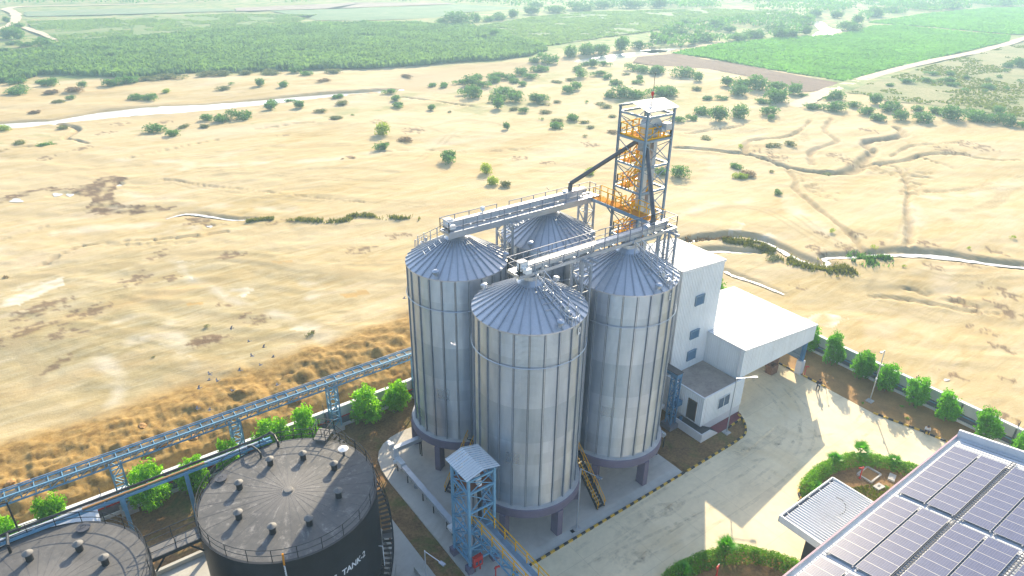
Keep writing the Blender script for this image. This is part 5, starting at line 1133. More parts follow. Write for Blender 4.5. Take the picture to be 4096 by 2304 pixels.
def tank(label, cx, cy, roofmat, vents, manway, seamshow):
    t = thing('storage_tank', label, 'tank', (cx, cy, 0), 'black storage tanks')
    mb = MB(); mb.lathe([(TR, .1), (TR, TZT-.02)], 96, (cx, cy)); mb.build('shell', M['black'], t, smooth=40)
    mb = MB(); mb.lathe([(TR+.07, TZT-.08), (TR+.07, TZT+.02), (TR-.1, TZT+.03)], 96, (cx, cy)); mb.build('rim', M['black'], t, smooth=40)
    mb = MB(); mb.lathe([(TR-.05, .02), (.0, .38)], 96, (0, 0)); me = mb.mesh('tank roof', [roofmat], smooth=30)
    rf = link('roof', me, t, (0, 0, TZT))
    mb = MB(); n = 30
    for i in range(n):
        a = 2*PI*i/n; mb.bar((.5*math.cos(a), .5*math.sin(a), .357), ((TR-.1)*math.cos(a), (TR-.1)*math.sin(a), .03), .014, .006)
    link('seam', mb.mesh('seams', M['dark_pipe']), rf)
    mb = MB(); mb.lathe([(.36, .34), (.36, .44), (.3, .50), (0, .53)], 24); link('apex_cap', mb.mesh('apex cap', roofmat, smooth=35), rf)
    mb = MB(); pts = [(cx+(TR-.08)*math.cos(2*PI*i/48), cy+(TR-.08)*math.sin(2*PI*i/48), TZT) for i in range(48)]
    skip = lambda i: any(abs(((2*PI*i/48-g+PI) % (2*PI))-PI) < .075 for g in seamshow)
    for i in range(48):
        p, q = pts[i], pts[(i+1) % 48]
        if skip(i) and skip((i+1) % 48): continue
        for h in (1.08, .56): mb.tube((p[0], p[1], p[2]+h), (q[0], q[1], q[2]+h), .028, 6)
        if i % 2 == 0: mb.tube(p, (p[0], p[1], p[2]+1.08), .03, 6)
    mb.build('guard_rail', M['black'], t)
    for x, y in vents:
        r = math.hypot(x-cx, y-cy); z = TZT+.02+.36*(1-r/TR)
        v = MB(); v.lathe([(.235, z-.05), (.235, z+.64)], 20, (x, y)); vo = v.build('vent', M['black'], t, smooth=40)
        v = MB(); v.lathe([(.235, z+.64), (.345, z+.62), (.33, z+.67), (.0, z+.84)], 20, (x, y)); v.build('cowl', M['cowl'], vo, smooth=40)
    x, y = manway; v = MB(); v.lathe([(.38, TZT), (.38, TZT+.25), (.46, TZT+.25), (.46, TZT+.31), (0, TZT+.33)], 24, (x, y)); mo = v.build('manway', M['dark_pipe'], t, smooth=35)
    v = MB(); v.path([(x-.15, y, TZT+.33), (x-.15, y, TZT+.42), (x+.15, y, TZT+.42), (x+.15, y, TZT+.33)], .018, 5); v.build('handle', M['black'], mo)
    return t
M['cowl'] = simple('weathered grey cowl', (.15, .145, .14), .65, 0, .2, 3)
T2 = (-19.73, 3.76); T1 = (-35.9, 4.0)
t2 = tank('black storage tank with TANK-2 lettering and a weathered streaked roof', *T2, M['tank_roof_a'], [(-19.79,7.56),(-17.43,6.68),(-15.9,4.13),(-16.87,1.13),(-19.67,-.21),(-22.04,.59),(-23.55,3.3),(-22.58,6.32)], (-23.42,8.2), [R(48), R(174)])
t1 = tank('black storage tank with a plain dark roof cut off at the lower left corner', *T1, M['tank_roof_b'], [(-35.99,7.7),(-33.19,6.68),(-31.97,4.4),(-33.0,1.6),(-39.0,6.2)], (-32.7,8.73), [R(-2)])
# white mushroom vent, stair, text and gauge on the right hand tank
mb = MB(); x, y = -14.58, 5.31; mb.tube((x,y,9.05),(x,y,9.6),.10,12); mb.m = 1; mb.lathe([(.0,9.95),(.42,9.80),(.40,9.76),(.0,9.80)],20,(x,y)); mb.tube((x,y,9.6),(x,y,9.8),.14,12)
mb.build('breather_valve', [M['dark_pipe'], M['white']], t2, smooth=30)
st = MB(); rl = MB(); N = 42
for i in range(N):
    f = (i+.5)/N; a = R(40-104*f); z = TZT*(1-f); da = R(.95); r0, r1 = TR+.10, TR+.92
    q = [(T2[0]+r*math.cos(a+d), T2[1]+r*math.sin(a+d), z) for r, d in ((r0,-da),(r1,-da),(r1,da),(r0,da))]
    st.add(q+[(p[0],p[1],p[2]+.04) for p in q], [(0,3,2,1),(4,5,6,7),(0,1,5,4),(1,2,6,5),(2,3,7,6),(3,0,4,7)])
    p = (T2[0]+r1*math.cos(a), T2[1]+r1*math.sin(a))
    f2 = (i+1.5)/N; a2 = R(40-104*f2); p2 = (T2[0]+r1*math.cos(a2), T2[1]+r1*math.sin(a2)); z2 = TZT*(1-f2)
    for h in (1.0, .5, -.1): rl.tube((*p, z+h), (*p2, z2+h), .026 if h > 0 else .06, 6)
    if i % 3 == 0: rl.tube((*p, z), (*p, z+1.0), .028, 6)
sto = st.build('spiral_stair', M['black'], t2); rl.build('stair_rail', M['black'], sto)
mb = MB()
a = R(-24.6); 
q = [(T2[0]+r*math.cos(a+d), T2[1]+r*math.sin(a+d), 3.5) for r, d in ((TR+.05,-.06),(TR+.98,-.06),(TR+.98,.06),(TR+.05,.06))]; mb.prism([(p[0],p[1]) for p in q], 3.42, 3.5); mb.build('landing', M['cowl'], sto)
mb = MB(); a = R(45)
q = [(T2[0]+r*math.cos(a+d), T2[1]+r*math.sin(a+d)) for r, d in ((TR-.55,-.09),(TR+1.0,-.09),(TR+1.0,.09),(TR-.55,.09))]; mb.prism(q, 9.28, 9.34); mb.build('landing', M['cowl'], sto)
mb = MB(); railing(mb, [(*q[0],9.3),(*q[1],9.3)], 1.05, .8, .05); railing(mb, [(*q[3],9.3),(*q[2],9.3),(*q[1],9.3)], 1.05, .8, .05); mb.build('landing_rail', M['black'], sto)
def cyl_text(txt, a_start, z0, height_, width_deg):
    cu = bpy.data.curves.new('lettering', 'FONT'); cu.body = txt; cu.size = 1.0; cu.extrude = .0; cu.resolution_u = 3; cu.shear = .12; cu.offset = .028
    o = bpy.data.objects.new('tmp', cu); COL.objects.link(o); bpy.context.view_layer.update()
    me = bpy.data.meshes.new_from_object(o.evaluated_get(bpy.context.evaluated_depsgraph_get())); bpy.data.objects.remove(o)
    import bmesh
    bm = bmesh.new(); bm.from_mesh(me); bmesh.ops.subdivide_edges(bm, edges=[e for e in bm.edges if e.calc_length() > .25], cuts=2); bm.to_mesh(me); bm.free()
    xs = [v.co.x for v in me.vertices]; ys = [v.co.y for v in me.vertices]; sx = (max(xs)-min(xs)); sy = max(ys)-min(ys)
    for v in me.vertices:
        a = R(a_start+(v.co.x-min(xs))/sx*width_deg); zz = z0+(v.co.y-min(ys))/sy*height_
        v.co = ((TR+.015)*math.cos(a), (TR+.015)*math.sin(a), zz)
    me.materials.clear(); me.materials.append(M['white']); return me
link('lettering', cyl_text('TANK-2', -80.2, 5.52, .56, 20.2), t2)
link('lettering', cyl_text('S', -86.6, 5.52, .56, 2.6), t2)
link('lettering', cyl_text('NT', -83.5, 4.95, .40, 4.4), t2)
mb = MB(); a = R(-106)
def tp(a, z, o=0): return (T2[0]+(TR+o)*math.cos(a), T2[1]+(TR+o)*math.sin(a), z)
ga = math.atan2(at(700+965*.45135, 1650+1330*.45135, 9)[1]-T2[1], at(700+965*.45135, 1650+1330*.45135, 9)[0]-T2[0])
mb.bar(tp(ga,.5,.12), tp(ga,8.75,.12), .26, .06); mb.m = 1
for i in range(34): mb.bar((*tp(ga-.008, .7+i*.24, .16)[:2], .7+i*.24), (*tp(ga+.012, .7+i*.24, .16)[:2], .7+i*.24), .035, .03)
mb.m = 2; mb.tube(tp(ga,8.8,.1), tp(ga,9.7,-.05), .07, 8); mb.build('level_gauge', [M['white'], M['dark_pipe'], M['orange_floor']], t2)
mb = MB(); a = R(-40.8); mb.tube(tp(a,4.2,.35), tp(a,2.1,.35), .035, 6); mb.tube(tp(a,4.2,.35), tp(a,4.2,.02), .03, 6); mb.build('sight_tube', M['white'], t2)
# catwalk between the tanks
cw = thing('catwalk', 'black railed catwalk bridging the gap between the two black tanks', 'catwalk', (-27.7, 3.9, 8.9))
mb = MB(); mb.box(-29.5,3.3,8.86,-26.1,4.5,8.92); mb.build('deck', M['cowl'], cw)
mb = MB(); mb.box(-29.5,3.24,8.66,-26.1,3.32,8.93); mb.box(-29.5,4.48,8.66,-26.1,4.56,8.93)
for x, s in ((-29.38, 1), (-26.25, -1)):
    for y in (3.3, 4.5): mb.bar((x, y, 7.7), (x+s*.8, y, 8.75), .1)
mb.build('frame', M['black'], cw)
mb = MB(); railing(mb, [(-29.45,3.28,8.92),(-26.2,3.28,8.92)], 1.08, 1.6, .05); railing(mb, [(-29.45,4.52,8.92),(-26.2,4.52,8.92)], 1.08, 1.6, .05); mb.build('hand_rail', M['black'], cw)
# pipes on the ground between the tanks
for i, (y, z, m_, lab) in enumerate(((1.2,.9,'white','white pipe between the two black tanks, nearest the wall of the bund'),(.0,.7,'bluegrey','grey blue pipe between the two black tanks below the catwalk'))):
    mb = MB(); mb.tube((-30.0,y,z),(-25.4,y,z),.12,10); mb.tube((-27.6,y,0),(-27.6,y,z),.09,8); mb.tube((-26.6,y,z),(-26.6,y-2,z),.1,8); solo('pipe', mb, M[m_], lab, 'pipe', smooth=40)
mb = MB(); mb.box(-29.8,2.3,0,-25.6,2.5,.9); mb.box(-29.8,2.2,.9,-25.6,2.6,1.0); struct('bund_wall', mb, M['wallwhite'])

# pipe rack behind the tanks
pr = thing('pipe_rack', 'elevated pipe rack with black, orange and blue pipes running behind the black tanks', 'pipe rack', (-29.9,10.6,0))
mb = MB(); mb.bar((-75,10.75,9.22),(-18.7,10.75,9.22),.14,.2); mb.bar((-75,10.35,9.22),(-18.7,10.35,9.22),.10,.2)
for i in range(38): mb.bar((-74+i*1.48,10.3,9.34),(-74+i*1.48,10.95,9.34),.12,.08)
mb.build('beam', M['skyblue'], pr)
mb = MB(); mb.tube((-75,10.85,9.52),(-19.4,10.85,9.52),.11,10); mb.path([(-19.4,10.85,9.52),(-18.6,10.75,9.75),(-18.5,10.1,9.85),(-18.5,9.4,9.6),(-18.5,9.4,9.1)],.1,8); mb.tube((-37,10.85,9.52),(-37,9.3,9.7),.1,8); mb.tube((-37,9.3,9.7),(-37,9.3,9.1),.1,8); mb.build('black_pipe', M['black'], pr, smooth=40)
mb = MB(); mb.tube((-32.5,10.5,9.45),(-24.0,10.5,9.45),.075,8); mb.build('rusty_pipe', simple('orange rusty pipe', (.55,.27,.08), .7, 0, .3, 3), pr, smooth=40)
mb = MB(); mb.tube((-75,10.5,9.45),(-32.5,10.5,9.45),.075,8); mb.tube((-24.0,10.5,9.45),(-19.8,10.5,9.45),.075,8); mb.build('white_pipe', M['white'], pr, smooth=40)
mb = MB(); mb.path([(-20.6,10.4,9.5),(-20.4,9.9,9.75),(-20.2,9.2,9.75),(-20.1,8.9,9.55),(-20.1,8.9,9.1)],.09,8); mb.build('dip_pipe', M['black'], pr, smooth=40)
for x, y in ((-29.95,10.62),(-25.45,10.62),(-42,10.62),(-52,10.62)):
    mb = MB(); mb.box(x-.14,y-.14,0,x+.14,y-.11,9.12); mb.box(x-.14,y+.11,0,x+.14,y+.14,9.12); mb.box(x-.015,y-.11,0,x+.015,y+.11,9.12); mb.build('post', M['skyblue'], pr)

# long pipe conveyor over the wall
lc = thing('elevated_conveyor', 'long light blue lattice conveyor running above the left boundary wall', 'conveyor', (-20,20.1,0))
cy0, cy1, cz0, cz1, cxa, cxb = 19.65, 20.5, 5.55, 6.25, -82, 9
mb = MB()
for y in (cy0, cy1):
    for z in (cz0, cz1): mb.bar((cxa,y,z),(cxb,y,z),.12)
n = 90
for i in range(n):
    a = cxa+(cxb-cxa)*i/n; b = cxa+(cxb-cxa)*(i+1)/n
    for y in (cy0, cy1): mb.bar((a,y,cz0),(a,y,cz1),.07); mb.bar((a,y,cz0),(b,y,cz1),.05)
    mb.bar((a,cy0,cz0),(a,cy1,cz0),.06); mb.bar((a,cy0,cz1),(a,cy1,cz1),.06)
mb.build('truss', M['skyblue'], lc)
mb = MB(); mb.box(cxa,cy0+.25,cz1-.12,cxb,cy1-.25,cz1-.06); mb.box(cxa,cy0+.28,cz0+.15,cxb,cy1-.28,cz0+.20); mb.build('belt', simple('worn conveyor belt', (.07,.085,.095), .6, 0, .3, 1), lc)
mb = MB(); mb.tube((cxa,cy1+.12,cz1+.12),(cxb,cy1+.12,cz1+.12),.05,6); mb.build('cable_pipe', M['bluegrey'], lc)
for x in (-9.75,-19.5,-29.7,-39.7,-49.7,-59.7,0.2):
    py = lattice_tower(lc, 'pylon', x-.45, cy0, x+.45, cy1, .55, cz0-.05, 5, .13, .07, M['skyblue'])
    mb = MB(); mb.box(x-.7,cy0-.25,0,x+.7,cy1+.2,.55); mb.build('pedestal', M['conc'], py)
# low shed by the wall behind the left tank
sh = thing('shed', 'low shed with dark and white sheet roof between the left tank and the wall', 'shed', (-37,17.5,0))
mb = MB(); mb.box(-44,15.3,0,-32.1,19.4,2.5); mb.build('wall', M['white'], sh)
mb = MB(); mb.add([(-44,18.2,3.5),(-32.0,18.2,3.5),(-32.0,19.6,2.9),(-44,19.6,2.9)],[(0,1,2,3)]); mb.add([(-44,18.2,3.5),(-32.0,18.2,3.5),(-32.0,17.7,3.38),(-44,17.7,3.38)],[(3,2,1,0)]); mb.build('dark_roof', M['wallgrey'], sh)
mb = MB(); mb.add([(-44,17.7,3.34),(-32.0,17.7,3.34),(-32.0,15.0,2.5),(-44,15.0,2.5)],[(3,2,1,0)]); mb.build('roof_sheet', M['white'], sh)
mb = MB(); mb.add([(-32.05,15.1,0),(-32.05,19.5,0),(-32.05,19.5,2.9),(-32.05,18.2,3.5),(-32.05,15.1,2.5)],[(0,1,2,3,4)]); mb.bar((-32.0,18.2,3.52),(-32.0,15.0,2.54),.25,.06); mb.build('gable', M['white'], sh)
mb = MB(); mb.add([(-41.2,15.2,3.4),(-38.6,15.0,3.6),(-38.4,18.0,3.9),(-41.0,18.2,3.9)],[(0,1,2,3)]); 
solo('tarpaulin', mb, simple('beige cloth', (.55,.46,.36), .9, 0, .2, 1), 'beige cloth sheet lying over the shed roof by the left tank', 'tarpaulin')
mb = MB(); mb.tube((-36.74,13.7,0),(-36.74,13.7,10.0),.09,8,.06); mb.tube((-36.74,13.7,9.95),(-37.9,13.9,10.1),.05,6)
mb.box(-38.6,13.75,10.05,-37.9,14.05,10.17)
solo('street_lamp', mb, M['black'], 'black lamp post rising behind the left tank near the picture edge', 'street lamp')

# ------------------------------------------------------------------ ribbed sheet helper
def ribbed(mb, A, B, C, D, pitch=.25, h=.035, frac=.3):
    """sheet A-B-C-D with ribs running from AB to DC"""
    A, B, C, D = map(Vector, (A, B, C, D)); n = max(1, round((B-A).length/pitch)); N = (B-A).cross(D-A).normalized()*h
    for i in range(n):
        us = [(i, 0), (i+1-frac, 0), (i+1-frac*.8, 1), (i+1-frac*.2, 1), (i+1, 0)]
        row0 = [A+(B-A)*(u/n)+N*k for u, k in us]; row1 = [D+(C-D)*(u/n)+N*k for u, k in us]
        mb.add(row0+row1, [(j, j+1, 6+j, 5+j) for j in range(4)])
    return mb
def cladmat(name, col, streak, sc):
    m, nt, b = newmat(name); co = coords(nt, 'Object', sc); f = noise(nt, 1.6, 5, .65, vec=co); g = noise(nt, .35, 4, .6, vec=coords(nt))
    c = ramp(nt, g, [(.3, tuple(k*.93 for k in col)), (.7, tuple(min(1, k*1.05) for k in col))])
    c = mix(nt, math_(nt, 'MULTIPLY', ramp(nt, f, [(.5, (0, 0, 0)), (.72, (1, 1, 1))]), streak), c, tuple(k*j for k, j in zip(col, (.68, .64, .58))))
    nt.links.new(c, b.inputs['Base Color']); b.inputs['Roughness'].default_value = .55; b.inputs['Specular IOR Level'].default_value = .2; return m
M['clad'] = cladmat('pale grey wall cladding', (.76, .78, .79), .35, (2.5, 2.5, .12))
M['clad_roof'] = cladmat('white roof sheet', (.60, .62, .66), .30, (.3, 2.5, 2.5))
# tall building
bx0, bx1, by0, by1 = 21.4, 28.1, 2.3, 9.3; za, zb = 16.85, 16.4
tb = thing('process_building', 'tall narrow white clad building behind the right silo with three louvre windows', 'building', ((bx0+bx1)/2, (by0+by1)/2, 0))
mb = MB(); ribbed(mb, (bx0,by0,0),(bx1,by0,0),(bx1,by0,zb),(bx0,by0,za), .26); ribbed(mb, (bx1,by0,0),(bx1,by1,0),(bx1,by1,zb),(bx1,by0,zb), .26); ribbed(mb, (bx1,by1,0),(bx0,by1,0),(bx0,by1,za),(bx1,by1,zb), .26); ribbed(mb, (bx0,by1,0),(bx0,by0,0),(bx0,by0,za),(bx0,by1,za), .26)
mb.build('wall', M['clad'], tb)
mb = MB(); ribbed(mb, (bx0-.12,by1+.12,za+.06),(bx0-.12,by0-.12,za+.06),(bx1+.12,by0-.12,zb+.06),(bx1+.12,by1+.12,zb+.06), .3, .04); mb.build('roof', M['clad_roof'], tb)
mb = MB(); mb.bar((bx0-.12,by0-.08,za-.02),(bx1+.12,by0-.08,zb-.02),.08,.22); mb.bar((bx1+.1,by0-.1,zb-.02),(bx1+.1,by1+.1,zb-.02),.08,.22); mb.bar((bx0-.1,by0-.1,za-.02),(bx0-.1,by1+.1,za-.02),.08,.22); mb.bar((bx0-.03,by0-.04,0),(bx0-.03,by0-.04,za),.14,.14); mb.build('flashing', M['white'], tb)
for z0, z1 in ((12.1,13.25),(7.95,9.0),(5.2,6.4)):
    mb = MB(); mb.box(24.05,2.16,z0,25.3,2.30,z1); w_ = mb.build('louvre_window', M['deepblue'], tb)
    mb = MB()
    for i in range(8): zz_ = z0+.1+(z1-z0-.2)*i/7; mb.bar((24.12,2.13,zz_),(25.23,2.13,zz_),.05,.03)
    mb.build('slat', M['bluegrey'], w_)
    mb = MB(); mb.bar((24.0,2.12,z1+.02),(25.35,2.12,z1+.02),.18,.05); mb.bar((24.02,2.15,z0),(24.02,2.15,z1),.07); mb.bar((25.33,2.15,z0),(25.33,2.15,z1),.07); mb.build('frame', M['bluegrey'], w_)
# drive through shed
sx0, sx1, sy0, sy1 = 27.12, 40.95, -2.67, 9.2; s0, s1 = 8.02, 6.55
sb = thing('drive_through_shed', 'white clad drive through shed with a big sloping ribbed roof and open front', 'shed', (34, 3, 0))
mb = MB(); ribbed(mb, (sx0,sy0,4.52),(sx1,sy0,4.45),(sx1,sy0,s1),(sx0,sy0,s0), .26); mb.build('fascia', M['clad'], sb)
mb = MB(); ribbed(mb, (sx0,by0,0),(sx0,sy0,0),(sx0,sy0,s0),(sx0,by0,s0), .26); mb.build('side_wall', M['clad'], sb)
mb = MB(); ribbed(mb, (bx1+.02,sy1+.1,7.93),(bx1+.02,by0,7.93),(sx1+.12,by0,s1+.02),(sx1+.12,sy1+.1,s1+.02), .3, .04); ribbed(mb, (sx0-.12,by0-.05,s0+.03),(sx0-.12,sy0-.12,s0+.03),(sx1+.12,sy0-.12,s1+.02),(sx1+.12,by0-.05,s1+.02), .3, .04); mb.build('roof', M['clad_roof'], sb)
mb = MB(); ribbed(mb, (40.25,sy0+.15,1.55),(40.25,sy1,1.55),(40.25,sy1,s1-.05),(40.25,sy0+.15,s1-.05), .26); 
for z in (2.2,3.6,5.0): mb.bar((40.12,sy0+.1,z),(40.12,sy1,z),.12,.16)
mb.build('side_cladding', M['bluegrey'], sb)
mb = MB(); mb.bar((sx0-.1,sy0-.06,s0-.04),(sx1+.1,sy0-.06,s1-.04),.08,.2); mb.bar((sx1+.1,sy0-.1,s1-.05),(sx1+.1,sy1,s1-.05),.08,.2); mb.bar((sx0-.06,sy0-.1,s0-.04),(sx0-.06,by0-.2,s0-.04),.08,.2); mb.build('flashing', M['white'], sb)
for x, y in ((39.95,-2.35),(39.95,9.0),(27.5,9.0)):
    mb = MB(); mb.box(x-.16,y-.2,1.8,x+.16,y-.17,s1-.1); mb.box(x-.16,y+.17,1.8,x+.16,y+.2,s1-.1); mb.box(x-.02,y-.17,1.8,x+.02,y+.17,s1-.1); co_ = mb.build('column', M['deepblue'], sb)
    mb = MB(); mb.box(x-.36,y-.36,0,x+.36,y+.36,1.8); mb.build('pedestal', M['wallwhite'], co_)
mb = MB()
for i in range(5): x = 28.5+i*2.7; mb.bar((x,sy0+.1,s0-.15-(s0-s1)*(x-sx0)/(sx1-sx0)-.15),(x,sy1,s0-.15-(s0-s1)*(x-sx0)/(sx1-sx0)-.15),.12,.2)
mb.build('rafters', M['bluegrey'], sb)
mb = MB(); mb.tube((sx0-.12,sy0+.4,4.6),(sx0-.12,sy0+.4,s0-.1),.06,8); mb.build('downpipe', M['wallwhite'], sb)
def bricks(label, x, y, nx, ny, nz):
    mb = MB()
    for k in range(nz):
        for i in range(nx):
            for j in range(ny):
                if k == nz-1 and random.random() < .25: continue
                mb.box(x+i*.3+.01*random.random(), y+j*.3, k*.22, x+i*.3+.285, y+j*.3+.285, k*.22+.21)
    solo('brick_stack', mb, M['brick'], label, 'bricks', 'brick stacks under the shed')
bricks('brown block stack standing under the front of the open shed, nearer the camera', 36.7, -.8, 4, 3, 5); bricks('taller brown block stack deeper under the open shed', 37.9, .1, 5, 4, 6)
# control room
cx0, cx1, cy0_, cy1_ = 21.0, 27.1, -2.95, 2.28
cr = thing('control_room', 'small pale clad control room with a dusty flat roof, a door and one window', 'building', (24, -.4, 0))
mb = MB(); ribbed(mb, (cx0,cy0_,1.0),(27.65,cy0_,1.0),(27.65,cy0_,4.5),(cx0,cy0_,4.5), .24); ribbed(mb, (cx0,cy1_,1.0),(cx0,cy0_,1.0),(cx0,cy0_,4.5),(cx0,cy1_,4.5), .24); ribbed(mb, (27.65,cy0_,1.0),(27.65,sy0-.02,1.0),(27.65,sy0-.02,4.5),(27.65,cy0_,4.5), .24); mb.build('wall', M['clad'], cr)
mb = MB(); mb.box(cx0+.03,cy0_+.03,0,27.62,cy1_,1.0); mb.build('plinth', M['purple_light'] if 'purple_light' in M else M['wallwhite'], cr)
mb = MB(); mb.box(cx0+.1,cy0_+.1,4.1,27.0,cy1_,4.2); mb.build('roof_slab', simple('dusty concrete roof', (.36,.30,.26), .9, 0, .3, .7, 4), cr)
mb = MB(); mb.box(cx0-.06,cy0_-.06,4.42,27.70,cy0_+.12,4.56); mb.box(cx0-.06,cy0_+.12,4.42,cx0+.12,cy1_,4.56); mb.build('parapet', M['white'], cr)
mb = MB(); mb.box(cx0-.05,-2.12,1.12,cx0-.0,-1.1,3.5); dr = mb.build('door', simple('dark doorway', (.05,.045,.05), .5), cr)
mb = MB(); mb.bar((cx0-.06,-2.16,1.1),(cx0-.06,-2.16,3.55),.08); mb.bar((cx0-.06,-1.06,1.1),(cx0-.06,-1.06,3.55),.08); mb.bar((cx0-.06,-2.2,3.55),(cx0-.06,-1.02,3.55),.08); mb.build('frame', M['trunk'], dr)
mb = MB(); mb.box(23.45,cy0_-.07,2.18,25.28,cy0_-.045,3.48); wn = mb.build('window', M['glass'], cr)
mb = MB()
for a, b in (((23.4,2.15),(25.33,2.15)),((23.4,3.5),(25.33,3.5)),((23.42,2.15),(23.42,3.5)),((25.31,2.15),(25.31,3.5)),((24.37,2.15),(24.37,3.5))): mb.bar((a[0],cy0_-.08,a[1]),(b[0],cy0_-.08,b[1]),.06)
mb.build('frame', M['white'], wn)
pc = thing('entrance_porch', 'white walled porch with dark tiled floor and steps at the control room door', 'porch', (20.5,-2.3,0))
mb = MB(); mb.box(19.95,-4.05,0,20.1,-.4,1.0); mb.box(20.1,-4.05,0,21.4,-3.9,1.0); mb.add([(21.4,-4.05,0),(22.65,-4.05,0),(22.65,-4.05,.1),(21.4,-4.05,1.0),(21.4,-3.9,0),(22.65,-3.9,0),(22.65,-3.9,.1),(21.4,-3.9,1.0)],[(0,1,2,3),(4,7,6,5),(3,2,6,7),(1,5,6,2)]); mb.build('side_wall', M['wallwhite'], pc)
mb = MB(); mb.box(20.1,-3.9,.2,21.0,-.4,.9); mb.box(21.0,-3.9,.2,21.4,-2.98,.9)
for i in range(5): mb.box(21.4+i*.25,-3.9,0,21.65+i*.25,-2.98,.75-i*.15)
mb.build('tiled_floor', M['black_tile'], pc)
mb = MB(); mb.lathe([(.14,.9),(.17,1.25),(.15,1.25)],14,(20.3,-.9)); solo('bin', mb, M['deepblue'], 'small blue bin standing on the porch by the door', 'bin')
# blue conveyor trestle beside the control room
tr = thing('conveyor_trestle', 'deep blue lattice trestle carrying a small conveyor beside the control room', 'trestle', (19.4,-.3,0))
lattice_tower(tr, 'lattice_mast', 19.05,-.6,19.75,.1,.5,6.9,6,.12,.06,M['deepblue'])
mb = MB(); mb.box(18.7,-.95,0,20.1,.45,.55); mb.build('pedestal', M['wallgrey'], tr)
mb = MB(); mb.box(19.0,-.7,6.5,19.8,4.5,6.95); mb.build('conveyor', M['deepblue'], tr)
mb = MB(); mb.box(18.95,-.75,6.96,19.85,4.5,7.05); mb.build('cover', M['dark_pipe'], tr)
mb = MB(); mb.box(19.9,-.5,2.4,20.7,.3,3.0); mb.bar((19.7,-.3,2.35),(20.75,-.1,2.35),.1); mb.build('motor', M['deepblue'], tr)

# ------------------------------------------------------------------ solar roof building and annex canopy
gx0_, gx1_, gy, gz_, SL = -4.5, 33.75, -21.6, 6.0, .18
def rz_(y): return gz_+SL*(gy-y)
so = thing('solar_building', 'large white ribbed roof building with a wide gutter in the lower right corner', 'building', (15,-34,0))
mb = MB(); mb.box(gx0_,-46.0,0,gx1_,-22.1,5.75); mb.build('wall', M['clad'], so)
mb = MB()
ribbed(mb, (gx0_,-22.0,rz_(-22.0)),(gx1_-.6,-22.0,rz_(-22.0)),(gx1_-.6,-46,rz_(-46)),(gx0_,-46,rz_(-46)), .36, .08, .4)
mb.f = [tuple(reversed(f)) for f in mb.f]; mb.v = [(v[0], v[1], v[2]) for v in mb.v]; mb.build('roof', M['clad_roof'], so)
mb = MB(); mb.box(gx0_,-21.65,5.75,gx1_+.1,-21.55,6.12); mb.box(gx0_,-21.55,5.75,gx1_+.1,-21.52,5.8); mb.box(gx0_,-22.02,5.78,gx1_,-21.65,5.84); mb.box(gx0_,-22.05,5.7,gx1_,-21.98,6.0); mb.build('gutter', M['clad'], so)
mb = MB(); mb.box(gx0_,-21.66,6.12,gx1_+.12,-21.53,6.15); mb.build('gutter_lip', simple('pinkish trim', (.42,.26,.32), .5), so)
mb = MB(); mb.add([(gx1_-.12,-21.6,5.5),(gx1_+.12,-21.6,5.5),(gx1_+.12,-46,5.5),(gx1_-.12,-46,5.5),(gx1_-.12,-21.6,rz_(-21.6)+.75),(gx1_+.12,-21.6,rz_(-21.6)+.75),(gx1_+.12,-46,rz_(-46)+.75),(gx1_-.12,-46,rz_(-46)+.75)],[(0,3,2,1),(4,5,6,7),(0,1,5,4),(1,2,6,5),(2,3,7,6),(3,0,4,7)]); mb.build('parapet', M['clad_roof'], so)
mb = MB(); mb.add([(gx1_-.58,-21.95,rz_(-21.95)+.03),(gx1_-.14,-21.95,rz_(-21.95)+.03),(gx1_-.14,-46,rz_(-46)+.03),(gx1_-.58,-46,rz_(-46)+.03)],[(3,2,1,0)]); mb.build('edge_flashing', M['clad_roof'], so)
def panelmat():
    m, nt, b = newmat('solar cells'); co = coords(nt)
    br = nt.nodes.new('ShaderNodeTexBrick'); br.offset = 0; br.inputs['Scale'].default_value = 1; br.inputs['Brick Width'].default_value = .166; br.inputs['Row Height'].default_value = .166
    br.inputs['Mortar Size'].default_value = .006; br.inputs['Color1'].default_value = (.055, .072, .16, 1); br.inputs['Color2'].default_value = (.066, .086, .19, 1); br.inputs['Mortar'].default_value = (.20, .22, .28, 1)
    nt.links.new(co, br.inputs['Vector']); f = noise(nt, .5, 4, .6, vec=co)
    oi = nt.nodes.new('ShaderNodeObjectInfo')
    c = mix(nt, math_(nt, 'MULTIPLY', f, .35), br.outputs['Color'], (.12, .13, .19))
    c = mix(nt, math_(nt, 'MULTIPLY', oi.outputs['Random'], .18), c, (.09, .09, .16))
    nt.links.new(c, b.inputs['Base Color']); b.inputs['Roughness'].default_value = .3; b.inputs['Specular IOR Level'].default_value = .12; return m
M['cells'] = panelmat(); M['alu'] = simple('aluminium frame', (.26, .27, .30), .5, .1, .06, 2)
PLN, PWD = 2.02, 1.085
mb = MB(); mb.box(-PWD/2+.003,-PLN/2+.003,.03,PWD/2-.003,PLN/2-.003,.042); pm = mb.mesh('solar panel', M['cells'])
mb = MB(); a_, b_ = PWD/2-.010, PLN/2
for s in (-1, 1): mb.box(s*a_-.010,-b_,0,s*a_+.010,b_,.046); mb.box(-a_+.010,s*(b_-.012)-.012,0,a_-.010,s*(b_-.012)+.012,.046)
fm = mb.mesh('panel frame', M['alu']); tilt = math.atan(SL)
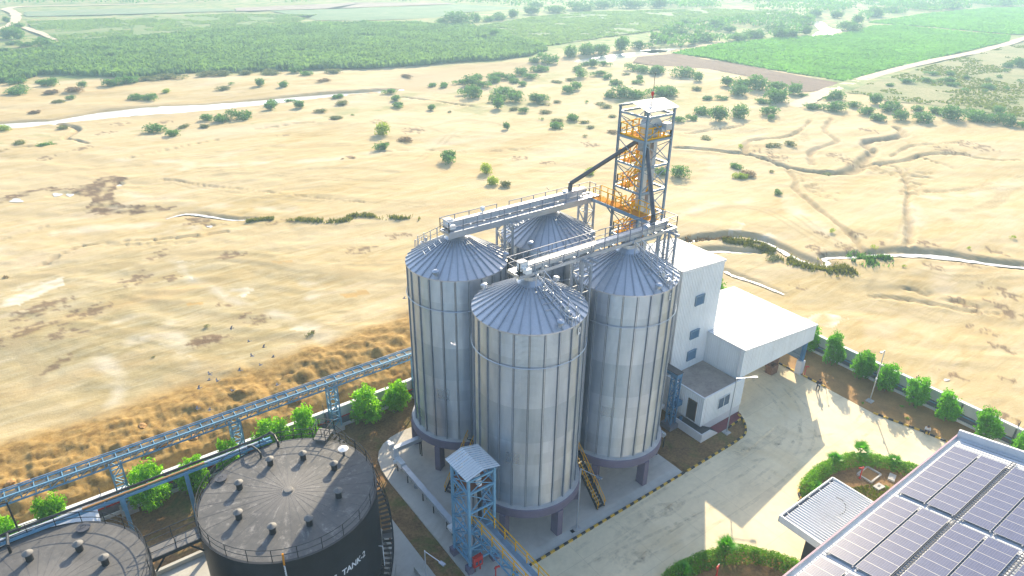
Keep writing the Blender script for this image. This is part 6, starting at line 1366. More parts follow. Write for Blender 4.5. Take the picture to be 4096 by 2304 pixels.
def array(label, x0, y0s):
    yc = sum(y0s)/len(y0s); xc = x0-9*1.09/2
    t = thing('solar_array', label, 'solar array', (xc, yc, rz_(yc)+.12), 'solar arrays on the ribbed roof')
    mb = MB()
    for y in y0s:
        for dy in (-.6, .6): mb.bar((x0,y+dy,rz_(y+dy)+.13),(x0-9.8,y+dy,rz_(y+dy)+.13),.05,.06)
    mb.build('mounting_rail', M['alu'], t)
    for y in y0s:
        for i in range(9):
            o = link('solar_panel', pm, t, (x0-.545-i*1.09-xc, y-yc, rz_(y)+.17-(rz_(yc)+.12))); o.rotation_euler = (-tilt, 0, 0)
            link('frame', fm, o)
    for y in (y0s[0]-1.0, y0s[0]+.9, y0s[1]-.9, y0s[1]+.8): MB().box(x0-9.95,y-.05,rz_(y)+.04,x0-9.83,y+.05,rz_(y)+.2).build('end_clamp', M['alu'], t)
cols = [(-23.22,-25.36),(-27.82,-29.96),(-32.62,-34.76)]
names_ = [['far array of solar panels next to the gutter, by the white parapet','middle array of solar panels next to the gutter, above the annex canopy','near array of solar panels next to the gutter, cut by the bottom edge'],
          ['far array of solar panels uphill of the cable tray, by the parapet','middle array of solar panels uphill of the first cable tray',None],
          [None,'array of solar panels at the very bottom right corner of the picture',None]]
for i, ys in enumerate(cols):
    for j, x0 in enumerate((31.55, 20.95, 10.3)):
        if names_[i][j]: array(names_[i][j], x0, ys)
def tray(label, y, xa, xb):
    mb = MB()
    for d in (-.13, .13): mb.bar((xa,y+d,rz_(y+d)+.18),(xb,y+d,rz_(y+d)+.18),.03,.1)
    n = int((xa-xb)/.32)
    for i in range(n): x = xa-i*.32; mb.bar((x,y-.13,rz_(y-.13)+.15),(x,y+.13,rz_(y+.13)+.15),.05,.03)
    solo('cable_tray', mb, M['dark_pipe'], label, 'cable tray', 'ladder cable trays on the solar roof')
tray('ladder cable tray between the gutter side arrays and the second rows of panels', -26.58, 32.4, 2.0); tray('ladder cable tray higher on the roof at the right picture edge', -31.3, 22, 8)
# annex canopy
ax0, ax1, ay0, ay1, az = 13.3, 21.05, -21.5, -17.15, 4.4
an = thing('annex_canopy', 'white ribbed flat canopy jutting from the solar building beside the round hedge', 'canopy', (17,-19,0))
mb = MB()
ribbed(mb, (ax1-.08,ay1-.28,az-.05),(ax0+.1,ay1-.28,az-.05),(ax0+.1,ay0,az+.12),(ax1-.08,ay0,az+.12), .29, .075, .34); mb.build('roof', M['clad_roof'], an)
mb = MB(); mb.box(ax0-.05,ay0,az-.55,ax0+.1,ay1,az+.14); mb.box(ax0-.05,ay1-.04,az-.55,ax1+.05,ay1+.06,az+.08); mb.box(ax1-.08,ay0,az-.55,ax1+.05,ay1-.04,az+.14); mb.build('fascia', M['clad'], an)
mb = MB(); mb.box(ax0+.1,ay1-.28,az-.22,ax1-.08,ay1-.04,az-.18); mb.build('gutter', M['wallgrey'], an)
mb = MB()
for i in range(5): x = ax0+.8+i*1.55; mb.box(x,ay1-.3,az-.02,x+.05,ay1,az+.03)
mb.build('gutter_strap', M['white'], an)
mb = MB(); mb.box(13.9,-20.4,0,14.5,-19.4,az-.5); mb.build('pillar', simple('dark wall tile', (.06,.06,.075), .5), an)
mb = MB(); mb.box(20.0,-21.9,0,20.4,-21.0,az-.3); mb.box(20.2,-17.8,0,20.5,-17.5,az-.4); mb.build('pillar', M['clad'], an)
mb = MB(); pts = [tuple(region(3100,1650,.61037)(x,y,az+.08)) for x, y in ((400,555),(440,575),(462,605),(465,635),(450,660),(425,670))]
mb.path(pts, .03, 5); solo('hose', mb, M['dark_pipe'], 'dark curved hose lying on the white annex canopy', 'hose')
mb = MB(); p = region(3100,1650,.61037); mb.bar(p(322,670,az+.07), p(395,715,az+.07), .08, .05); solo('metal_strip', mb, M['bluegrey'], 'short grey metal strip lying on the annex canopy', 'strip')
mb = MB(); mb.bar(p(410,680,az+.07), p(470,715,az+.07), .35, .03); solo('sheet_offcut', mb, M['wallwhite'], 'pale sheet offcut lying on the annex canopy near the hose', 'sheet')
# ladder against the hedge
ld = thing('ladder', 'short wooden ladder leaning near the corner of the annex canopy', 'ladder', (20.5,-15.4,0))
a0, b0 = Vector((20.25,-15.2,.02)), Vector((20.85,-14.85,.02)); dv = Vector((.25,-.9,1.5))
mb = MB(); mb.bar(a0, a0+dv, .06); mb.bar(b0, b0+dv, .06); mb.build('rail', M['wood'], ld)
mb = MB()
for i in range(5): f = .12+i*.19; mb.bar(a0+dv*f, b0+dv*f, .05)
mb.build('rung', M['wood'], ld)

# ------------------------------------------------------------------ street lamps
def lamp(x, y, h, az, label, arm=1.6, base=True, z0=0):
    t = thing('street_lamp', label, 'street lamp', (x, y, z0), 'street lamps of the yard')
    mb = MB(); mb.tube((x,y,z0),(x,y,z0+h),.075,8,.05); mb.build('pole', M['galv'], t, smooth=40)
    c, s = math.cos(az), math.sin(az)
    mb = MB(); mb.tube((x,y,z0+h-.05),(x+arm*c,y+arm*s,z0+h+.1),.035,6); mb.build('arm', M['galv'], t)
    mb = MB(); mb.bar((x+arm*c,y+arm*s,z0+h+.1),(x+(arm+.5)*c,y+(arm+.5)*s,z0+h+.13),.26,.09); hd = mb.build('lamp_head', M['galv_dark'], t)
    mb = MB(); mb.bar((x+(arm+.06)*c,y+(arm+.06)*s,z0+h+.05),(x+(arm+.44)*c,y+(arm+.44)*s,z0+h+.07),.2,.03); mb.build('lamp_glass', M['lamp_glass'], hd)
    mb = MB(); mb.box(x-.35,y-.35,z0-.02,x+.35,y+.35,z0+.14); mb.build('footing', M['conc'], t)
    return t
lamp(1.72, -5.35, 7.0, R(-78), 'grey street lamp on the pad apron between the front silo and the kerb')
lamp(23.5, -4.55, 7.0, R(-35), 'grey street lamp standing in the tiled bed by the control room steps')
l4 = lamp(41.45, -10.5, 6.85, R(185), 'pale street lamp standing alone in the brown bed before the right wall', .7)
mb = MB(); mb.tube((41.2,-10.6,3.3),(41.05,-10.65,3.35),.1,10); mb.bar((41.45,-10.5,3.3),(41.2,-10.6,3.3),.04); mb.build('security_camera', M['white'], l4)
lamp(-13.31, -5.29, 7.0, R(-78), 'grey street lamp at the bottom edge between the right tank and the intake tower')
mb = MB(); mb.box(1.05,-5.55,.03,1.5,-5.15,.10); solo('drain_cover', mb, M['black'], 'dark square drain cover beside the street lamp on the apron', 'drain cover')
# slabs and soakaway inside the far hedge
mb = MB()
for a, b in (((28.75,-16.2),(30.6,-16.2)),((30.6,-16.2),(30.6,-17.6)),((30.6,-17.6),(28.75,-17.6)),((28.75,-17.6),(28.75,-16.2))): mb.bar((*a,.08),(*b,.08),.14,.18)
solo('soakaway_frame', mb, M['conc'], 'square concrete soakaway frame in the soil inside the far hedge', 'frame')
struct('soil_patch', MB().poly([(28.8,-16.25),(30.55,-16.25),(30.55,-17.55),(28.8,-17.55)], .02), M['bed'])
mb = MB(); mb.prism([(30.5,-18.3),(31.5,-18.0),(31.6,-18.6),(30.65,-18.9)], 0, .18); solo('manhole_slab', mb, M['conc'], 'plain concrete slab lying right of the square soakaway', 'slab', 'concrete slabs inside the far hedge')
mb = MB(); mb.prism([(28.3,-18.0),(29.25,-18.1),(29.2,-18.75),(28.25,-18.6)], 0, .18); mb.m = 1; mb.box(28.6,-18.45,.181,28.95,-18.25,.186); solo('manhole_slab', mb, [M['conc'], M['black']], 'concrete slab with a dark square hole below the soakaway', 'slab', 'concrete slabs inside the far hedge')

# ------------------------------------------------------------------ leaves
def leaf_v(cent, size, asp=.5, up=.35, r=None):
    r = r or rng; n = len(cent)
    d = r.normal(size=(n, 3)); d[:,2] += up; d /= np.linalg.norm(d, axis=1)[:,None]
    e = r.normal(size=(n, 3)); e -= (e*d).sum(1)[:,None]*d; e /= np.linalg.norm(e, axis=1)[:,None]; f = np.cross(d, e)
    s = size*r.uniform(.6, 1.3, n)[:,None]
    v = np.stack([cent-e*s, cent-f*s*asp, cent+e*s, cent+f*s*asp], 1); return v
def lump_pts(lumps, n, r=None, inner=.55):
    r = r or rng; w_ = np.array([l[3]*l[4]+l[5]*l[3] for l in lumps]); k = r.choice(len(lumps), n, p=w_/w_.sum()); L = np.array(lumps)[k]
    d = r.normal(size=(n, 3)); d /= np.linalg.norm(d, axis=1)[:,None]; rad = (inner+(1-inner)*r.random(n)**.6)*(1+.10*r.normal(size=n))
    # sprays: gather the points into twigs so that gaps remain
    return L[:,:3]+d*rad[:,None]*L[:,3:6]
def twigs(c, k, spread, r=None):
    r = r or rng; n = len(c); q = np.repeat(c, k, 0)+r.normal(size=(n*k, 3))*spread; return q
def bush_mesh(seed, n=260, flat=1.0):
    r = np.random.default_rng(seed); lumps = []
    for i in range(r.integers(3, 6)):
        a = r.uniform(0, 2*PI); d = r.uniform(.1, .55); s = r.uniform(.38, .62)
        lumps.append((d*math.cos(a), d*math.sin(a), .38*flat+r.uniform(-.1, .18), s, s, s*.85*flat))
    c = lump_pts(lumps, n, r, .35); c = c[c[:,2] > -.02]; c = twigs(c, 6, .055, r); c[:,2] = np.maximum(c[:,2], 0)
    me = quads('bush crown', leaf_v(c, .062, .55, .3, r), M['bush'])
    st = MB()
    return me
BM = [bush_mesh(100+i, 250, .8+.1*(i % 4)) for i in range(7)]
def bush_small(seed): return bush_mesh(seed, 90)
BS = [bush_small(200+i) for i in range(4)]
brand = random.Random(5)
def place_bush(name, label, cat, group, c, wdt, hgt, mat, big=True):
    me = brand.choice(BM if big else BS); z = hz(c[0], c[1])
    o = link(name, me, None, (c[0], c[1], z-.05*hgt), brand.uniform(0, 6.28)); s = wdt/1.75
    o.scale = (s*brand.uniform(.92, 1.1), s*brand.uniform(.92, 1.1), hgt/.95)
    o.material_slots[0].link = 'OBJECT'; o.material_slots[0].material = M[mat]
    return props(o, label, cat, group)
ZONES = []
def zone(phrase, cat, group, reg, rows, mat='bush'): ZONES.append((phrase, cat, group, reg, rows, mat))
zone('on the far left beside the narrow lane', 'bush', 'bushes along the far left lane', F1, [(135,205,105,60),(45,170,90,50),(50,290,130,85),(150,290,130,90),(105,338,100,40),(345,355,190,42),(180,350,120,35),(20,385,110,40)])
zone('at the near edge of the tall dark crop', 'bush', 'bushes at the foot of the dark crop', F1, [(105,620,150,36),(365,640,120,75),(165,697,180,64),(590,645,70,48),(910,622,190,72),(800,635,150,48),(1090,605,150,45,'bush_grey'),(1260,598,190,46,'bush_grey'),(1480,578,160,44,'bush_grey'),(1650,568,150,40,'bush_grey'),(1830,560,150,40,'bush_grey'),(2010,552,160,46,'bush_grey'),(2150,545,130,36),(2275,562,100,32),(2430,540,140,38,'bush_grey'),(400,692,130,38,'bush_brown'),(560,686,150,35,'bush_brown'),(300,615,100,36)])
zone('on the sand between the crop and the river', 'bush', 'bushes between the crop and the river', F1, [(500,736,80,25),(440,768,110,32,'bush_grey'),(1010,738,140,45),(1105,738,100,68),(1220,686,80,32,'bush_yellow'),(1650,667,110,42,'bush_grey'),(1700,632,60,26),(1930,640,110,62),(2090,646,80,64),(830,745,90,25,'bush_grey'),(1290,715,120,26,'bush_brown'),(1740,665,80,22,'bush_brown'),(275,835,110,28,'bush_brown'),(975,780,80,26,'bush_brown'),(110,808,100,24,'bush_brown'),(640,790,70,20,'bush_brown'),(2370,608,110,34,'bush_brown'),(1450,642,40,16,'bush_brown'),(760,755,100,20,'bush_grey')])
zone('on the near bank of the white river', 'bush', 'bushes on the near river bank', F1, [(1530,880,110,52),(1640,890,150,74),(1765,872,165,90),(2010,770,110,58),(2000,805,110,62),(2190,797,120,64),(2135,742,80,36),(2490,722,80,32),(2520,772,110,40,'bush_grey'),(2335,826,100,36,'bush_grey'),(2470,882,90,30,'bush_grey'),(1175,976,165,62),(1258,996,110,52),(1355,932,100,30,'bush_grey'),(1520,936,110,40,'bush_grey'),(335,1077,110,56),(150,1066,120,42,'bush_grey'),(40,960,110,24,'bush_yellow'),(470,938,100,30,'bush_grey'),(860,1050,80,18,'bush_grey'),(1030,1005,110,24,'bush_grey'),(2240,908,100,22,'bush_grey'),(1470,1030,60,20,'bush_grey'),(1190,1100,90,24,'bush_grey')])
zone('on the gullied bank left of the thicket', 'bush', 'bushes left of the big thicket', F2, [(465,690,90,46),(95,722,75,30),(120,773,85,40,'bush_grey'),(525,746,110,52),(527,791,110,46),(790,628,80,36),(875,636,90,52),(790,811,90,48),(910,823,55,30,'bush_grey'),(345,736,60,26,'bush_grey'),(80,880,90,30,'bush_grey'),(365,808,50,22,'bush_grey'),(600,575,110,48,'bush_brown'),(230,595,70,24,'bush_brown'),(0,605,40,24,'bush_brown'),(540,525,70,26,'bush_brown'),(200,850,40,14)])
zone('in the big thicket above the silos', 'bush', 'bushes of the big thicket', F2, [(990,612,110,46),(1075,640,150,80),(1130,572,90,50),(1215,590,140,62),(1030,692,100,72),(1100,722,140,92),(1160,642,120,60),(1250,612,100,50),(1330,582,120,62),(1440,562,140,62),(1530,582,120,50),(1555,522,150,46),(1385,612,100,46),(1300,692,160,72),(1400,702,90,46),(1250,750,150,80),(1360,748,150,76),(1285,806,120,88),(1370,812,80,40,'bush_grey'),(1440,826,80,40),(1530,762,150,78),(1600,742,100,50),(1610,776,90,40,'bush_grey'),(1465,630,80,42)])
zone('by the far river behind the tower', 'tree', 'trees by the far river', F2, [(1640,462,150,90),(1530,462,90,48),(1825,416,110,96),(1930,412,150,105),(2050,402,150,92),(2195,386,160,118),(2330,362,130,72),(2450,312,150,62),(2560,238,80,52),(1260,272,120,66)])
zone('in the hazy hedgerow across the far fields', 'tree', 'trees of the far hedgerow', F2, [(980,192,250,58),(840,182,90,52),(1095,166,90,78),(1200,162,100,52),(1300,152,140,58),(1400,136,110,62),(1540,112,170,40),(1700,96,170,40),(1880,80,190,40),(2080,70,190,44),(2300,66,200,44),(2480,62,180,44),(1560,56,130,42),(300,190,130,26),(660,188,110,26)])
zone('on the sand behind the elevator tower', 'bush', 'bushes behind the elevator tower', F2, [(1905,482,90,42),(1985,502,110,62),(2060,492,90,42),(1850,532,100,40),(1880,572,95,62),(1700,606,100,40,'bush_grey'),(1810,592,80,42,'bush_grey'),(2000,562,110,46),(2085,582,70,42),(2150,632,120,52),(2215,556,70,30,'bush_grey'),(2265,522,110,62),(2350,542,120,52),(2440,552,150,72),(2300,622,80,36),(2325,586,70,36),(1795,682,120,64),(1868,667,90,62),(2180,732,180,85),(2280,728,150,78),(2100,722,90,50),(2440,718,160,85),(2540,712,140,70),(1950,692,60,22,'bush_brown'),(1710,757,70,32,'bush_grey'),(1925,760,40,26),(2020,775,100,40,'bush_grey'),(2075,795,90,40,'bush_grey')])
zone('on the open sand left of the elevator tower', 'bush', 'bushes left of the elevator tower', F2, [(1645,836,100,46,'bush_grey'),(1690,906,110,52,'bush_grey'),(1720,952,110,62),(1820,886,100,66),(1910,906,70,46,'bush_grey'),(1970,946,70,32,'bush_grey'),(2110,866,70,32,'bush_grey'),(2110,986,80,48,'bush_brown'),(1915,1010,60,30,'bush_grey'),(1590,882,40,22),(1325,956,80,68),(415,1002,135,90,'bush_yellow'),(415,1110,100,78),(460,1060,60,40,'bush_grey'),(895,1208,140,112,'bush'),(590,1050,150,42,'bush_brown'),(1190,1285,110,80,'bush_yellow'),(1960,1290,90,60,'bush_yellow'),(1240,920,60,14,'bush_grey'),(350,890,70,12,'bush_brown')])
zone('on the sand just behind the left silo', 'bush', 'bushes behind the left silo', C1, [(862,812,100,112,'bush_yellow'),(960,826,125,76,'bush_grey')])
zone('among the gullies right of the tower', 'bush', 'bushes among the gullies', F3, [(60,516,130,52),(230,542,170,52),(340,562,80,62),(510,602,130,72),(620,622,160,92),(740,632,180,98),(860,632,150,82),(970,662,120,78),(595,667,160,68),(840,702,180,92),(900,722,120,80),(780,727,110,46),(310,627,80,56,'bush_grey'),(380,692,80,36),(490,692,80,36),(110,662,180,72),(370,802,140,72),(480,842,180,112),(600,822,160,92),(280,832,80,52),(780,802,140,62),(825,832,70,42),(190,842,90,52),(1060,672,70,30),(1290,692,120,62),(1220,692,80,42),(1130,762,130,38),(1260,772,170,60),(395,705,60,26,'bush_grey')])
zone('in the green hedge along the scrub field', 'bush', 'bushes of the scrub field hedge', F3, [(1560,722,120,78),(1400,742,100,42),(1485,792,120,72),(1560,832,120,62),(1680,772,200,82),(1820,767,90,46),(1750,832,120,68),(1900,847,170,80),(1970,792,110,62),(2080,832,170,92),(2260,852,170,92),(2400,862,150,92),(2500,882,110,62),(2570,882,70,44),(1640,850,90,24,'bush_grey'),(2180,800,120,60),(2420,790,90,50)])
zone('scattered over the beige scrub field', 'bush', 'bushes in the scrub field', F3, [(2520,462,110,62),(2450,470,90,40),(1770,582,90,42),(1910,577,80,36),(2040,582,110,46),(2080,602,70,32),(2180,552,70,26),(2320,562,60,26),(2390,542,60,30),(2290,640,60,26),(2460,627,60,32),(2170,637,60,30),(1930,522,80,32),(2330,622,100,42),(2070,525,80,30),(1650,600,70,26),(2560,570,60,26),(2430,500,60,24),(2000,570,60,26)])
zone('in the hazy wood beyond the bright crop', 'tree', 'trees of the far hazy wood', F3, [(60,302,120,64),(150,272,130,64),(210,232,140,54),(375,292,175,84),(450,192,130,64),(600,282,150,54),(690,262,120,52),(760,262,110,62),(870,214,130,64),(885,262,120,84),(960,262,110,62),(1060,242,90,62),(1040,170,130,60),(1120,120,120,50),(1320,205,130,60),(1400,222,110,56),(1440,170,120,60),(1560,120,150,60),(1300,130,130,50),(1700,90,140,50),(560,220,120,44),(960,150,120,46),(250,175,120,36),(1900,62,150,44),(2100,60,150,50),(2450,40,120,46),(2500,30,80,36),(640,150,120,36),(300,315,110,40)])
zone('on the pale sand beyond the white buildings', 'bush', 'bushes on the sand beyond the buildings', F5, [(590,302,90,52),(600,368,120,50,'bush_yellow'),(670,362,120,64,'bush_brown'),(885,482,62,38),(845,332,60,42,'bush_grey'),(1235,347,90,38,'bush_grey'),(960,152,90,54,'bush_grey'),(850,162,100,50,'bush_grey'),(395,102,90,42,'bush_grey'),(265,142,90,25,'bush_grey'),(510,157,90,25,'bush_grey'),(625,167,60,32,'bush_yellow'),(200,362,140,84),(60,345,120,72),(1245,760,48,38,'bush_yellow'),(1542,867,48,34,'bush_yellow'),(2190,867,34,32,'bush_yellow'),(2490,797,46,28,'bush_yellow'),(1740,992,34,24,'bush_yellow'),(1005,982,52,28,'bush_yellow'),(845,945,100,48,'bush_grey'),(1030,155,60,20,'bush_grey'),(400,292,60,20,'bush_grey')])
zone('on the mud flat left of the silos', 'tuft', 'tufts on the mud flat', F4, [(1820,1075,30,24,'bush_brown'),(1800,1095,60,24,'reed'),(895,1215,30,20,'bush_grey'),(30,752,50,30,'bush_brown'),(1200,1045,40,24,'reed'),(1985,65,30,12,'bush_brown'),(2040,58,40,12,'bush_brown')])
COLN = {'bush': 'green', 'bush_grey': 'grey green', 'bush_yellow': 'bright yellow green', 'bush_brown': 'dry brown', 'reed': 'olive'}
ORD = ['first','second','third','fourth','fifth','sixth','seventh','eighth','ninth','tenth','eleventh','twelfth','thirteenth','fourteenth','fifteenth','sixteenth','seventeenth','eighteenth','nineteenth','twentieth']
def ordn(i): return ORD[i] if i < 20 else 'twenty '+ORD[i-20]
for phrase, cat, group, reg, rows, dm in ZONES:
    rows = [r if len(r) > 4 else (*r, dm) for r in rows]
    rows = [r for r in rows if not (r[4] in ('bush_grey', 'bush_brown') and r[3] <= 26 and cat == 'bush')]
    kinds = {}
    for r in sorted(rows, key=lambda r: r[0]): kinds.setdefault(r[4], []).append(r)
    for mt, lst in kinds.items():
        for i, r in enumerate(lst):
            c = reg(r[0], r[1]); dep = float((c-CAM)@FW); sc_ = np.hypot(*(reg(r[0]+1, r[1])-c)[:2])
            wdt = r[2]*sc_*1.12; hpx = r[3]*sc_; ph = math.atan2(CAM[2], np.hypot(c[0]-CAM[0], c[1]-CAM[1]))
            hgt = max(.30*wdt, (hpx-.35*wdt*math.sin(ph))/math.cos(ph)); hgt = min(hgt, 1.0*wdt if cat == 'tree' else .62*wdt)*1.05
            hgt *= .6 if r[4] in ('bush_grey', 'bush_brown') and cat != 'tree' else 1
            v = (c[:2]-CAM[:2]); v = v/np.hypot(*v); pos = c[:2]+v*wdt*.32
            pos3 = np.array([pos[0], pos[1]])
            place = f'only one of its colour ' if len(lst) == 1 else ('leftmost' if i == 0 else 'rightmost' if i == len(lst)-1 else f'{ordn(i)} from left')
            place = place.strip()
            lab = f'{COLN[mt]} {cat if cat != "tree" else "tree"} {phrase}, {place}' if len(lst) > 1 else f'lone {COLN[mt]} {cat} {phrase}'
            place_bush({'bush': 'bush', 'tree': 'tree', 'tuft': 'grass_tuft'}[cat], lab, cat, group, pos3, wdt, hgt, mt, r[2] > 60)

# far woodland that reads as one mass
def woods(label, P, n, size):
    q = scatter_poly(P, n); c = np.stack([q[:,0], q[:,1], rng.uniform(.3, 1.0, n)*3.4*fbm(q[:,0]/18, q[:,1]/18, 2, 90)*2], 1); c = c[fbm(q[:,0]/24, q[:,1]/24, 3, 91) > .44]
    stuff('woodland', quads('woodland', leaf_v(c, size, .8, .5), M['bush']), label, 'woodland')
woods('hazy blue green scrub woodland at the top right beyond the bright crop', pix(F3, [(0,60),(300,66),(980,68),(1400,100),(1500,150),(1560,110),(1900,90),(2300,55),(2700,45),(2700,-25),(1400,-20),(0,10)]), 17000, .9)
woods('hazy scrub beside the far river behind the elevator tower', pix(F3, [(0,235),(160,200),(420,150),(900,120),(1000,75),(1130,110),(1130,235),(900,262),(500,298),(150,340),(0,330)]), 5200, .8)
woods('thin scrub along the top left skyline fields', [*pix(F1, [(-200,20),(1200,8),(2576,10)]), *pix(F2, [(1200,-14),(2560,-14),(2560,40),(1500,52),(900,18)]), *pix(F1, [(2400,20),(900,26),(-200,38)])], 2600, .9)

# ------------------------------------------------------------------ wall trees
def tree_meshes(seed):
    r = np.random.default_rng(seed); lumps = [(0, 0, .42, .40, .40, .34), (.05, .02, .72, .30, .30, .26)]
    for i in range(7):
        a = r.uniform(0, 2*PI); z = r.uniform(.22, .86); d = .30*(1-.5*abs(z-.4)); s = r.uniform(.14, .22); lumps.append((d*math.cos(a), d*math.sin(a), z, s, s, s*.95))
    c = lump_pts(lumps, 620, r, .45); c = twigs(c, 7, .030, r); c = c[(c[:,2] > .02)]
    crown = quads('tree crown', leaf_v(c, .040, .42, .45, r), M['leaf'])
    mb = MB(); mb.tube((0,0,0),(.01,0,.30),.028,8,.02)
    for i in range(6):
        a = r.uniform(0, 2*PI); mb.tube((.01,0,.16+.03*i),(.26*math.cos(a),.26*math.sin(a),.42+.06*i),.013,5,.005)
    return crown, mb.mesh('tree trunk', M['trunk'])
TM = [tree_meshes(300+i) for i in range(5)]
def wall_tree(i, x, y, wdt, hgt, label, group, mat='leaf', kind='tree'):
    t = thing('young_tree', label, 'tree', (x, y, 0), group)
    cm, tm = TM[i % 5]; s = (wdt/.98, wdt/.98, hgt)
    o = link('crown', cm, t, (0, 0, 0), i*1.3); o.scale = s; o.material_slots[0].link = 'OBJECT'; o.material_slots[0].material = M[mat]
    o = link('trunk', tm, t, (0, 0, 0), i*1.3); o.scale = s
def px_tree(i, reg, cxp, base, top, wpx, yline, axis, label, group, mat):
    """axis 'y': stands on the line y = yline, 'x': on x = yline"""
    b = reg(cxp, base); 
    zs = np.linspace(0, 5, 101); best = None
    x, y = (reg(cxp, base)[0], yline) if axis == 'y' else (yline, reg(cxp, base)[1])
    sc_ = np.hypot(*(reg(cxp+1, base)-reg(cxp, base))[:2]); wdt = wpx*sc_*1.18
    for h in zs:
        p = np.array([x, y, h]); d = p-CAM; zc = d@FW; v = 1152-FPX*(d@UP)/zc
        ref = reg(cxp, top); dr_ = ref-CAM; vr = 1152-FPX*(dr_@UP)/(dr_@FW)
        if best is None or abs(v-vr) < best[0]: best = (abs(v-vr), h)
    wall_tree(i, x, y, wdt, max(1.6, best[1]), label, group, mat)
GL = 'young trees along the left wall'; GR = 'young trees along the right wall'
rowL = [(60,1075,935,190,'at the left picture edge'),(345,1005,825,190,'above the sheet shed roof'),(925,935,650,225,'tallest, between the two black tanks'),(1190,855,645,180,'partly under the pipe rack'),(1372,680,540,125,'the smallest one'),(1630,600,430,215,'broad, straight behind the right tank'),(1850,545,358,150,'behind the top landing of the right tank'),(2250,455,228,185,'between the conveyor pylon and the left silo'),(2408,375,185,150,'close against the left silo')]
for i, (x, b, tp_, w_, lb) in enumerate(rowL): px_tree(i, C5, x, b, tp_, w_, 19.0, 'y', 'bright young tree by the left wall, '+lb, GL, 'leaf')
rowR = [(655,450,215,150,'tall two lobed one nearest the shed'),(840,552,352,185,'second from the shed, behind the lamp post top'),(1025,642,443,165,'third from the shed, right of the lamp post'),(1205,768,553,190,'fourth from the shed'),(1435,868,655,175,'fifth from the shed, above the seated man'),(1695,1025,768,190,'sixth from the shed, past the corner of the solar roof'),(1935,1165,930,180,'at the right picture edge')]
for i, (x, b, tp_, w_, lb) in enumerate(rowR): px_tree(i+2, C7, x, b-12, tp_+.08*(b-tp_), w_*.86, 44.7, 'x', 'young tree by right wall, '+lb, GR, 'leaf_dark')
for i, (x, y, h, lb) in enumerate(((44.8,14.2,5.2,'leftmost behind the shed roof'),(44.8,8.6,4.4,'second from left behind the shed roof'),(44.9,4.6,4.3,'third from left behind the shed roof'),(44.9,-.2,4.2,'rightmost behind the shed roof'))): wall_tree(i+1, x, y, 3.0, h, 'young tree by right wall, '+lb, GR, 'leaf_dark')

# ------------------------------------------------------------------ hedges and palms
def hedge(label, pts, wd, hh, n):
    P = smooth_line([(p[0], p[1], wd) for p in pts], 5); seg = np.hypot(*(P[1:,:2]-P[:-1,:2]).T); cs = np.concatenate([[0], np.cumsum(seg)]); c = []
    for i in range(n):
        s = random.uniform(0, cs[-1]); k = max(min(np.searchsorted(cs, s)-1, len(P)-2), 0); tt = (s-cs[k])/(seg[k]+1e-6); p = P[k]+tt*(P[k+1]-P[k])
        d = P[k+1][:2]-P[k][:2]; nn = np.array([-d[1], d[0]])/(np.hypot(*d)+1e-6); a = random.uniform(0, PI); rr = .5+.5*random.random()**.5
        hs = hh*(.55+.9*float(vnoise(np.array([s*.7]), np.array([.5]), 5)[0])); c.append((*(p[:2]+nn*math.cos(a)*rr*wd*.5*(1+.25*random.gauss(0,.5))), max(.03, math.sin(a)*rr*hs)))
    q = twigs(np.array(c), 5, .06); q[:,2] = np.maximum(q[:,2], .02)
    me = quads('hedge', leaf_v(q, .075, .42, .5), M['hedge']); o0 = np.array([q[:,0].mean(), q[:,1].mean(), 0])
    co = np.zeros(len(me.vertices)*3, np.float32); me.vertices.foreach_get('co', co); co = co.reshape(-1, 3)-o0; me.vertices.foreach_set('co', co.ravel()); me.update()
    props(link('hedge', me, None, tuple(o0)), label, 'hedge', 'curved hedges')
hedge('leafy green curved hedge around the soakaway beside the annex canopy', [(21.9,-17.0),(21.9,-15.4),(22.9,-14.5),(24.8,-14.1),(27.2,-14.1),(29.1,-14.6),(31.2,-15.8),(32.5,-17.3),(33.2,-19.3),(33.3,-21)], 1.35, 1.15, 5200)
hedge('leafy green curved hedge at the bottom edge below the M shaped shadow', [(-3.2,-20.2),(-.6,-17.4),(1.8,-15.2),(4.4,-14.1),(6.8,-14.2),(9.0,-14.7),(11.1,-15.9),(12.6,-17.4),(13.4,-19.2),(13.6,-21)], 1.5, 1.25, 6200)
def palm(x, y, label, h=1.0, s=1.0, n=11, seed=0):
    r = random.Random(seed); t = thing('fan_palm', label, 'palm', (x, y, 0), 'small fan palms in the hedges')
    mb = MB(); mb.tube((x,y,0),(x,y,h),.11,8,.08); mb.build('trunk', M['trunk'], t)
    for i in range(n):
        a = 2*PI*i/n+r.uniform(-.25,.25); e = r.uniform(.25, 1.4); L = s*r.uniform(.22, .45); d = Vector((math.cos(a)*math.cos(e), math.sin(a)*math.cos(e), math.sin(e))); b = Vector((x, y, h)); tip = b+d*L
        mb = MB(); mb.tube(b, tip, .012, 4)
        sd_ = d.cross(Vector((0,0,1))).normalized(); up = sd_.cross(d).normalized()
        for j in range(17):
            f = -1.3+2.6*j/16; l = s*.85*(1-.25*abs(f))*r.uniform(.8,1.15); dd = (d*math.cos(f)+sd_*math.sin(f)); e_ = tip+dd*l-Vector((0,0,.16*l)); m_ = tip+dd*l*.45; wv = up.cross(dd).normalized()*.028*s
            mb.add([tip, m_-wv, e_, m_+wv], [(0,1,2,3)])
        mb.build('frond', M['palm'], t)
palm(31.4,-14.9,'small fan palm rising from the top of the far hedge, middle of three',.75,1.2,16,1)
palm(28.2,-14.0,'small fan palm at the left of the far hedge top',.7,.95,14,2)
palm(32.9,-17.6,'small fan palm in the far hedge closest to the solar roof gutter',.6,.85,13,3)
palm(23.2,-15.2,'low fan palm in the left flank of the far hedge beside the canopy',.5,.8,12,4)
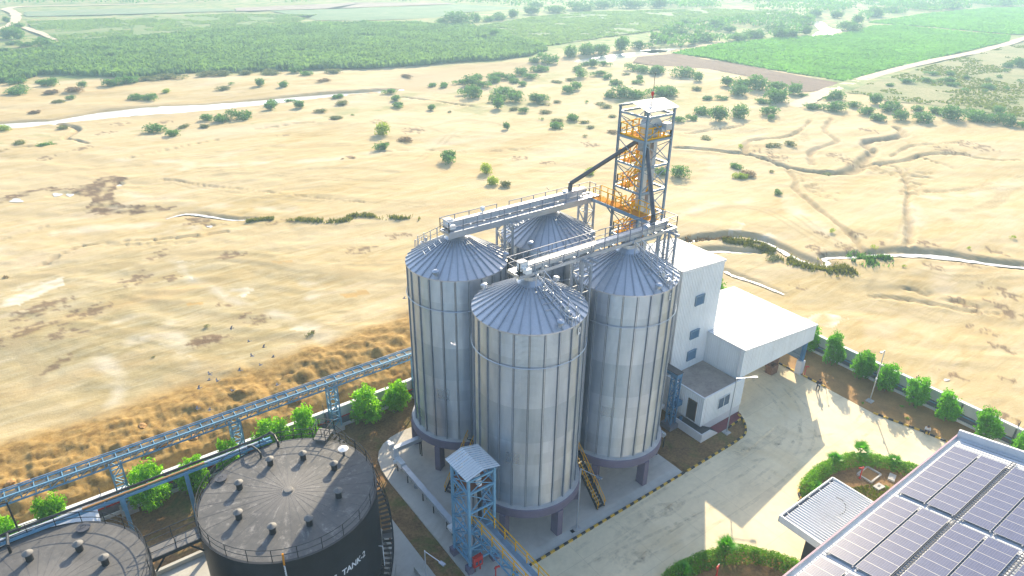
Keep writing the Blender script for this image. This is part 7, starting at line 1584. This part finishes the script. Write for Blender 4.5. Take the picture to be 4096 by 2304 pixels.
palm(10.0,-14.9,'tall fan palm rising from the near hedge at the bottom',1.0,1.1,16,5)
palm(5.2,-14.4,'darker fan palm at the left of the near hedge',.8,1.0,15,6)
# low ground plants
for i, (c, w_, lb) in enumerate(((C7(1140,855), .9, 'low green weed in the bed left of the seated man'),(C7(1105,770), .9, 'low green weed in the bed under the fourth wall tree'),(C7(815,748), .6, 'low green weed at the foot of the lamp post footing'),(C6(1640,775), .8, 'low green weed beside the solar gutter inside the far hedge'))):
    place_bush('weed', lb, 'weed', 'weeds in the beds', c, w_, .3, 'leaf_dark', False)
stuff('grass', blades('grass', [(-31,12),(-13,12),(-13,19.2),(-31,19.2)], 5000, .12, .16, M['grass'], z=-.03, patch=.5), 'thin grass in the soil between the tanks and the left wall', 'grass')
stuff('grass', blades('grass', [(26,-16.5),(29,-18),(29.5,-20.5),(26,-20.5),(24.5,-18)], 2600, .1, .12, M['grass'], z=0, patch=.42), 'short grass patch inside the far hedge near the canopy', 'grass')
stuff('grass', blades('grass', [(2,-16),(11,-16.5),(12,-20),(0,-20)], 2600, .1, .12, M['grass'], z=0, patch=.5), 'short grass patch inside the near hedge', 'grass')

# ------------------------------------------------------------------ people
def body(name, joints, bones, mats, parent):
    """one continuous skin: joints {name:(co,radius)}, bones [(a,b)]; material by the nearest joint"""
    keys = list(joints); me = bpy.data.meshes.new(name); idx = {k: i for i, k in enumerate(keys)}
    me.from_pydata([joints[k][0] for k in keys], [(idx[a], idx[b]) for a, b in bones], [])
    o = bpy.data.objects.new(name, me); COL.objects.link(o)
    md = o.modifiers.new('skin', 'SKIN'); sv = me.skin_vertices[0].data
    for k in keys: rr = joints[k][1]; sv[idx[k]].radius = rr if isinstance(rr, tuple) else (rr, rr)
    sv[idx['pelvis']].use_root = True
    ms = o.modifiers.new('sub', 'SUBSURF'); ms.levels = 2; ms.render_levels = 2
    bpy.context.view_layer.update(); dg = bpy.context.evaluated_depsgraph_get()
    m2 = bpy.data.meshes.new_from_object(o.evaluated_get(dg)); bpy.data.objects.remove(o)
    names = list(dict.fromkeys(m for m in mats.values())); m2.materials.clear()
    for n in names: m2.materials.append(M[n])
    P = np.array([joints[k][0] for k in keys]); mi = []
    for p in m2.polygons:
        k = keys[int(np.argmin(((P-np.array(p.center))**2).sum(1)))]; mi.append(names.index(mats[k])); p.use_smooth = True
    m2.polygons.foreach_set('material_index', mi); m2.update()
    return link(name, m2, parent)
def person(label, loc, rz, J, mats, hairc='hair'):
    t = thing('person', label, 'person', loc); t.rotation_euler = (0, 0, rz); ORI[t.name] = (0, 0, 0)
    for s in 'lr':
        h, e = Vector(J['hand_'+s][0]), Vector(J['elbow_'+s][0]); d = (h-e).normalized(); sd_ = d.cross(Vector((0,0,1))).normalized()
        for j, (o_, L) in enumerate(((-.03,.07),(-.01,.085),(.012,.08),(.032,.062))):
            b = h+sd_*o_+d*.05; k1 = f'f{j}{s}'; J[k1] = (tuple(b), .010); J[k1+'t'] = (tuple(b+d*L*.6+Vector((0,0,-.03))), .008); mats[k1] = mats[k1+'t'] = 'skin'
        b = h+sd_*(.04 if s == 'l' else -.04)+d*.01; J['th'+s] = (tuple(b), .011); J['tht'+s] = (tuple(b+d*.04+sd_*(.02 if s == 'l' else -.02)), .009); mats['th'+s] = mats['tht'+s] = 'skin'
    B = [('pelvis','belly'),('belly','chest'),('chest','neck'),('neck','head'),('head','crown')]
    for s in 'lr':
        B += [('pelvis','hip_'+s),('hip_'+s,'knee_'+s),('knee_'+s,'ankle_'+s),('ankle_'+s,'toe_'+s),('chest','sh_'+s),('sh_'+s,'elbow_'+s),('elbow_'+s,'hand_'+s),('hand_'+s,'th'+s),('th'+s,'tht'+s)]
        for j in range(4): B += [('hand_'+s,f'f{j}{s}'),(f'f{j}{s}',f'f{j}{s}t')]
    body('body', J, B, mats, t)
    hd = Vector(J['head'][0]); cr = Vector(J['crown'][0]); up = (cr-hd).normalized()
    mb = MB(); c = hd+up*.035+Vector((-.025,0,0)); n = 14
    for i in range(5):
        pass
    mb.lathe([(.088,-.03),(.102,.02),(.098,.06),(.07,.105),(.0,.125)], n); mb.v = [tuple(c+Vector(v)) for v in mb.v]; mb.build('hair', M[hairc], t, smooth=60)
    mb = MB(); f = hd+Vector((.088,0,0)); mb.tube(f+Vector((-.01,0,.01)), f+Vector((.022,0,-.02)), .012, 6, .016)
    for s in (-1, 1): mb.box(hd.x-.015,hd.y+s*.088-.008,hd.z-.02,hd.x+.015,hd.y+s*.088+.008,hd.z+.035)
    mb.m = 1
    for s in (-1, 1): mb.box(f.x-.008,f.y+s*.032-.01,f.z+.012,f.x+.003,f.y+s*.032+.01,f.z+.024)
    mb.box(f.x-.008,f.y-.025,f.z-.055,f.x+.002,f.y+.025,f.z-.048); mb.build('face', [M['skin'], M['hair']], t)
    return t
def std_mats(top, legs, shoe):
    m = {k: top for k in ('belly','chest','sh_l','sh_r','elbow_l','elbow_r')}; m.update({k: legs for k in ('pelvis','hip_l','hip_r','knee_l','knee_r')})
    m.update({k: shoe for k in ('ankle_l','ankle_r','toe_l','toe_r')}); m.update({k: 'skin' for k in ('neck','head','crown','hand_l','hand_r')}); return m
# standing man with a hand set, facing the camera side of the yard
J = {'pelvis':((0,0,.93),(.15,.11)),'belly':((.01,0,1.10),(.15,.11)),'chest':((.04,0,1.36),(.17,.12)),'neck':((.07,0,1.50),.06),'head':((.12,0,1.60),(.085,.095)),'crown':((.12,0,1.68),(.07,.08))}
for s, y in (('l',1),('r',-1)):
    J.update({'hip_'+s:((0,.10*y,.88),.10),'knee_'+s:((.03,.13*y,.48),.07),'ankle_'+s:((0,.15*y,.09),.05),'toe_'+s:((.15,.16*y,.045),.045),'sh_'+s:((.04,.20*y,1.38),.075),'elbow_'+s:((.05,.27*y,1.10),.05),'hand_'+s:((.28,.10*y,1.12),.035)})
pm_ = person('standing man in dark clothes holding a white hand set on the sunlit yard edge', (38.35,-5.85,0), R(222), J, std_mats('cloth_dark','cloth_dark','black'))
mb = MB(); mb.box(.30,-.11,1.10,.42,.11,1.16); o = mb.build('remote_control', M['white']); o.parent = None
o.location = (38.35,-5.85,0); o.rotation_euler = (0,0,R(222)); props(o, 'white hand set held by the standing man', 'remote control')
mb = MB(); cpt = Vector((38.95,-6.45,1.25))
for a in (0, 2.1, 4.2): mb.tube(cpt, (cpt.x+.38*math.cos(a), cpt.y+.38*math.sin(a), .0), .018, 5)
mb.box(cpt.x-.09,cpt.y-.05,1.25,cpt.x+.09,cpt.y+.05,1.38); solo('tripod', mb, M['black'], 'small black tripod standing beside the man in dark clothes', 'tripod')
# seated man on the kerb
J = {'pelvis':((0,0,.26),(.16,.13)),'belly':((.03,0,.44),(.15,.12)),'chest':((.12,0,.66),(.18,.12)),'neck':((.19,0,.79),.06),'head':((.26,0,.88),(.085,.095)),'crown':((.28,0,.96),(.07,.08))}
for s, y in (('l',1),('r',-1)):
    J.update({'hip_'+s:((.05,.11*y,.25),.105),'knee_'+s:((.42,.16*y,.42),.075),'ankle_'+s:((.40,.15*y,.08),.05),'toe_'+s:((.56,.17*y,.045),.045),'sh_'+s:((.11,.21*y,.68),.075),'elbow_'+s:((.27,.24*y,.48),.05),'hand_'+s:((.45,.09*y,.50),.035)})
person('man in a white shirt sitting on the striped kerb with head bent down', (40.95,-17.05,.12), R(200), J, std_mats('cloth_white','cloth_dark','black'))

# ------------------------------------------------------------------ birds
def bird(px, py, z, hd, flap, size, label, mat='feather', bank=0):
    c = at(px, py, z); t = MB(); s = size
    t.lathe([(.0,-.20),(.04,-.13),(.062,-.02),(.055,.06),(.035,.12),(.040,.155),(.02,.19),(0,.21)], 8)
    t.v = [(v[2], v[1], v[0]) for v in t.v]
    t.add([(-.17,-.03,0),(-.17,.03,0),(-.31,.075,0),(-.31,-.075,0)], [(0,1,2,3)])
    t.v += []; b = MB(); b.v = [tuple(x*s for x in v) for v in t.v]; b.f = t.f; b.mi = t.mi
    o = thing('bird', label, 'bird', tuple(c), 'birds flying over the site'); o.rotation_euler = (bank, 0, hd); ORI[o.name] = (0, 0, 0)
    b.build('body', M[mat], o, smooth=60)
    for sg in (-1, 1):
        w_ = MB(); za = math.sin(flap); ca = math.cos(flap)
        w_.add([(s*a, sg*s*(.03+bb*ca), s*bb*za) for a, bb in ((.07,0),(-.06,0),(-.08,.14),(-.13,.32),(.0,.30),(.10,.14))], [(0,1,2,5),(5,2,3,4)] if sg > 0 else [(5,2,1,0),(4,3,2,5)]); w_.build('wing', M[mat], o)
BL = [(1340,1032,'topmost bird of the flock over the mud flat'),(1443,1110,'second highest bird of the flock, just left of another'),(1528,1143,'dark bird of the flock flying steeply, upper right part'),(1460,1193,'small bird at the centre of the flock with folded wings'),(1583,1200,'rightmost bird of the upper flock over the mud'),(1510,1246,'bird under the rightmost one, wings spread'),(1388,1278,'bird alone in the middle below the upper group'),(1215,1298,'upper bird of the close group of three'),(1212,1334,'lower left bird of the close group of three'),(1262,1339,'right bird of the close group of three'),(1153,1380,'leftmost bird of the flock, below the close group'),(1350,1395,'lowest bird over the pale mud, above the earth bank'),(1607,1362,'bird over the brown earth bank near the conveyor')]
for i, (x, y, lb) in enumerate(BL):
    q = F4(x, y); bird(0+x*.69021, 600+y*.69021, 9.0+(i*7 % 5)*.5, R(150+(i*37) % 70), R(8+(i*13) % 30), .92, 'grey '+lb, bank=R((i*29) % 40-20))
bird(1195*.65994, 1400+355*.65994, 8, R(175), R(20), .9, 'grey bird low over the earth bank, left one of a pair'); bird(1270*.65994, 1400+362*.65994, 8, R(160), R(10), .9, 'grey bird low over the earth bank, right one of a pair')
bird(2343*.69021, 600+860*.69021, 14, R(150), R(15), .9, 'grey bird flying just left of the left silo wall'); bird(1500+565*.552, 1000+682*.552, 20, R(190), R(5), .8, 'white bird flying in front of the left silo wall', 'feather_white')
bird(1500+1257*.552, 300+830*.552, 26.5, R(40), R(50), .85, 'black bird landing above the rear conveyor bridge rail', 'black')

# ------------------------------------------------------------------ clods on the bank
def rock_mesh(seed):
    import bmesh
    bm = bmesh.new(); bmesh.ops.create_icosphere(bm, subdivisions=2, radius=1); r = random.Random(seed)
    for v in bm.verts: v.co *= 1+.28*(float(vnoise(np.array([v.co.x*1.7+seed]), np.array([v.co.y*1.7+v.co.z*2.1]), seed)[0])-.5)*2; v.co.z *= .7
    me = bpy.data.meshes.new('clod'); bm.to_mesh(me); bm.free(); me.materials.append(simple('brown clod %d' % seed, (.34,.19,.07), .95, 0, .35, 1.5, 7, bmp=.5)); return me
RM = [rock_mesh(i) for i in range(4)]
SPOT = [(C5(250+i*0, 0)) for i in range(0)]
clist = [(180,905,80,62,'largest earth clod below the conveyor, left of the second wall tree'),(95,900,70,50,'earth clod at the far left, under the conveyor'),(440,840,55,40,'earth clod behind the second wall tree'),(560,800,50,40,'earth clod left of the ladder pylon'),(620,780,60,45,'broad earth clod beside the ladder pylon'),(930,690,50,40,'earth clod between two conveyor pylons'),(1010,650,70,50,'large earth clod on the bank edge above the right tank'),(1190,585,60,40,'earth clod on the bank edge behind the small wall tree'),(1820,360,70,50,'large earth clod beside the tree with the red hose reel'),(1480,430,40,30,'earth clod under the conveyor near the middle pylon'),(880,520,60,36,'earth clod on top of the bank, left half'),(2060,230,60,40,'earth clod right of the tallest conveyor pylon')]
for i, (x, y, w_, h_, lb) in enumerate(clist):
    c = C5(x, y); sc_ = np.hypot(*(C5(x+1, y)-c)[:2]); o = link('earth_clod', RM[i % 4], None, (c[0], c[1]+.6, hz(c[0], c[1]+.6)+.1), i*1.1); s = w_*sc_*.5
    o.scale = (s, s*.8, s*.75); props(o, lb, 'clod', 'earth clods on the spoil bank')

# ------------------------------------------------------------------ haze
def haze():
    m = bpy.data.materials.new('haze'); m.use_nodes = True; nt = m.node_tree; nt.nodes.clear()
    o = nt.nodes.new('ShaderNodeOutputMaterial'); v = nt.nodes.new('ShaderNodeVolumePrincipled')
    v.inputs['Color'].default_value = (.50, .76, 1, 1); v.inputs['Density'].default_value = HAZE; v.inputs['Anisotropy'].default_value = .30
    nt.links.new(v.outputs[0], o.inputs['Volume'])
    mb = MB(); mb.box(-5600,-5600,-6,5600,5600,49.5); ob = link('haze', mb.mesh('haze', m)); ob['kind'] = 'stuff'; ob['label'] = 'pale blue haze over the far plain'; ob['category'] = 'haze'
HAZE = .00066
haze()
